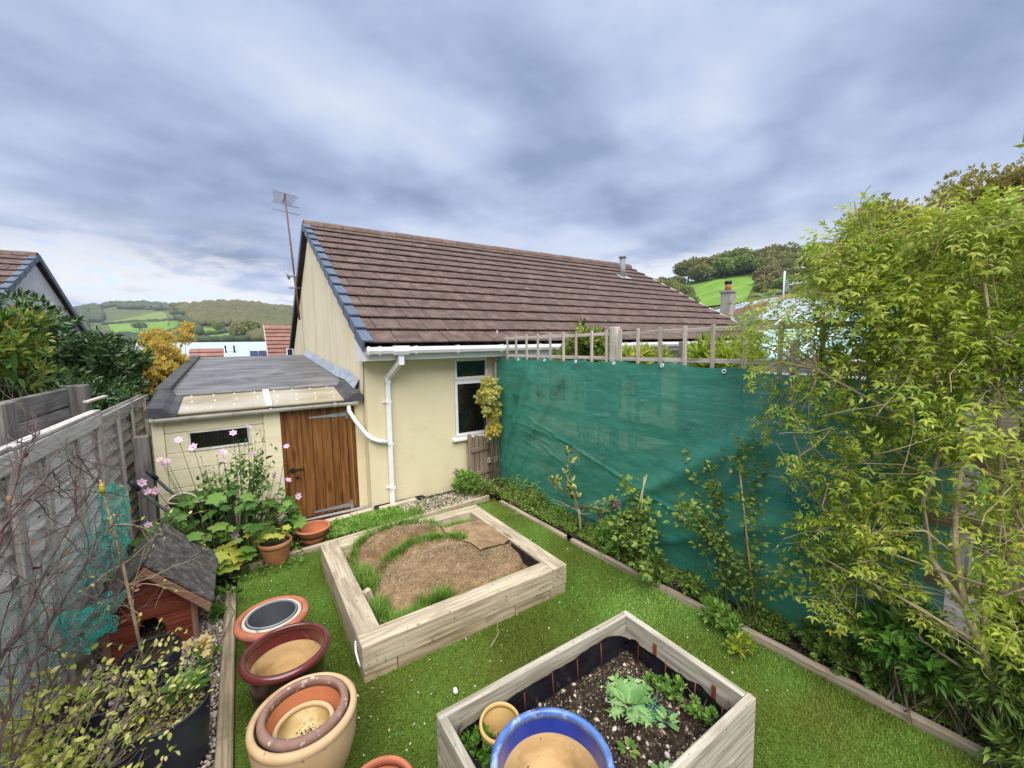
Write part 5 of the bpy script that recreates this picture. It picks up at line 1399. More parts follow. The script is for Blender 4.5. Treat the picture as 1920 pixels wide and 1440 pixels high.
# ------------------------------------------------------------------ right border: ground cover first
def cover(name, label, cat, xy, z, size, mat, t, parent=None, up=.8):
    n = len(xy)
    D = np.c_[rng.normal(0, 1, (n, 2)), rng.uniform(.1, .9, n) * up]
    P = np.c_[xy, z + rng.uniform(0, .05, n)]
    V, F = inst(t, P, D, np.array([0, 0, 1.0]) + rng.normal(0, .3, (n, 3)), size * rng.uniform(.6, 1.25, n))
    return tag(put(name, np_mesh(name, V, F, mat), parent), label, cat, kind='stuff')
n = 30000
yy = rng.uniform(.0, 6.3, n); t_ = rng.random(n)
xa = np.interp(yy, [0, 2.2, 3.6, 5.6, 6.5], [3.76, 3.64, 3.58, 3.51, 3.46])
xy = np.stack([xa + t_ * (3.89 - xa), yy], 1)
m_ = vnoise(xy[:, 0] * 3, xy[:, 1] * 3, 51, 3, 1.0)
ok = (m_ > -.05) | ((yy > 2.4) & (m_ > -.3))
xy = xy[ok]; t_ = t_[ok]
cover('ground_cover', 'low bright green ground cover along the right hand border', 'ground cover', xy, .01 + (.03 + .20 * t_ ** 1.5) * np.clip(vnoise(xy[:, 0] * 4, xy[:, 1] * 4, 52, 2, 1.0) + .6, .1, 2) * rng.random(len(xy)), .030, M['l_cover'], OVALW)
n = 4200
xy = np.stack([rng.uniform(.75, 1.95, n), rng.uniform(5.80, 6.36, n)], 1)
ok = vnoise(xy[:, 0] * 3, xy[:, 1] * 3, 53, 2, 1.0) > -.35
xy = xy[ok]
cover('weeds', 'patch of fresh light green weeds in front of the garage door', 'weeds', xy, .01, .042, M['l_weed'], OVALW)
n = 1500
p = np.stack([rng.uniform(1.2, 2.2, n), rng.uniform(5.72, 6.1, n)], 1)
V, F = blades(np.c_[p, np.zeros(n)], rng.uniform(.06, .17, n), rng.uniform(.004, .007, n), rng.uniform(.2, .8, n), rng.uniform(0, 6.28, n))
tag(put('rough_grass', np_mesh('rough_grass', V, F, M['grass'])), 'rough green grass between the sleeper bed and the house', 'grass', kind='stuff')
n = 1200
p = np.stack([rng.uniform(2.0, 3.3, n), rng.uniform(5.8, 6.5, n)], 1)
cover('weeds', 'sparse small weeds in the grey gravel below the house wall', 'weeds', p[rng.random(n) < .5], .01, .03, M['l_cover'], OVALW)
# weeds creeping over the left flower bed
n = 1500
p = np.stack([rng.uniform(-1.2, .5, n), rng.uniform(5.3, 6.6, n)], 1)
cover('weeds', 'dark low leaves around the anemone at the left corner', 'weeds', p, .01, .05, M['l_anemone'], OVALW)
# litter on the turf
M['litter'] = lmat('litter', [(0.55, 0.50, 0.42), (0.66, 0.63, 0.58), (0.50, 0.40, 0.24), (0.38, 0.42, 0.14)], 0.7, 0.1)
n = 800
xy = np.stack([rng.uniform(-.15, 3.5, n), rng.uniform(1.0, 5.3, n)], 1)
k_ = ~((xy[:, 0] > .6) & (xy[:, 0] < 2.7) & (xy[:, 1] > 3.08) & (xy[:, 1] < 5.1)) & ~((xy[:, 0] > .76) & (xy[:, 0] < 2.42) & (xy[:, 1] > 1.0) & (xy[:, 1] < 2.08))
w_ = np.exp(-((xy[:, 0] - 1.0) ** 2 / .5 + (xy[:, 1] - 2.7) ** 2 / .5)) + .35
xy = xy[k_ & (rng.random(n) < w_)]
V, F = pebbles(np.c_[xy, np.full(len(xy), .018)], rng.uniform(.004, .013, len(xy)), ICO0, (1, .7, .3))
tag(put('turf_litter', np_mesh('turf_litter', V, F, M['litter'])), 'scattered pale petals, chips and bits lying on the turf', 'litter', kind='stuff')
pb = put('stone', np_mesh('stone', *pebbles(np.array([[1.17, 2.62, .024]]), np.array([.026]), ICO1, (1, .9, .7)), M['white_plastic'], True)); tag(pb, 'white stone lying on the turf between the two beds', 'stone')
for P0, d0, lb in (((1.62, 2.86, .02), (.3, .25, 0), 'pale dry stalk lying on the turf near the sleeper bed'), ((2.95, 1.35, .02), (-.2, .25, 0), 'thin dry stalk lying on the turf by the right edging')):
    mb = MB(); twigs(mb, P0, d0, .24, .003, 0, wob=.2)
    tag(mb.build('dry_stalk', M['cane']), lb, 'stalk')

# ------------------------------------------------------------------ shrubs behind the left fence
def bush(name, label, cat, stems, cl, t, size, n_each, mat, nparts, spread=1.0, up=.45, jit=.55, group=None, part='leaf_whorl', bark=None, inner=0):
    c0 = cl[0][0]
    th = thing(name, label, cat, (stems[0][0], stems[0][1], 0), 0, group)
    mb = MB()
    for c, r in cl:
        b = Vector((stems[0][0] + random.uniform(-.1, .1), stems[0][1] + random.uniform(-.1, .1), stems[0][2]))
        e = Vector(c)
        mid = (b + e) / 2 + Vector((random.uniform(-.15, .15), random.uniform(-.15, .15), .1))
        sr = min(.025, .06 * max(r)); mb.tube([b, mid, e], [sr, sr * .7, sr * .3], 5, cap=False)
    mb.build('stem', bark or M['bark'], th)
    P, D, Nn = clumps(cl, n_each, spread, up, jit)
    foliage(th, part, t, P, D, Nn, size * rng.uniform(.7, 1.2, len(P)), mat, nparts)
    return th
def ell_clumps(c, r, n, cr, seed=0, zlo=-.6):
    q = np.random.default_rng(seed)
    out = []
    while len(out) < n:
        v = q.normal(size=3); v /= np.linalg.norm(v)
        if v[2] < zlo: continue
        k = q.uniform(.55, 1.0)
        rr = cr * q.uniform(.7, 1.25)
        out.append((tuple(np.array(c) + v * np.array(r) * k), (rr, rr, rr * .85)))
    return out
WH_D = tmpl_whorl(8, tmpl_oval(.40, .18, .10), 15, 3, .45)
bush('evergreen_shrub', 'dark glossy evergreen shrub behind the fence, in front of the neighbour gable', 'shrub', [(-2.7, 8.6, 0)], ell_clumps((-2.75, 8.9, 2.25), (.75, 1.5, 1.15), 34, .32, 1), WH_D, .15, 42, M['l_dark'], 90)
bush('evergreen_shrub', 'dark glossy evergreen shrub behind the fence, beside the golden shrub', 'shrub', [(-2.05, 9.8, 0)], ell_clumps((-2.05, 9.9, 1.95), (.55, 1.7, 1.10), 34, .30, 2), WH_D, .14, 42, M['l_dark'], 90)
bush('evergreen_shrub', 'dark evergreen shrub low against the fence top near the garage roof', 'shrub', [(-1.75, 7.9, 0)], ell_clumps((-1.72, 8.0, 1.75), (.36, 1.1, .55), 16, .24, 3), WH_D, .13, 40, M['l_dark'], 60)
bush('yellow_shrub', 'yellowish green leaved shrub at the far left above the fence', 'shrub', [(-2.15, 6.3, 0)], ell_clumps((-2.15, 6.3, 2.50), (.42, .65, .62), 16, .24, 4), tmpl_whorl(7, tmpl_oval(.42, .2, .1), 15, 5, .4), .12, 34, M['l_yellowish'], 90)
bush('evergreen_shrub', 'dark evergreen shrub at the far left edge behind the sleeper wall', 'shrub', [(-2.3, 5.2, 0)], ell_clumps((-2.35, 5.4, 2.05), (.45, .9, .5), 16, .25, 6), WH_D, .13, 36, M['l_dark'], 60)
sap = bush('young_laurel', 'young laurel shoot with pale green leaves above the sleeper wall', 'plant', [(-1.78, 5.72, 1.5)], [((-1.78, 5.75, 2.30 + k * .09), (.09, .09, .06)) for k in range(4)], tmpl_oval(.45, .2, .1), .15, 4, M['l_broad'], 40, part='leaf')
WH_G = tmpl_whorl(7, tmpl_oval(.5, .1, .1), 20, 8, .6)
gc = ell_clumps((-1.48, 12.4, 2.30), (.36, 1.4, .62), 30, .24, 7) + ell_clumps((-1.38, 10.4, 1.95), (.24, .9, .42), 14, .2, 8) + [((-1.22, 13.6, 2.95), (.22, .22, .25)), ((-1.16, 13.9, 3.15), (.15, .2, .2)), ((-1.45, 12.3, 2.85), (.18, .2, .2))]
bush('golden_shrub', 'golden orange autumn shrub beside the flat garage roof', 'shrub', [(-1.5, 12.4, 0)], gc, WH_G, .085, 62, M['l_gold'], 150, up=.8)

# ------------------------------------------------------------------ euonymus etc by the window
WH_E = tmpl_whorl(8, tmpl_oval(.55, .1, .1), 25, 9, .35)
bush('yellow_euonymus', 'white and yellow variegated euonymus climbing beside the house window', 'plant', [(3.80, 6.36, 0)], ell_clumps((3.62, 6.22, 1.68), (.17, .14, .32), 15, .11, 11, -1), WH_E, .065, 38, M['l_euon_white'], 60)
bush('yellow_euonymus', 'bright yellow euonymus on the gate post below the variegated one', 'plant', [(3.80, 6.38, 0)], ell_clumps((3.70, 6.26, 1.20), (.10, .10, .23), 10, .09, 12, -1), WH_E, .060, 38, M['l_euon'], 40)
bush('yellow_shrub', 'yellow leaved shrub showing through the trellis top', 'shrub', [(4.55, 4.75, 0)], ell_clumps((4.55, 4.72, 2.35), (.3, .55, .42), 14, .22, 13), tmpl_whorl(8, tmpl_oval(.3, .2, .1), 10, 9, .4), .14, 30, M['l_yellowish'], 60)
bush('pale_shrub', 'pale yellow rosette leaved shrub behind the trellis post', 'shrub', [(4.5, 3.75, 0)], ell_clumps((4.5, 3.75, 2.25), (.2, .3, .25), 6, .18, 14), tmpl_whorl(8, tmpl_oval(.3, .2, .1), 10, 9, .4), .14, 26, M['l_lime'], 30)
bush('green_shrub', 'bright green drooping shrub behind the trellis near the jasmine', 'shrub', [(4.5, 2.6, 0)], ell_clumps((4.5, 2.65, 2.3), (.2, .45, .28), 8, .18, 15), tmpl_whorl(8, tmpl_lance(.3, .3), 10, 9, .4), .16, 26, M['l_jasmine'], 40)

# ------------------------------------------------------------------ weeds and dry stems at the house corner
cw = bush('green_weed', 'leafy green weed at the corner of house wall and gate', 'plant', [(3.10, 6.22, 0)], ell_clumps((3.10, 6.22, .24), (.17, .12, .22), 9, .10, 16), tmpl_whorl(8, tmpl_lance(.3, .25), 15, 3, .6), .085, 22, M['l_weed'], 60)
n = 2600
c_ = np.array([[3.35, 6.15], [3.62, 5.85], [3.70, 5.4], [3.74, 4.95], [3.5, 6.3]])
p = c_[rng.integers(0, 5, n)] + rng.normal(0, .11, (n, 2))
q_ = vnoise(p[:, 0], p[:, 1], 63, 3, 4.0)
p = p[q_ > -.1]; q_ = q_[q_ > -.1]; n = len(p)
V, F = blades(np.c_[p, np.zeros(n)], rng.uniform(.06, .26, n) * (.7 + 1.3 * q_), rng.uniform(.003, .008, n), rng.uniform(.2, 1.3, n), rng.uniform(0, 6.28, n))
tag(put('dry_weeds', np_mesh('dry_weeds', V, F, M['l_dry'])), 'tangle of dry brownish weeds at the left end of the green screen', 'weeds', kind='stuff')
n = 2600
p = c_[rng.integers(0, 4, n)] + rng.normal(0, .13, (n, 2))
q_ = vnoise(p[:, 0], p[:, 1], 64, 3, 4.5)
p = p[q_ > -.15]; q_ = q_[q_ > -.15]
cover('border_weeds', 'mixed green weeds under the left half of the green screen', 'weeds', p, .02 + (.10 + .45 * q_) * rng.random(len(p)), .045, M['l_cover'], OVAL)
mb = MB(); th = thing('pink_flower', 'small magenta flower stalk beside the house wall corner', 'flower', (3.0, 6.3, 0))
mb.tube([(3.02, 6.28, 0), (3.0, 6.28, .3), (2.95, 6.27, .43)], .004, 4); mb.build('stalk', M['green_stem'], th)
V, F = inst(OVALW, np.array([2.955, 6.27, .42]) + rng.normal(0, .022, (16, 3)), rng.normal(0, 1, (16, 3)), rng.normal(0, 1, (16, 3)), np.full(16, .035))
put('petals', np_mesh('petals', V, F, M['petal_magenta']), th)

# ------------------------------------------------------------------ camellia
cm = thing('camellia', 'small camellia bush with few pale leaves in front of the green screen', 'shrub', (3.70, 3.98, 0))
mb, tips = MB(), []
rr = random.Random(5)
mb.tube([(3.70, 3.97, 0), (3.695, 3.98, .20), (3.69, 4.0, .36)], [.020, .017, .014], 7)
for d, L in (((-.1, .55, .55), .55), ((-.15, .2, .8), .55), ((0, -.5, .6), .5), ((-.3, -.15, .7), .48), ((-.1, .65, .25), .45), ((-.05, -.65, .3), .45)):
    twigs(mb, (3.69, 4.0, .30 + rr.uniform(-.05, .06)), d, L, .010, 1, 2, .10, .6, .5, 0, 6, tips, rr)
mb.build('branches', M['pale_stem'], cm)
lt_ = [t for t in tips if t[0].z > .42]
P, D, Nn = tip_arrays(lt_, 150, .025)
P[:, 0] = np.minimum(P[:, 0], 3.80)
foliage(cm, 'leaf', tmpl_oval(.52, .15, .10), P, D, Nn, .10 * rng.uniform(.7, 1.2, len(P)), M['l_camellia'], 150)

# ------------------------------------------------------------------ roses, flowering clump, canes
SPR = tmpl_spray(5, tmpl_oval(.62, .12, .08), 1, .42, .25, 4)
def rose(label, base, stems, nl, size, seed, mat=None):
    th = thing('rose_bush', label, 'shrub', (base[0], base[1], 0), 0)
    mb, tips = MB(), []
    rr = random.Random(seed)
    for d, L in stems:
        twigs(mb, (base[0] + rr.uniform(-.04, .04), base[1] + rr.uniform(-.04, .04), 0), d, L, .008, 1, 3, .07, .55, .35, 0, 5, tips, rr, 8)
    mb.build('stems', M['green_stem'], th)
    tips = [t for t in tips if t[0].z > .2]
    P, D, Nn = tip_arrays(tips, nl, .03)
    P[:, 0] = np.minimum(P[:, 0], 3.78)
    foliage(th, 'leaf_spray', SPR, P, D, Nn, size * rng.uniform(.7, 1.2, len(P)), mat or M['l_rose'], 150)
rose('rose bush with broad yellowish green leaves beside two crossed canes', (3.66, 2.92, 0), [((-.05, -.05, 1), .75), ((-.1, .2, 1), .7), ((-.15, -.3, .9), .6), ((0, .35, .8), .55), ((-.2, .1, .7), .5)], 230, .14, 21)
rose('tall thin rose with one long shoot leaning left over the green screen', (3.68, 1.95, 0), [((-.05, .52, 1), 1.5), ((-.05, .15, 1), 1.1), ((-.1, .35, .9), .85)], 190, .125, 22)
rose('twiggy small leaved rose tied to an upright cane', (3.69, 1.72, 0), [((-.03, .1, 1), 1.3), ((-.05, -.2, 1), 1.1), ((-.1, .3, 1), .95), ((-.15, -.05, .9), .8), ((0, .5, .8), .9)], 250, .10, 23)
for lb, a, b in (('thin bamboo cane leaning left before the green screen', (3.66, 3.18, 0), (3.70, 2.90, 1.12)), ('second thin bamboo cane crossing the first before the screen', (3.68, 3.02, 0), (3.72, 2.95, 1.08)), ('upright pale bamboo cane beside the jasmine', (3.70, 1.68, 0), (3.73, 1.90, 1.42))):
    tag(MB().tube([a, tuple((a[i] + b[i]) / 2 + .008 for i in range(3)), b], [.009, .008, .006], 6).build('cane', M['cane']), lb, 'cane', 'canes in the right border')
bush('flowering_clump', 'bushy green clump with a pink flower head right of the camellia', 'plant', [(3.70, 3.36, 0)], ell_clumps((3.70, 3.36, .22), (.12, .20, .20), 13, .10, 24), tmpl_whorl(8, tmpl_lance(.34, .25), 15, 3, .6), .085, 20, M['l_weed'], 80)
for lb, a in (('pink flower head standing above the bushy green clump', (3.72, 3.36, .62)), ('fading pink flower low beside the bushy green clump', (3.70, 3.62, .34))):
    th = thing('pink_flower', lb, 'flower', (a[0], a[1], .2))
    MB().tube([(a[0], a[1], .1), (a[0] + .01, a[1], .35 if a[2] > .4 else .2), a], .003, 4).build('stalk', M['green_stem'], th)
    V, F = inst(OVALW, np.array(a) + rng.normal(0, .022, (22, 3)), rng.normal(0, 1, (22, 3)), rng.normal(0, 1, (22, 3)), np.full(22, .03))
    put('petals', np_mesh('petals', V, F, M['petal_magenta']), th)
WB = tmpl_whorl(8, tmpl_lance(.34, .25), 25, 13, .55)
bush('leafy_plant', 'leafy broad green plant at the foot of the jasmine by the screen end', 'plant', [(3.70, .72, 0)], ell_clumps((3.68, .74, .42), (.12, .20, .30), 13, .11, 25), WB, .115, 16, M['l_weed2'], 100)
bush('leafy_plant', 'dark green feathery plant in the bottom right corner', 'plant', [(3.68, .22, 0)], ell_clumps((3.68, .20, .40), (.13, .18, .38), 17, .11, 26), tmpl_whorl(10, tmpl_lance(.22, .2), 25, 13, .6), .11, 26, M['l_rose'], 100)
bush('leafy_plant', 'low light green plant leaning over the right edging board', 'plant', [(3.50, 1.86, 0)], ell_clumps((3.42, 1.86, .10), (.12, .16, .08), 7, .07, 27), tmpl_whorl(7, tmpl_lance(.34, .25), 25, 13, .5), .08, 14, M['l_weed'], 60)
bush('leafy_plant', 'small sprig of weeds growing out of the turf by the edging', 'plant', [(3.30, 1.62, 0)], ell_clumps((3.28, 1.60, .07), (.08, .09, .05), 5, .05, 28), tmpl_whorl(7, tmpl_lance(.34, .25), 25, 13, .5), .065, 10, M['l_jasmine'], 40)
bush('leafy_plant', 'low green leaves spilling over the edging below the roses', 'plant', [(3.66, 2.62, 0)], ell_clumps((3.66, 2.62, .12), (.12, .45, .10), 12, .09, 29), tmpl_whorl(7, tmpl_oval(.5, .2, .1), 25, 13, .5), .07, 14, M['l_cover'], 60)

bush('undergrowth', 'dark green leafy undergrowth between the screen end and the corner plant', 'plant', [(3.78, .48, 0)], ell_clumps((3.78, .46, .30), (.09, .22, .26), 14, .10, 51), tmpl_whorl(7, tmpl_oval(.5, .2, .1), 25, 13, .5), .075, 18, M['l_rose'], 80)
bush('undergrowth', 'low mixed green undergrowth at the foot of the screen end', 'plant', [(3.76, 1.08, 0)], ell_clumps((3.76, 1.08, .12), (.09, .30, .13), 14, .09, 52), tmpl_whorl(7, tmpl_oval(.5, .2, .1), 25, 13, .5), .065, 18, M['l_cover'], 80)
bush('undergrowth', 'yellow green undergrowth spilling over the right edging at the picture corner', 'plant', [(3.72, .05, 0)], ell_clumps((3.72, .02, .16), (.13, .25, .18), 16, .10, 53), tmpl_whorl(7, tmpl_oval(.5, .2, .1), 25, 13, .5), .07, 18, M['l_cover'], 80)
bush('undergrowth', 'green climber leaves filling the lower rails of the old fence', 'plant', [(3.86, .12, 0)], ell_clumps((3.84, .12, .75), (.07, .30, .32), 18, .12, 54, -1), tmpl_whorl(7, tmpl_oval(.5, .2, .1), 25, 13, .5), .075, 14, M['l_jasmine'], 80)
# ------------------------------------------------------------------ the big jasmine over the right fence
jas = thing('jasmine', 'huge yellow green jasmine sprawling over the right end of screen and fence', 'climber', (3.70, .25, 0))
mb = MB()
J = [([(3.74, .20, 0), (3.60, .34, .62), (3.50, .44, .99), (3.48, .50, 1.35), (3.52, .516, 1.60), (3.56, .515, 1.95), (3.62, .6, 2.4), (3.68, .75, 2.95)], .024, .008),
     [(0)],
     ]
def stem(pts, r0, r1, name='stem'):
    n_ = len(pts)
    mb = MB(); mb.tube(pts, [r0 + (r1 - r0) * i / (n_ - 1) for i in range(n_)], 8)
    mb.build(name, M['pale_stem'], jas)
stem(J[0][0], .024, .007)
stem([(3.50, .44, .99), (3.47, .52, 1.12), (3.48, .588, 1.24), (3.51, .66, 1.58), (3.55, .62, 1.80), (3.60, .60, 2.0), (3.72, .72, 2.5), (3.85, 1.1, 3.05), (3.90, 1.22, 3.62)], .018, .004)
stem([(3.72, .28, 0), (3.66, .38, .8), (3.63, .40, 1.4), (3.60, .36, 1.75), (3.55, .40, 2.3), (3.50, .48, 2.9)], .015, .006)
stem([(3.56, .515, 1.90), (3.50, .68, 2.05), (3.48, .95, 2.2), (3.50, 1.3, 2.40), (3.6, 1.75, 2.58), (3.68, 2.05, 2.68)], .012, .004)
stem([(3.49, .50, 1.30), (3.42, .62, 1.42), (3.38, .8, 1.36), (3.40, 1.05, 1.2)], .008, .003)
stem([(3.52, .40, .80), (3.46, .72, .92), (3.44, 1.0, .98), (3.48, 1.3, 1.02)], .010, .004)
stem([(3.60, .30, .5), (3.60, .62, .62), (3.66, .98, .92), (3.60, 1.28, 1.45), (3.58, 1.42, 1.85)], .010, .004)
stem([(3.50, .44, .99), (3.52, .33, 1.10), (3.54, .22, 1.22)], .010, .005)
stem([(3.60, .3, 1.75), (3.52, .5, 1.86), (3.50, .7, 1.74), (3.46, .9, 1.70)], .008, .004)
mb, tips = MB(), []
rr = random.Random(77)
JC = [(3.89, 1.17, 3.52, .10), (3.89, 1.02, 3.24, 0.229), (3.73, 0.82, 3.23, 0.244), (3.61, 0.66, 3.24, 0.193), (3.48, 0.49, 3.19, 0.206), (3.66, 0.42, 3.22, 0.179), (3.67, 1.19, 2.97, 0.232), (3.47, 0.95, 2.86, 0.244), (3.48, 0.75, 2.84, 0.261), (4.0, 0.66, 2.92, 0.283), (3.81, 0.45, 2.88, 0.254), (3.46, 1.37, 2.74, 0.197), (3.53, 1.66, 2.72, 0.194), (3.71, 1.92, 2.59, 0.166), (3.69, 1.24, 2.58, 0.239), (3.67, 0.98, 2.54, 0.259), (3.51, 0.69, 2.54, 0.262), (3.55, 0.5, 2.57, 0.247), (3.61, 0.37, 2.57, 0.209), (3.4, 1.63, 2.38, 0.148), (3.57, 1.47, 2.34, 0.188), (3.47, 1.15, 2.28, 0.189), (3.68, 0.97, 2.24, 0.224), (3.4, 0.7, 2.25, 0.226), (3.61, 0.55, 2.25, 0.226), (3.68, 0.38, 2.32, 0.215), (3.46, 1.13, 1.98, 0.17), (3.68, 1.02, 1.93, 0.21), (3.68, 0.79, 1.94, 0.196), (3.39, 1.38, 2.11, 0.08), (3.62, 1.63, 1.93, 0.08), (3.38, 0.55, 2.05, 0.185), (3.55, 0.41, 2.02, 0.183), (3.53, 1.35, 1.69, 0.11), (3.45, 1.11, 1.6, 0.152), (3.49, 0.95, 1.64, 0.182), (3.65, 0.8, 1.64, 0.144), (3.49, 1.11, 1.24, 0.155), (3.43, 0.91, 1.32, 0.162), (3.62, 1.28, 1.09, 0.10), (3.53, 0.77, 1.31, 0.106), (3.65, 1.08, 0.91, 0.12), (3.46, 0.85, 1.11, 0.108), (3.49, 1.08, 0.68, 0.09), (3.65, 1.0, 0.57, 0.09), (3.55, 0.4, 1.61, 0.10), (3.55, 0.31, 1.8, 0.17), (3.46, 0.31, 1.36, 0.08), (3.46, 1.25, 3.18, 0.10), (3.7, 1.62, 2.89, 0.12), (3.75, .1, 3.0, .28), (3.7, .05, 2.4, .28), (3.7, -.2, 2.7, .3), (3.75, -.35, 2.1, .3), (3.60, .85, 1.45, .13), (3.58, 1.0, 1.42, .13), (3.62, .68, 1.62, .12), (3.56, .62, 1.30, .10), (3.60, .95, 1.05, .12), (3.55, .72, 1.02, .10), (3.50, .33, 1.15, .10), (3.56, .26, 1.55, .13), (3.52, .24, .95, .10), (3.62, .50, .80, .12), (3.60, 1.18, .85, .10), (3.85, 1.38, 3.05, .12), (3.8, 1.25, 3.30, .14), (3.7, 1.05, 3.0, .2)]
hubs = [Vector(q) for q in ((3.68, .75, 2.9), (3.6, .6, 2.3), (3.85, 1.05, 3.0), (3.52, .7, 2.05), (3.5, 1.25, 2.38), (3.55, .64, 1.75), (3.47, .9, 1.2), (3.45, .9, .96), (3.62, 1.2, 1.3), (3.6, .4, 1.8))]
for x, y, z, r in JC:
    e = Vector((x, y, z)); h = min(hubs, key=lambda q: (q - e).length)
    for k in range(2):
        e2 = e + Vector((rr.gauss(0, .5), rr.gauss(0, .5), rr.gauss(0, .5))) * r
        mid = (h + e2) / 2 + Vector((rr.uniform(-.06, .06), rr.uniform(-.06, .06), rr.uniform(-.02, .10)))
        mb.tube([h, mid, e2], [.006, .004, .002], 5, cap=False)
        tips.append((e2, (e2 - mid).normalized(), 0))
    for k in range(3):
        d = Vector((rr.gauss(-.2, .7), rr.gauss(.1, .8), rr.gauss(0, .7)))
        twigs(mb, e, d, r * 2.2, .003, 0, 0, .12, tips=tips, rr=rr)
mb.build('twigs', M['pale_stem'], jas)
SJ = tmpl_spray(7, tmpl_lance(.36, .18), 1, .40, .45, 3)
P, D, Nn = [], [], []
for x, y, z, r in JC:
    k = int((22 + 1900 * r * r * (1.3 if z > 2.45 else .62)) * (.5 if y > 1.3 else 1))
    p, q = shell((x, y, z), (r * .9, r * 1.15, r * 1.05), k, .15)
    P.append(p); D.append(q * .7 + rng.normal(0, .55, q.shape) + np.array([-.25, .1, -.05]))
P = np.concatenate(P); D = np.concatenate(D)
P2, D2, N2 = tip_arrays(tips, 420, .03)
P = np.concatenate([P, P2]); D = np.concatenate([D, D2])
ok = ~((P[:, 0] > 3.84) & (P[:, 2] < 2.4) & (P[:, 1] > .62))
P, D = P[ok], D[ok]
Nn = np.array([-.25, 0, 1.0]) + rng.normal(0, .45, P.shape)
foliage(jas, 'leaf_spray', SJ, P, D, Nn, .112 * rng.uniform(.6, 1.2, len(P)), M['l_jasmine'], 300)
# dry tangle in the jasmine
mb = MB()
for k in range(60):
    p0 = (rr.uniform(3.42, 3.8), rr.uniform(.1, 1.3), rr.uniform(.7, 2.6))
    twigs(mb, p0, (rr.gauss(-.1, .3), rr.gauss(.3, 1), rr.gauss(0, .5)), rr.uniform(.2, .6), .0028, 0, 0, .14, rr=rr)
tag(mb.build('dead_twigs', M['pale_stem'], jas), kind='stuff')

# ------------------------------------------------------------------ oak behind, right
oak = thing('oak_tree', 'tall olive brown oak tree rising behind the jasmine', 'tree', (12.2, 1.8, 0))
mb = MB()
mb.tube([(12.3, 1.8, -.5), (12.2, 1.8, 1.6), (12.1, 1.7, 3.4)], [.34, .27, .18], 10)
rr = random.Random(9)
cl = ell_clumps((12.2, 2.25, 3.95), (1.7, 2.3, 1.75), 84, .44, 31, -.7)
for c, r in cl[:24]:
    c = Vector(c); b = Vector((12.15, 1.75, rr.uniform(1.8, 3.2)))
    mb.tube([b, (b + c) / 2 + Vector((0, 0, .15)), c], [.08, .05, .02], 6, cap=False)
mb.build('trunk', M['bark'], oak)
P, D, Nn = clumps(cl, 210, 1.0, .2, .7)
foliage(oak, 'leaf_cluster', tmpl_whorl(6, tmpl_oval(.6, .1, .08), 20, 8, .5), P, D, Nn, .088 * rng.uniform(.7, 1.2, len(P)), M['l_oak'], 0, 'crown')

# ------------------------------------------------------------------ anemone in the left corner
an = thing('anemone', 'tall pink japanese anemone with big lobed leaves before the garage', 'plant', (-.25, 6.0, 0))
LOB = tmpl_lobed(5, .40, .25)
mb = MB(); rr = random.Random(12)
P, D, Nn, S, K = [], [], [], [], []
def petiole(x, y, z, s, lime=False):
    b = Vector((-.25 + (x + .25) * .45 + rr.uniform(-.12, .12), 6.05 + rr.uniform(-.2, .2), 0))
    e = Vector((x, y, z)); mid = (b + e) / 2 + Vector((0, 0, .08))
    mb.tube([b, mid, e], [.007, .005, .004], 5, cap=False)
    o = Vector((x + .25 + rr.gauss(0, .25), y - 6.2 + rr.gauss(0, .25), 0))
    o = o.normalized() if o.length > .01 else Vector((1, 0, 0))
    P.append(e); D.append(Vector((o.x, o.y, rr.uniform(-.45, .25)))); Nn.append(Vector((rr.gauss(0, .25), -.35 + rr.gauss(0, .25), 1))); S.append(s); K.append(lime)
for k in range(215):
    x = rr.uniform(-1.12, .42); y = rr.uniform(5.45 if x < -.05 else 5.95, 6.5)
    q = max(0, 1 - ((x + .28) / .75) ** 2)
    z = rr.uniform(.16, .36 + .68 * q)
    petiole(x, y, z, rr.choice((.10, .13, .16, .19, .22)) * rr.uniform(.9, 1.15))
for k in range(24):
    petiole(rr.uniform(-.55, -.12), rr.uniform(5.40, 5.70), rr.uniform(.15, .42), rr.uniform(.15, .23), True)
P, D, Nn, S, K = map(np.array, (P, D, Nn, S, K))
foliage(an, 'leaf', LOB, P[~K], D[~K], Nn[~K], S[~K], M['l_anemone'], 215)
foliage(an, 'lime_leaf', LOB, P[K], D[K], Nn[K], S[K], M['l_lime'], 24)
fl_ = [(-.863, 6.1, 1.351), (-.83, 6.12, 1.28), (-.80, 6.08, 1.33), (-1.043, 6.1, 1.115), (-1.0, 6.1, 1.0), (.011, 6.1, 1.627), (-.15, 6.1, 1.567), (-.274, 6.1, 1.343), (-.265, 6.1, 1.247), (.418, 6.1, 1.31), (-1.0, 5.95, .66), (-.21, 5.75, .40), (.508, 6.1, .61), (.409, 6.1, .853), (-.679, 6.1, 1.556), (.25, 6.0, .98), (-.92, 6.1, 1.0), (-.47, 5.5, .2), (-.55, 6.1, 1.45), (.05, 6.15, 1.25)]
t5 = []
for k in range(6):
    t5.append(xf(tmpl_oval(.75, -.12, .05), (0, 0, 0), (R_(10), 0, R_(60 * k)), .5))
FLW = merge_t(t5 + [xf((ICO0[0] * .12, ICO0[1]), (0, 0, .05))])
FLm = np_mesh('flower', FLW[0], FLW[1], M['petal_pink'])
for x, y, z in fl_:
    b = Vector((-.25 + (x + .25) * .55, 6.08, 0)); e = Vector((x, y, z))
    mb.tube([b, (b + e) / 2 + Vector((.03, 0, .1)), e], [.006, .004, .0025], 5, cap=False)
    put('flower', FLm, an, T_((x, y - .01, z), (R_(rr.uniform(25, 75)), R_(rr.uniform(-25, 25)), rr.uniform(-.8, .8)), (.10 * rr.uniform(.8, 1.2),) * 3))
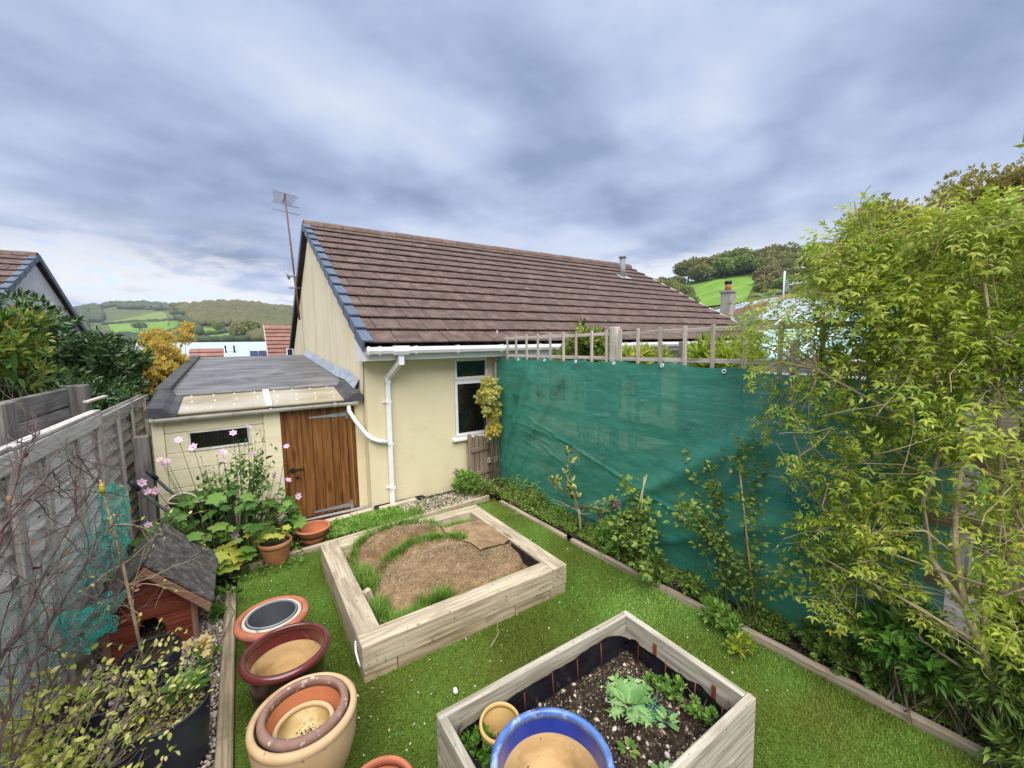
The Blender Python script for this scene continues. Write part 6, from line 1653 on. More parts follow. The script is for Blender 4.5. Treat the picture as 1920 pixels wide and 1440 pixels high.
# seed-head stems above the leaves
buds = []
for k in range(22):
    x = rr.uniform(-.5, .25); z = rr.uniform(.85, 1.55)
    b = Vector((-.25 + (x + .25) * .4, 6.05 + rr.uniform(-.1, .1), 0)); e = Vector((x, 6.05 + rr.uniform(-.15, .2), z))
    mid = (b + e) / 2 + Vector((rr.uniform(-.04, .04), 0, .1))
    mb.tube([b, mid, e], [.005, .0035, .002], 4, cap=False)
    buds.append(e)
    for q in range(3):
        s0 = mid.lerp(e, rr.uniform(.3, .8)); e3 = s0 + Vector((rr.uniform(-.1, .1), rr.uniform(-.06, .06), rr.uniform(.08, .2)))
        mb.tube([s0, e3], [.002, .0015], 3, cap=False); buds.append(e3)
mb.build('stems', M['green_stem'], an)
V, F = pebbles(np.array(buds), np.full(len(buds), .0085), ICO0, (1, 1, 1))
tag(put('seed_heads', np_mesh('seed_heads', V, F, M['green_stem']), an), kind='stuff')
n = 520
idx = rng.integers(0, len(buds), n)
P = np.array(buds)[idx] + rng.normal(0, .06, (n, 3)) + np.array([0, 0, -.24])
foliage(an, 'stem_leaf', tmpl_oval(.5, .2, .1), P, rng.normal(0, 1, (n, 3)), np.array([0, 0, 1]) + rng.normal(0, .4, (n, 3)), .075 * rng.uniform(.5, 1.3, n), M['l_anemone'], 0, 'stem_leaves')
# plant in the brown pot
ge = thing('geranium', 'young yellowing plant growing in the brownish terracotta pot', 'plant', (.19, 5.59, .24))
P, D, Nn, S = [], [], [], []
mb = MB()
for k in range(16):
    a = rr.uniform(0, 6.28); r_ = rr.uniform(.04, .17); e = Vector((.15 + r_ * math.cos(a), 5.60 + r_ * math.sin(a), .30 + rr.uniform(0, .15)))
    mb.tube([(.17, 5.6, .24), e], .004, 4, cap=False)
    P.append(e); D.append(Vector((math.cos(a), math.sin(a), -.1))); Nn.append(Vector((0, -.3, 1))); S.append(rr.uniform(.08, .13))
mb.build('stems', M['green_stem'], ge)
foliage(ge, 'leaf', LOB, P, D, Nn, S, M['l_lime'], 16)

# ------------------------------------------------------------------ plants in the small bed
LET = merge_t([xf(tmpl_oval(.45, .15, .12), (0, 0, 0), (0, 0, 0), 1.0)] + [xf(tmpl_lance(.5, .1), (0, .2 + .2 * i, -.02 * i), (0, 0, s * R_(60)), .34) for i in range(4) for s in (-1, 1)])
def rosette(name, label, c, n, size, mat, t, up=.6, mbp='leaf', r0=.02):
    th = thing(name, label, 'plant', c)
    P, D, Nn, S = [], [], [], []
    for k in range(n):
        a = k * 2.399 + random.uniform(-.3, .3)
        P.append((c[0] + r0 * math.cos(a), c[1] + r0 * math.sin(a), c[2] + random.uniform(0, .02)))
        D.append((math.cos(a), math.sin(a), up * random.uniform(.3, 1.3))); Nn.append((-.4 * math.cos(a), -.4 * math.sin(a), 1)); S.append(size * random.uniform(.65, 1.1))
    foliage(th, mbp, t, P, D, Nn, S, mat, n)
rosette('thistle', 'pale jagged leaved thistle in the middle of the small bed', (1.95, 1.64, .24), 15, .19, M['l_thistle'], LET, .8)
rosette('seedling', 'small grey green seedling right of the thistle', (2.05, 1.43, .24), 8, .09, M['l_thistle'], OVAL, .6)
rosette('seedling', 'tiny leafy seedling behind the blue pot rim', (1.72, 1.45, .24), 9, .06, M['l_cover'], OVALW, .6)
rosette('seedling', 'pale seedling near the front board of the small bed', (1.77, 1.25, .24), 9, .06, M['l_thistle'], OVALW, .6)
bush('bed_weed', 'row of small green weeds along the right liner of the small bed', 'plant', [(2.24, 1.45, .22)], [((2.26 - .06 * abs(k - 3) / 3, 1.66 - .085 * k, .27 + .03 * (k % 3)), (.05, .05, .05)) for k in range(6)], tmpl_whorl(7, OVALW, 25, 4, .6), .045, 13, M['l_weed'], 60)
bush('bed_weed', 'dense dark green weed in the left corner of the small bed', 'plant', [(.98, 1.80, .22)], ell_clumps((.97, 1.80, .28), (.07, .16, .10), 8, .06, 41), tmpl_whorl(7, OVALW, 25, 4, .6), .05, 15, M['l_broad'], 60)
n = 220
p = np.stack([rng.uniform(1.3, 2.3, n), rng.uniform(1.2, 1.98, n)], 1)
cover('bed_seedlings', 'scattered tiny seedlings on the dark soil of the small bed', 'seedlings', p[vnoise(p[:, 0] * 4, p[:, 1] * 4, 61, 2, 1.0) > .05], .235, .03, M['l_cover'], OVALW)
mb = MB()
for k in range(26):
    p0 = (2.02 + random.uniform(-.05, .05), 1.52 + random.uniform(-.04, .04), .26)
    twigs(mb, p0, (random.gauss(0, 1), random.gauss(0, 1), .2), .14, .0018, 0, 0, .35, sides=3)
tag(mb.build('net_scrap', M['netcord']), 'scrap of green twine tangled under the thistle', 'twine')

# ------------------------------------------------------------------ left: bare shrub, yellow leaved shrub, sapling, nets
bs = thing('bare_shrub', 'bare purple brown twiggy shrub leaning over the left fence', 'shrub', (-1.15, 2.35, 0))
rr = random.Random(31)
mb, tips = MB(), []
mains = [([(-1.12, 2.30, .2), (-1.05, 2.40, 1.2), (-.98, 2.50, 1.72), (-.92, 2.85, 1.88), (-.90, 3.2, 1.96), (-.90, 3.64, 1.97)], .014),
         ([(-1.12, 2.35, .2), (-1.0, 2.45, 1.0), (-.94, 2.55, 1.30), (-.92, 2.78, 1.40), (-.92, 3.1, 1.50), (-.92, 3.6, 1.62), (-.9, 4.1, 1.74)], .011),
         ([(-1.10, 2.30, .2), (-.98, 2.40, .9), (-.92, 2.62, 1.12), (-.90, 3.0, 1.25), (-.88, 3.5, 1.30), (-.85, 4.1, 1.38)], .010),
         ([(-1.10, 2.40, .2), (-1.05, 2.7, 1.3), (-1.06, 3.1, 1.75), (-1.08, 3.5, 2.05), (-1.1, 3.8, 2.1)], .010),
         ([(-1.1, 2.3, .2), (-1.0, 2.5, .7), (-.92, 2.8, .92), (-.88, 3.3, 1.0), (-.82, 3.9, 1.02)], .010)]
for pts, r in mains:
    P_ = [Vector(p) for p in pts]
    mb.tube(P_, [r * .8 * (1 - .65 * i / (len(P_) - 1)) for i in range(len(P_))], 7)
    for i in range(2, len(P_)):
        for k in range(6):
            q = P_[i - 1].lerp(P_[i], rr.random())
            d = (P_[i] - P_[i - 1]).normalized() + Vector((rr.gauss(.05, .35), rr.gauss(0, .7), rr.gauss(.1, .75)))
            twigs(mb, q, d, rr.uniform(.25, .52), .0036, 1, 5, .17, .85, .5, 0, 5, tips, rr, 6)
mb.build('twigs', M['twig_dark'], bs)
P, D, Nn = tip_arrays(tips, 70, .01)
foliage(bs, 'leaf', OVALW, P, D, Nn, .032 * rng.uniform(.6, 1.2, 70), lmat('leaf_red', [(0.12, 0.03, 0.03), (0.22, 0.06, 0.06), (0.3, 0.2, 0.06)], .5, .2), 0, 'leaves')
# yellow shrub spreading from the big tub and the bottom left corner
yl = thing('spirea', 'yellow leaved thin twigged shrub filling the bottom left corner', 'shrub', (-1.0, 2.6, 0))
mb, tips = MB(), []
for k in range(46):
    b = (rr.uniform(-1.25, -.78), rr.uniform(2.2, 2.95), rr.uniform(.15, .45))
    d = (rr.gauss(.25, .35), rr.gauss(.55, .45), rr.gauss(.55, .30))
    twigs(mb, b, d, rr.uniform(.35, .75), .0040, 1, 4, .12, .7, .5, -.02, 5, tips, rr, 6)
mb.build('twigs', M['twig_grey'], yl)
tips = [t for t in tips if t[0].z > .1 and t[0].x < -.42 and t[0].z < 1.35 and t[0].x > -1.25]
P, D, Nn = tip_arrays(tips, 3400, .025)
w_ = np.clip(1.75 - P[:, 2] * .85, .15, 1)
ok = (rng.random(len(P)) < w_) & ~((P[:, 1] > 3.45) & (P[:, 2] > .30)) & ~(P[:, 1] > 3.75) & ~((P[:, 0] > -.82) & (P[:, 1] < 3.15) & (rng.random(len(P)) < .75))
P, D, Nn = P[ok], D[ok], Nn[ok]
foliage(yl, 'leaf', OVALW, P, D, Nn, .036 * rng.uniform(.6, 1.25, len(P)), M['l_shrub_yellow'], 290, 'leaves')
tb = thing('tub_shrub', 'small yellow leaved shrub with dark stems in the big black tub', 'shrub', (-.55, 3.16, .35))
mb, tips = MB(), []
for k in range(16):
    twigs(mb, (-.58 + rr.uniform(-.1, .1), 3.16 + rr.uniform(-.08, .1), .35), (rr.gauss(-.3, .5), rr.gauss(0, .5), .6), rr.uniform(.2, .42), .0035, 1, 3, .12, .7, .5, 0, 4, tips, rr, 5)
mb.build('twigs', M['twig_dark'], tb)
P, D, Nn = tip_arrays(tips, 200, .02)
foliage(tb, 'leaf', OVALW, P, D, Nn, .036 * rng.uniform(.6, 1.25, 200), M['l_shrub_yellow'], 150, 'leaves')
rosette('broad_weed', 'broad leaved green weed at the back of the big black tub', (-.46, 3.27, .36), 22, .16, M['l_broad'], tmpl_oval(.42, .25, .1), .8)
n = 700
a = rng.uniform(0, 6.28, n); r_ = .22 * np.sqrt(rng.random(n))
cover('tub_moss', 'mossy litter and small leaves on the soil of the big black tub', 'moss', np.c_[-.548 + r_ * np.cos(a), 3.16 + r_ * np.sin(a)], .345, .026, M['l_dry'], OVALW)
# yellow seedling leaves between tub and kennel
mp = bush('maple_seedling', 'seedling with peach yellow autumn leaves beside the black tub', 'plant', [(-.44, 3.62, 0)], [((-.42, 3.62, .42), (.07, .09, .05)), ((-.38, 3.70, .36), (.05, .05, .04))], LOB, .085, 8, lmat('leaf_peach', [(0.58, 0.40, 0.16), (0.62, 0.52, 0.22), (0.60, 0.32, 0.2)], .5, .3), 16, part='leaf')
bush('leafy_weed', 'green leafy weeds at the gravel edge beside the kennel', 'plant', [(-.36, 4.0, 0)], [((-.40, 4.0, .08), (.07, .16, .05)), ((-.30, 4.95, .10), (.12, .12, .07)), ((-.36, 4.75, .05), (.05, .1, .04))], tmpl_whorl(6, OVAL, 30, 4, .4), .08, 13, M['l_broad'], 40)
# sapling trunk, stake and tape
sp = thing('sapling', 'bare pale stemmed sapling with yellow tape standing in a black tub', 'sapling', (-.80, 4.0, .27))
mb, tips = MB(), []
mb.tube([(-.78, 3.98, .26), (-.83, 4.1, .62), (-.88, 4.22, .95), (-.93, 4.3, 1.25), (-.965, 4.32, 1.50), (-.972, 4.32, 1.62)], [.012, .011, .010, .009, .008, .006], 8)
for q in ((-.83, 4.1, .62), (-.88, 4.22, .95), (-.86, 4.17, .8), (-.93, 4.3, 1.25)):
    for k in range(3):
        twigs(mb, q, (rr.gauss(.25, .5), rr.gauss(-.1, .5), rr.gauss(.3, .5)), rr.uniform(.25, .5), .0045, 1, 4, .14, .8, .5, 0, 5, tips, rr, 6)
mb.build('stem', M['pale_stem'], sp)
P, D, Nn = tip_arrays(tips, 60, .015)
foliage(sp, 'leaf', OVALW, P, D, Nn, .035 * rng.uniform(.6, 1.2, 60), M['l_shrub_yellow'], 60)
MB().tube([(-.965, 4.32, 1.50), (-.970, 4.32, 1.59)], .015, 8).build('tape', pmat('yellow_tape', [(0.65, 0.42, 0.02), (0.7, 0.5, 0.04)], 5, rough=.4, bump=0, rnd=0), sp)
# stakes in the tub
for k in range(4):
    pass
# crumpled garden netting
def netting(name, label, fn, nu, nv, w, mat):
    V, F = [], []
    b = 0
    for axis in (0, 1):
        cnt, seg = (nu, nv) if axis == 0 else (nv, nu)
        for i in range(cnt):
            t = np.linspace(0, 1, seg * 2)
            c = np.full_like(t, i / (cnt - 1))
            P = fn(c, t) if axis == 0 else fn(t, c)
            T = np.gradient(P, axis=0); T /= np.linalg.norm(T, axis=1)[:, None] + 1e-9
            to = np.array(CAM) - P; s = np.cross(T, np.array([.3, -.9, .4])); s /= np.linalg.norm(s, axis=1)[:, None] + 1e-9
            v = np.stack([P - s * w, P + s * w], 1).reshape(-1, 3)
            k = np.arange(len(t) - 1) * 2 + b
            V.append(v); F.append(np.stack([k, k + 1, k + 3, k + 2], 1)); b += len(v)
    o = put(name, np_mesh(name, np.concatenate(V), np.concatenate(F), mat))
    return tag(o, label, 'netting')
def crump(c, eu, ev, amp, seed, f=3.0):
    c, eu, ev = map(np.array, (c, eu, ev))
    nrm = np.cross(eu, ev); nrm = nrm / np.linalg.norm(nrm)
    def fn(u, v):
        P = c + eu * u[:, None] + ev * v[:, None]
        for k, ax in enumerate((np.array([1, 0, 0]), np.array([0, 1, 0]), np.array([0, 0, 1]))):
            P = P + ax * (amp * vnoise(u, v, seed + k, 3, f))[:, None]
        return P
    return fn
netting('garden_netting', 'turquoise garden netting hanging in a bunch from the sapling', crump((-1.06, 4.50, 1.02), (.14, .06, -.02), (.02, .02, .50), .07, 71, 4.0), 22, 50, .0016, M['netcord'])
netting('garden_netting', 'crumpled turquoise netting heaped by the kennel roof', crump((-1.22, 3.95, .42), (.28, .22, .02), (.02, .06, .30), .11, 75, 4.5), 40, 40, .0016, M['netcord'])
netting('garden_netting', 'pale faded netting spread against the left fence', crump((-1.20, 2.9, .35), (0, 1.75, .05), (.06, 0, .95), .08, 79, 4.0), 64, 34, .0010, M['net_pale'])
netting('garden_netting', 'green netting trailing between the anemone and the kennel', crump((-1.22, 4.65, .62), (.16, .45, .0), (.04, .06, .42), .08, 83, 4.5), 34, 34, .0014, M['netcord'])
# ================================================================== BACKGROUND: terrain, fields, woods, houses
def pol(az, r, z):
    a = np.radians(az)
    return np.stack([r * np.sin(a), r * np.cos(a), z], -1)
# skyline of the ground (trees stand on it): azimuth, slope to crest, distance of crest
CA = np.array([-180, -120, -60, -20, -13.4, -10.8, -8.4, -6.2, -5.2, -2.2, .9, 5.8, 20, 35, 46, 50, 54.6, 57.7, 60, 64.5, 68, 71, 77, 95, 130, 180], float)
CE = np.array([.10, .10, .10, .070, .068, .079, .084, .083, .081, .089, .090, .082, .08, .10, .122, .124, .124, .134, .140, .141, .140, .137, .132, .125, .11, .10])
CR = np.array([700, 700, 900, 1300, 1400, 1400, 1400, 1350, 850, 800, 800, 800, 700, 420, 300, 270, 260, 260, 260, 260, 260, 260, 260, 300, 500, 700], float)
BR = np.array([160, 160, 200, 240, 260, 260, 260, 250, 230, 220, 220, 220, 190, 130, 90, 75, 72, 70, 70, 70, 70, 70, 70, 90, 130, 160], float)
EB = np.array([-.03, -.03, -.03, -.012, -.010, -.008, -.006, -.004, -.004, -.004, -.004, -.004, -.01, -.02, -.02, -.02, .0, .02, .03, .03, .03, .03, .03, .0, -.03, -.03])
def hp(az):
    return np.interp(az, CA, CE), np.interp(az, CA, CR), np.interp(az, CA, EB), np.interp(az, CA, BR)
def hill(az, t, lift=0.0):
    """point on the hillside: t = 0 at its foot, 1 at its crest"""
    ce, crr, eb, br_ = hp(az)
    e = eb + (ce - eb) * np.minimum(t, 1.0); r = br_ + (crr - br_) * t
    z = CAM.z + r * e
    z = np.where(t > 1, CAM.z + crr * ce - (r - crr) * .05, z)
    return pol(az, r, z + lift)
def t_of(az, e):
    ce, crr, eb, br_ = hp(az)
    return (e - eb) / (ce - eb)
azs = np.unique(np.concatenate([np.arange(-180, 180.1, 3), np.arange(-16, 10, .5), np.arange(44, 82, .75)]))
ts = np.concatenate([np.linspace(0, 1, 26), [1.1, 1.25]])
A, Tt = np.meshgrid(azs, ts)
V = hill(A.ravel(), Tt.ravel())
nx, ny = len(azs), len(ts)
i = np.arange((nx - 1) * (ny - 1)); r_, c_ = i // (nx - 1), i % (nx - 1); a_ = r_ * nx + c_
tag(put('hillside', np_mesh('hillside', V, np.stack([a_, a_ + 1, a_ + nx + 1, a_ + nx], 1), M['hill_floor'], True)), kind='structure')
# valley floor from the garden out to the foot of the hills
gs = np.array([0, .02, .05, .12, .25, .45, .7, 1.0])
A, Tt = np.meshgrid(azs, gs)
a, g = A.ravel(), Tt.ravel()
ce, crr, eb, br_ = hp(a)
foot = CAM.z + br_ * eb
r_ = br_ * g
z = np.where(r_ < 16, -.12, -.12 + (foot + .12) * np.clip((r_ - 16) / (br_ - 16), 0, 1))
V = pol(a, np.maximum(r_, .01 * br_), z)
ny = len(gs); i = np.arange((nx - 1) * (ny - 1)); r_, c_ = i // (nx - 1), i % (nx - 1); a_ = r_ * nx + c_
V[:nx] = (0, 0, -.12)
tag(put('ground', np_mesh('ground', V, np.stack([a_, a_ + 1, a_ + nx + 1, a_ + nx], 1), M['ground_soil'], True)), kind='structure')
def field(q, mat, lift, n=14):
    """four corners as (azimuth, slope); laid on the hillside"""
    q = np.array(q, float)
    def fn(u, v):
        p = q[0] * ((1 - u) * (1 - v))[:, None] + q[1] * (u * (1 - v))[:, None] + q[2] * (u * v)[:, None] + q[3] * ((1 - u) * v)[:, None]
        return hill(p[:, 0], t_of(p[:, 0], p[:, 1]), lift)
    V, F = grid(n, n, fn)
    tag(put('field', np_mesh('field', V, F, mat, True)), kind='structure')
    return q
FLD = [field([(-10.9, .0465), (-10.6, .030), (-5.75, .0345), (-5.2, .0555)], M['field'], 1.2),
       field([(-11.4, .0470), (-10.8, .0475), (-5.2, .0570), (-6.8, .0715)], M['field_pale'], 1.2),
       field([(-3.9, .0425), (-3.75, .0250), (-2.3, .0290), (-1.35, .0385)], M['field'], 1.0),
       field([(-3.75, .0240), (-3.5, .0140), (.35, .0155), (-.4, .0345)], M['field_pale'], 1.0),
       field([(55.9, .142), (57.0, .070), (63.0, .078), (64.3, .137)], M['field'], .5),
       field([(67.6, .1235), (68.6, .100), (71.5, .095), (71.2, .121)], M['field'], .5)]
def in_quad(q, az, e):
    s = np.zeros(len(az)); ins = np.ones(len(az), bool); ins2 = np.ones(len(az), bool)
    for k in range(4):
        a, b = q[k], q[(k + 1) % 4]
        c = (b[0] - a[0]) * (e - a[1]) - (b[1] - a[1]) * (az - a[0])
        ins &= c >= 0; ins2 &= c <= 0
    return ins | ins2
M['wood'] = lmat('wood', [(0.055, 0.066, 0.028), (0.085, 0.092, 0.036), (0.115, 0.108, 0.044), (0.135, 0.100, 0.048)], .8, .0, .2, (.006, .55))
M['wood_dark'] = lmat('wood_dark', [(0.035, 0.055, 0.028), (0.055, 0.080, 0.036), (0.085, 0.105, 0.048)], .8, .0, .2, (.01, .4))
def crown_t(seed, sub):
    r = np.random.default_rng(seed)
    V, F = ico(sub)
    k = 1 + .26 * vnoise(V[:, 0] * 1.3 + V[:, 2], V[:, 1] * 1.3 - V[:, 2], seed, 4, 2.4)
    V = V * k[:, None] * np.array([1, 1, .85])
    V[:, 2] = np.maximum(V[:, 2], -.55)
    return V, F
CT = [crown_t(k, 1) for k in range(5)]
def wood(name, label, az, e, size, mat, jz=.35):
    t = t_of(az, e)
    P = hill(az, t)
    Vs, Fs, b = [], [], 0
    w = rng.integers(0, 5, len(az))
    for k in range(5):
        m = w == k
        if not m.any(): continue
        V0, F0 = CT[k]; p = P[m]; s = size[m]; n = len(p)
        th = rng.uniform(0, 6.28, n); c, sn = np.cos(th), np.sin(th)
        X = V0[None, :, 0] * c[:, None] - V0[None, :, 1] * sn[:, None]; Y = V0[None, :, 0] * sn[:, None] + V0[None, :, 1] * c[:, None]
        V = np.stack([X, Y, np.broadcast_to(V0[None, :, 2], X.shape)], 2) * s[:, None, None] + p[:, None] + np.array([0, 0, 1.0]) * (s * .75)[:, None, None]
        Vs.append(V.reshape(-1, 3)); Fs.append(((np.arange(n) * len(V0))[:, None, None] + F0[None]).reshape(-1, 3) + b); b += n * len(V0)
    tag(put(name, np_mesh(name, np.concatenate(Vs), np.concatenate(Fs), mat, False)), label, 'woodland', kind='stuff')
def cand(a0, a1, n, elo, cell=None):
    az = rng.uniform(a0, a1, n); ce, _, eb, _ = hp(az)
    e = elo + (ce - elo) * rng.random(n) ** .8
    ok = np.ones(n, bool)
    for q in FLD: ok &= ~in_quad(q, az, e)
    return az[ok], e[ok]
# nearer hill: dense autumn wood
az, e = cand(-6.0, 14, 6500, .012)
ok = ~((e < .046) & (az < 1.2) & (az > -6.2)) & ~((az < -4.4) & (e < .066))
az, e = az[ok], e[ok]
wood('hill_wood', 'reddish green autumn woodland covering the rounded hill behind the garage', az, e, rng.uniform(3.0, 5.6, len(az)), M['wood'])
az, e = cand(-24, -5.6, 4200, .006)
ok = (e > .074) | ((az < -11.3) & ~((az > -12.5) & (e < .05))) | (e < .016)
az, e = az[ok], e[ok]
wood('hill_wood', 'distant dark green woodland on the low hill at the left', az, e, rng.uniform(4, 8, len(az)), M['wood_dark'])
# hedges round the fields
def hedge(pts, n, s, label, mat):
    pts = np.array(pts); k = np.linspace(0, len(pts) - 1.001, n); i = k.astype(int); f = (k - i)[:, None]
    p = pts[i] * (1 - f) + pts[i + 1] * f
    wood('hedge', label, p[:, 0], p[:, 1], s * rng.uniform(.7, 1.3, n), mat)
hedge([(-11.2, .0465), (-8.6, .0525), (-5.0, .0570)], 70, 2.6, 'dark hedge between the two sloping fields on the left hill', M['wood_dark'])
hedge([(-5.4, .0575), (-4.2, .044), (-3.9, .025)], 60, 4.5, 'line of dark trees dropping down between the left fields', M['wood_dark'])
hedge([(-4.0, .0245), (-2.2, .0285), (-.3, .036), (.8, .027)], 70, 2.4, 'thin hedge around the lowest pale field', M['wood_dark'])
hedge([(-11, .026), (-8, .027), (-5.6, .028), (-3.8, .0135), (.6, .0145)], 150, 2.6, 'dark tree line along the foot of the left fields', M['wood_dark'])
hedge([(55.8, .142), (59.5, .1405), (64.0, .139)], 90, 1.3, 'clipped hedge along the top of the bright right field', M['wood_dark'])
# individual trees on the right hill, with trunk and leafy crown
M['hill_leaf'] = lmat('hill_leaf', [(0.17, 0.195, 0.075), (0.22, 0.25, 0.09), (0.28, 0.30, 0.11), (0.33, 0.30, 0.13)], .8, .3, .2, (.09, .65))
M['hill_leaf_green'] = lmat('hill_leaf_green', [(0.16, 0.25, 0.065), (0.22, 0.32, 0.085), (0.29, 0.38, 0.12)], .8, .3, .2, (.12, .5))
M['hill_leaf_brown'] = lmat('hill_leaf_brown', [(0.21, 0.20, 0.09), (0.28, 0.25, 0.11), (0.35, 0.30, 0.14)], .8, .3, .2, (.1, .5))
def tree_crown(seed, n=2600):
    r = np.random.default_rng(seed)
    cs = []
    for k in range(16):
        v = r.normal(size=3); v /= np.linalg.norm(v); v[2] = abs(v[2]) * .9 - .25
        cs.append((v * r.uniform(.35, .72) * np.array([1, 1, .85]), r.uniform(.26, .44)))
    P, D = [], []
    for c, rad in cs:
        q = r.normal(size=(n // 16, 3)); q /= np.linalg.norm(q, axis=1)[:, None]
        P.append(c + q * rad * r.uniform(.75, 1.05, (len(q), 1))); D.append(q + r.normal(0, .5, q.shape))
    P, D = np.concatenate(P), np.concatenate(D)
    V, F = inst(tmpl_oval(.9, .2, .1), P, D, np.array([0, 0, 1.]) + r.normal(0, .6, P.shape), r.uniform(.10, .18, len(P)))
    return V, F
TC = [[np_mesh('crown', *tree_crown(k), M[mn]) for k in (100, 101, 102)] for mn in ('hill_leaf', 'hill_leaf_green', 'hill_leaf_brown')]
TRK = MB().tube([(0, 0, 0), (.02, 0, .4), (0, .02, .9)], [.07, .05, .03], 6).mesh('trunk', M['bark'])
KIND = ['olive crowned', 'bright green', 'brownish']
LATE = {}
def tree(az, e, s, kind, label):
    p = hill(np.array([az]), t_of(np.array([az]), np.array([e])))[0]
    t = thing('hill_tree', label if isinstance(label, str) else label[2], 'tree', tuple(p), 0, 'trees on the hill beyond the right houses' if az > 20 else 'lone trees in the left fields')
    if not isinstance(label, str): LATE[t.name] = (label[2], label[3])
    a = random.uniform(0, 6.28)
    put('trunk', TRK, t, T_(p, (0, 0, a), (s, s, s * .8)))
    put('crown', random.choice(TC[kind]), t, T_((p[0], p[1], p[2] + s * .85), (0, 0, a), (s * random.uniform(.95, 1.15), s * random.uniform(.95, 1.15), s)))
spec = []
for az in np.arange(46.5, 56.0, 1.15): spec.append((az + random.uniform(-.3, .3), .121 + random.uniform(-.003, .003), 4.2, 2 if random.random() < .4 else 0))
for az in np.arange(56.6, 84, 1.7):
    spec.append((az + random.uniform(-.3, .3), float(np.interp(az, CA, CE)) - .002, random.uniform(7.2, 9.0), random.choice((0, 0, 2, 0))))
for az in np.arange(58.4, 82, 2.1):
    spec.append((az + random.uniform(-.4, .4), float(np.interp(az, CA, CE)) - .006 - random.uniform(0, .004), random.uniform(6.0, 7.5), random.choice((0, 1, 0, 2))))
for az, e, s, k in ((64.9, .128, 6.2, 0), (66.3, .120, 6.0, 0), (65.2, .112, 5.6, 2), (67.2, .131, 6.5, 0), (68.9, .133, 6.8, 1), (70.2, .130, 6.8, 1), (71.8, .128, 6.4, 1), (66.2, .104, 4.6, 2), (67.4, .107, 4.6, 0), (68.6, .098, 3.6, 1), (64.9, .100, 3.8, 2), (73.5, .12, 6, 0), (75.5, .12, 6, 2), (78, .118, 6, 0), (66.8, .092, 4.0, 1), (64.6, .090, 3.2, 0)):
    spec.append((az, e, s, k))
for az, e, s, k in ((51.6, .110, 4.6, 0), (53.0, .108, 5.0, 1), (54.2, .104, 5.2, 0), (55.2, .096, 5.0, 1), (56.2, .086, 4.4, 0), (54.6, .088, 4.6, 2), (50.5, .108, 4.4, 0), (56.7, .070, 3.6, 1), (49.3, .106, 4.4, 0)):
    spec.append((az, e, s, k))
seen = {}
for az, e, s, k in sorted(spec):
    where = 'left of the bright field, behind the roof end' if az < 56.4 else ('on the skyline above the bright field' if az < 64 and e > .13 else ('right of the bright field' if az < 69 else 'partly hidden by the jasmine'))
    lb = KIND[k] + ' hill tree ' + where
    key = (k, where)
    seen[key] = seen.get(key, 0) + 1
    tree(az, e, s, k, (az, e, lb, key))
ORD = ['leftmost', 'second', 'third', 'fourth', 'fifth', 'sixth', 'seventh', 'eighth', 'ninth', 'tenth', 'eleventh', 'twelfth', 'thirteenth', 'fourteenth', 'fifteenth', 'sixteenth', 'seventeenth', 'eighteenth', 'nineteenth', 'twentieth']
cnt = {}
for o in [o for o in bpy.data.objects if o.name in LATE]:
    lb, key = LATE[o.name]
    i = cnt.get(key, 0); cnt[key] = i + 1
    o['label'] = (ORD[i] + (' from left, ' if i else ' ') + lb) if seen[key] > 1 else lb
# a few trees in the far left fields
for az, e, s, k, lb in ((-8.6, .0365, 9, 1, 'round lone tree standing in the left bright field'), (-1.95, .0345, 6, 1, 'small round tree in the low field over the garage roof'), (-.2, .018, 8, 0, 'round tree at the right foot of the pale field'), (.9, .022, 9, 0, 'dark tree beside the small red tiled gable roof')):
    tree(az, e, s, k, lb)

# ------------------------------------------------------------------ neighbour house at the left
nh = thing('neighbour_house', 'white gabled neighbour house with brown tiles at the far left', 'house', (-5, 18.4, 0))
LX, LY, LZ = -5.0, 18.4, 5.50
ls = .5575
ey = LY - 5.4; ez = LZ - 5.4 * ls
M['white_render'] = pmat('white_render', [(0.62, 0.63, 0.66), (0.70, 0.71, 0.73)], 2, rough=.9, bump=.3, bscale=40, coord='pos', rnd=0)
MB().prism([(ey + .4, -.1), (LY + 5, -.1), (LY + 5, ez + .2), (LY, LZ - .2), (ey + .4, ez + .1)], LX - .25, LX, 'x').build('gable_wall', M['white_render'], nh)
MB().box(-12, LX - .25, ey + .4, ey + .6, -.1, ez).build('front_wall', M['white_render'], nh)
MB().prism([(ey, ez - .05), (LY, LZ - .02), (LY, LZ - .16), (ey, ez - .16)], -12, LX + .02, 'x').build('roof_deck', M['dark_gap'], nh)
MB().prism([(LY + 5.4, ez - .05), (LY, LZ - .02), (LY, LZ + .03), (LY + 5.4, ez + .03)], -12, LX + .10, 'x').build('back_roof', M['roof_tile'], nh)
roof_tiles(nh, -12, LX - .02, ey, ez, LY, LZ, 14, 17, M['roof_tile'], 150)
verge_caps(nh, LX + .10, 1, ey, ez, LY, LZ, 14)
MB().prism([(LY + 5.4, ez - .14), (LY, LZ - .12), (LY, LZ + .06), (LY + 5.4, ez + .05)], LX + .10, LX + .14, 'x').build('verge_trim', M['verge_cap'], nh)
ridge_tiles(nh, -12, LX + .10, LY, LZ + .08, 15, M['ridge_tile'])

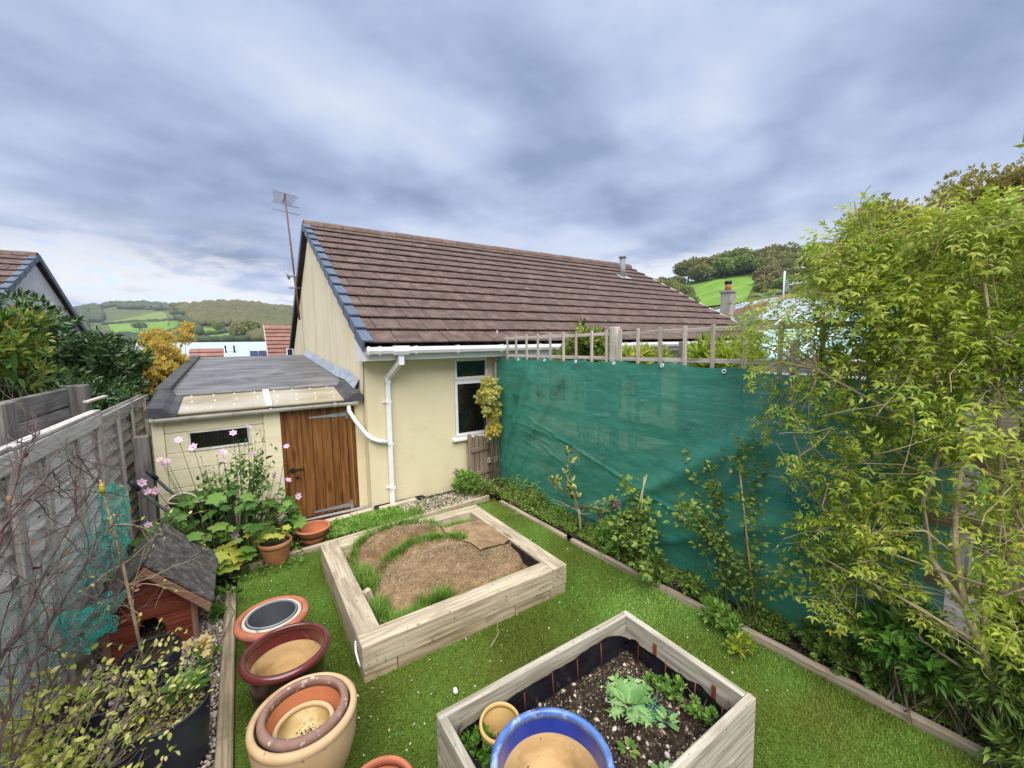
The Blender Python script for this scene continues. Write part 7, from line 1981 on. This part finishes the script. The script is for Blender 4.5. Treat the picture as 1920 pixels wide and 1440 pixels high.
# ------------------------------------------------------------------ roofs in the valley beyond the garage
M['slate'] = pmat('slate', [(0.34, 0.41, 0.45), (0.42, 0.49, 0.53)], 1.2, (1, 4, 4), rough=.5, bump=.1, coord='pos', rnd=0)
M['solar'] = pmat('solar', [(0.012, 0.014, 0.05), (0.02, 0.022, 0.075)], 3, rough=.2, spec=.6, bump=0, rnd=.1)
M['red_tile'] = pmat('red_tile', [(0.20, 0.10, 0.08), (0.27, 0.145, 0.115)], 3, rough=.85, bump=.2, rnd=.14)
sh = thing('slate_roof_house', 'long house with pale blue grey roof and solar panel beyond the garage', 'house', (-1, 44, 0))
MB().prism([(38, 1.2), (44, 3.28), (44, 3.1), (38, 1.05)], -7, 3.2, 'x').build('roof', M['slate'], sh)
MB().prism([(50, 1.2), (44, 3.28), (44, 3.1), (50, 1.05)], -7, 3.2, 'x').build('roof', M['slate'], sh)
MB().box(-6.9, 3.1, 38.3, 49.7, -3, 1.12).build('wall', M['white_render'], sh)
sl_ = math.atan2(2.08, 6)
for dx in (0, .62):
    piece('solar_panel', .58, 1.15, .05, M['solar'], sh, (.92 + dx, 40.8, 1.2 + (2.8) * math.tan(sl_) + .09), (sl_, 0, 0))
for x in (-1.05, -.45):
    MB().box(x - .06, x + .06, 41.3, 41.5, 2.3, 2.95).build('vent', M['black_iron'], sh)
def course_roof(parent, x0, x1, y0, z0, y1, z1, n, mat, nm='tile_course'):
    ang, ln = slope_frame(y0, z0, y1, z1); g = ln / n; L = g + .06; tilt = math.atan2(.06, L)
    for c in range(n):
        d = c * g + L / 2
        piece(nm, x1 - x0, L, .035, mat, parent, ((x0 + x1) / 2, y0 + math.cos(ang) * d - math.sin(ang) * .05, z0 + math.sin(ang) * d + math.cos(ang) * .05), (ang - tilt, 0, 0))
rh = thing('red_roof_house', 'low building with brown red tile courses peeping over the garage roof', 'house', (-1.4, 26, 0))
course_roof(rh, -2.05, -.70, 22.5, 1.3, 25, 2.62, 7, M['red_tile'])
MB().box(-2.0, -.75, 22.7, 27, -3, 1.9).build('wall', M['white_render'], rh)
MB().prism([(22.5, 1.25), (25, 2.6), (25, 2.66), (22.5, 1.42)], -.70, -.66, 'x').build('verge', M['white_plastic'], rh)
r2 = thing('red_roof_house', 'red tiled roof with white window showing left of the cream gable', 'house', (1.6, 25, 0))
course_roof(r2, 1.05, 2.6, 22.0, 2.0, 24, 3.72, 9, M['red_tile'])
MB().box(1.1, 2.6, 22.3, 26, -3, 2.2).build('wall', M['white_render'], r2)
MB().prism([(22.0, 1.95), (24, 3.7), (24, 3.8), (22.0, 2.12)], 1.01, 1.05, 'x').build('verge', M['trellis_wood'], r2)
wn2 = MB().box(1.78, 2.05, 21.75, 21.95, 2.25, 2.62).build('window', M['white_plastic'], r2)
MB().box(1.82, 2.01, 21.72, 21.75, 2.30, 2.57).build('pane', M['solar'], wn2)

# ------------------------------------------------------------------ houses at the right
rhz = thing('solar_house', 'brown roofed house with solar panels and chimney at the right', 'house', (18, 10, 0))
# gable end toward the garden: ridge runs away from the camera
rx0, rx1, ryA, ryB, rz0, rz1 = 15.2, 20.2, 8.3, 10.9, 3.25, 4.55
def wedge(mb, lift, th):
    mb.add([(rx0, ryA + 2.0, rz0 + lift), (rx1, ryA - .2, rz1 + lift), (rx1 + 1.2, ryB, rz1 + lift), (rx0 + 1.2, ryB + 2.2, rz0 + lift),
            (rx0, ryA + 2.0, rz0 + lift - th), (rx1, ryA - .2, rz1 + lift - th), (rx1 + 1.2, ryB, rz1 + lift - th), (rx0 + 1.2, ryB + 2.2, rz0 + lift - th)],
           [(0, 1, 2, 3), (4, 5, 6, 7), (0, 1, 5, 4), (1, 2, 6, 5), (2, 3, 7, 6), (3, 0, 4, 7)])
    return mb
wedge(MB(), 0, .15).build('roof', M['red_tile'], rhz)
mb = MB()
O = Vector((rx0, ryA + 2.0, rz0)); U = Vector((rx1 - rx0, -2.2, rz1 - rz0)); Vv = Vector((1.2, 2.4, 0))
nrm = U.cross(Vv).normalized()
if nrm.z < 0: nrm = -nrm
for a in range(4):
    for b in range(2):
        u0, v0 = .08 + a * .20, .10 + b * .40
        c = [O + U * uu + Vv * vv + nrm * .08 for uu, vv in ((u0, v0), (u0 + .19, v0), (u0 + .19, v0 + .38), (u0, v0 + .38))]
        m2 = MB().add(c + [q - nrm * .05 for q in c], [(0, 1, 2, 3), (4, 5, 6, 7), (0, 1, 5, 4), (1, 2, 6, 5), (2, 3, 7, 6), (3, 0, 4, 7)])
        m2.build('solar_panel', pmat('panel_pale', [(0.40, 0.46, 0.56), (0.50, 0.55, 0.64)], 2, rough=.25, spec=.6, bump=0, rnd=.1) if 'panel_pale' not in M else M['panel_pale'], rhz)
        M['panel_pale'] = bpy.data.materials['panel_pale']
MB().box(rx0 + 1.3, rx1 + 4, ryA + .3, ryB + 2, -2, rz0 - .05).build('wall', M['white_render'], rhz)
ch = MB().box(17.1, 17.52, 9.35, 9.77, 3.0, 4.62).box(17.05, 17.57, 9.30, 9.82, 4.62, 4.70).build('chimney', M['concrete'], rhz)
MB().tube([(17.3, 9.56, 4.70), (17.3, 9.56, 4.98)], [.13, .11], 12).build('chimney_pot', M['terracotta'], ch)
MB().tube([(17.3, 9.56, 4.98), (17.3, 9.56, 5.10)], .14, 12).build('cowl', M['black_iron'], ch)
# pale mint conservatory roof behind the fence
cs = thing('conservatory', 'pale mint glazed conservatory roof behind the jasmine', 'conservatory', (10, 3.4, 0))
M['mint'] = pmat('mint', [(0.24, 0.40, 0.38), (0.31, 0.47, 0.44)], 1, rough=.5, spec=.25, bump=0, rnd=.06)
cx0, cx1, cy0, cy1 = 8.6, 10.6, 2.7, 4.5
for k in range(7):
    ya, yb = cy0 + (cy1 - cy0) * k / 7, cy0 + (cy1 - cy0) * (k + 1) / 7 - .03
    MB().add([(cx0, ya, 2.25), (cx0, yb, 2.25), (cx1, yb, 3.15), (cx1, ya, 3.15), (cx0, ya, 2.22), (cx0, yb, 2.22), (cx1, yb, 3.12), (cx1, ya, 3.12)],
             [(0, 1, 2, 3), (4, 5, 6, 7), (0, 1, 5, 4), (1, 2, 6, 5), (2, 3, 7, 6), (3, 0, 4, 7)]).build('roof_pane', M['mint'], cs)
    MB().tube([(cx0, yb + .015, 2.26), (cx1, yb + .015, 3.16)], .022, 6).build('glazing_bar', M['white_plastic'], cs)
MB().box(cx0 + .05, cx1, cy0, cy1, -.1, 2.2).build('wall', M['white_plastic'], cs)
MB().prism([(cx1 - .1, 3.08), (cx1 + 1.3, 3.08), (cx1 + .6, 3.6)], cy0 - .2, cy1 + .6, 'y').build('ridge', M['slate'], cs)
a2 = thing('tv_aerial', 'grey pole television aerial with many short rods above the mint roof', 'aerial', (12, 5.1, 3.4))
MB().tube([(12.0, 5.15, 3.2), (12.0, 5.15, 4.38)], .022, 8).build('mast', M['white_plastic'], a2)
MB().tube([(12.0, 5.15, 4.02), (12.55, 4.35, 4.10)], .016, 6).build('boom', M['white_plastic'], a2)
for k in range(9):
    p = Vector((12.0, 5.15, 4.02)).lerp(Vector((12.55, 4.35, 4.10)), .2 + k * .095)
    MB().tube([p + Vector((0, 0, -.05)), p + Vector((0, 0, .05))], .011, 5).build('element', M['white_plastic'], a2)
MB().box(11.98, 12.02, 5.04, 5.12, 3.88, 4.16).build('reflector', M['lead'], a2)
# slatted neighbour fence behind, shed and bits at the right edge
sf = thing('slatted_fence', 'grey horizontal slatted fence behind the jasmine', 'fence', (6.4, 2.4, 0))
for k in range(13):
    piece('slat', 3.6, .02, .11, M['dark_fence'], sf, (6.4 + random.uniform(-.004, .004), 2.6, .45 + k * .145), (0, 0, R_(90)), .003)
for y in (.85, 2.6, 4.35):
    piece('post', 2.6, .09, .09, M['dark_fence'], sf, (6.46, y, 1.3), (0, R_(90), 0), .005)
sd = thing('shed', 'dull red boarded shed glimpsed through the jasmine at the right edge', 'shed', (7.4, .5, 0))
M['shed_red'] = pmat('shed_red', [(0.16, 0.04, 0.035), (0.22, 0.065, 0.055)], 3, (.8, 8, 8), rough=.8, bump=.2, rnd=.12)
for k in range(9):
    piece('board', 1.9, .022, .19, M['shed_red'], sd, (7.0, -.42, .25 + k * .195), (R_(6), 0, R_(90)), .003)
MB().box(7.02, 8.6, -1.4, .55, 0, 2.0).build('wall', M['shed_red'], sd)
MB().prism([(6.85, 1.98), (8.75, 1.98), (7.8, 2.5)], -1.5, .65, 'y').build('roof', M['felt'], sd)
M['paving'] = pmat('paving', [(0.10, 0.098, 0.09), (0.16, 0.155, 0.15)], 4, rough=.9, bump=.3, coord='pos', rnd=0)
tag(sheet('paving', [(5.0, .6), (6.3, .6), (6.3, 1.9), (5.0, 1.9)], 0.0, M['paving']))

# ------------------------------------------------------------------ air: thin haze over the valley
hm = bpy.data.materials.new('haze'); hm.use_nodes = True
hm.node_tree.nodes.clear()
ho = hm.node_tree.nodes.new('ShaderNodeOutputMaterial'); hv = hm.node_tree.nodes.new('ShaderNodeVolumePrincipled')
hv.inputs['Color'].default_value = (0.80, 0.88, 1.0, 1)
hv.inputs['Density'].default_value = 0.00017
hm.node_tree.links.new(hv.outputs[0], ho.inputs['Volume'])
tag(MB().box(-1850, 1850, -1850, 1850, -60, 150).build('haze', hm), kind='stuff')
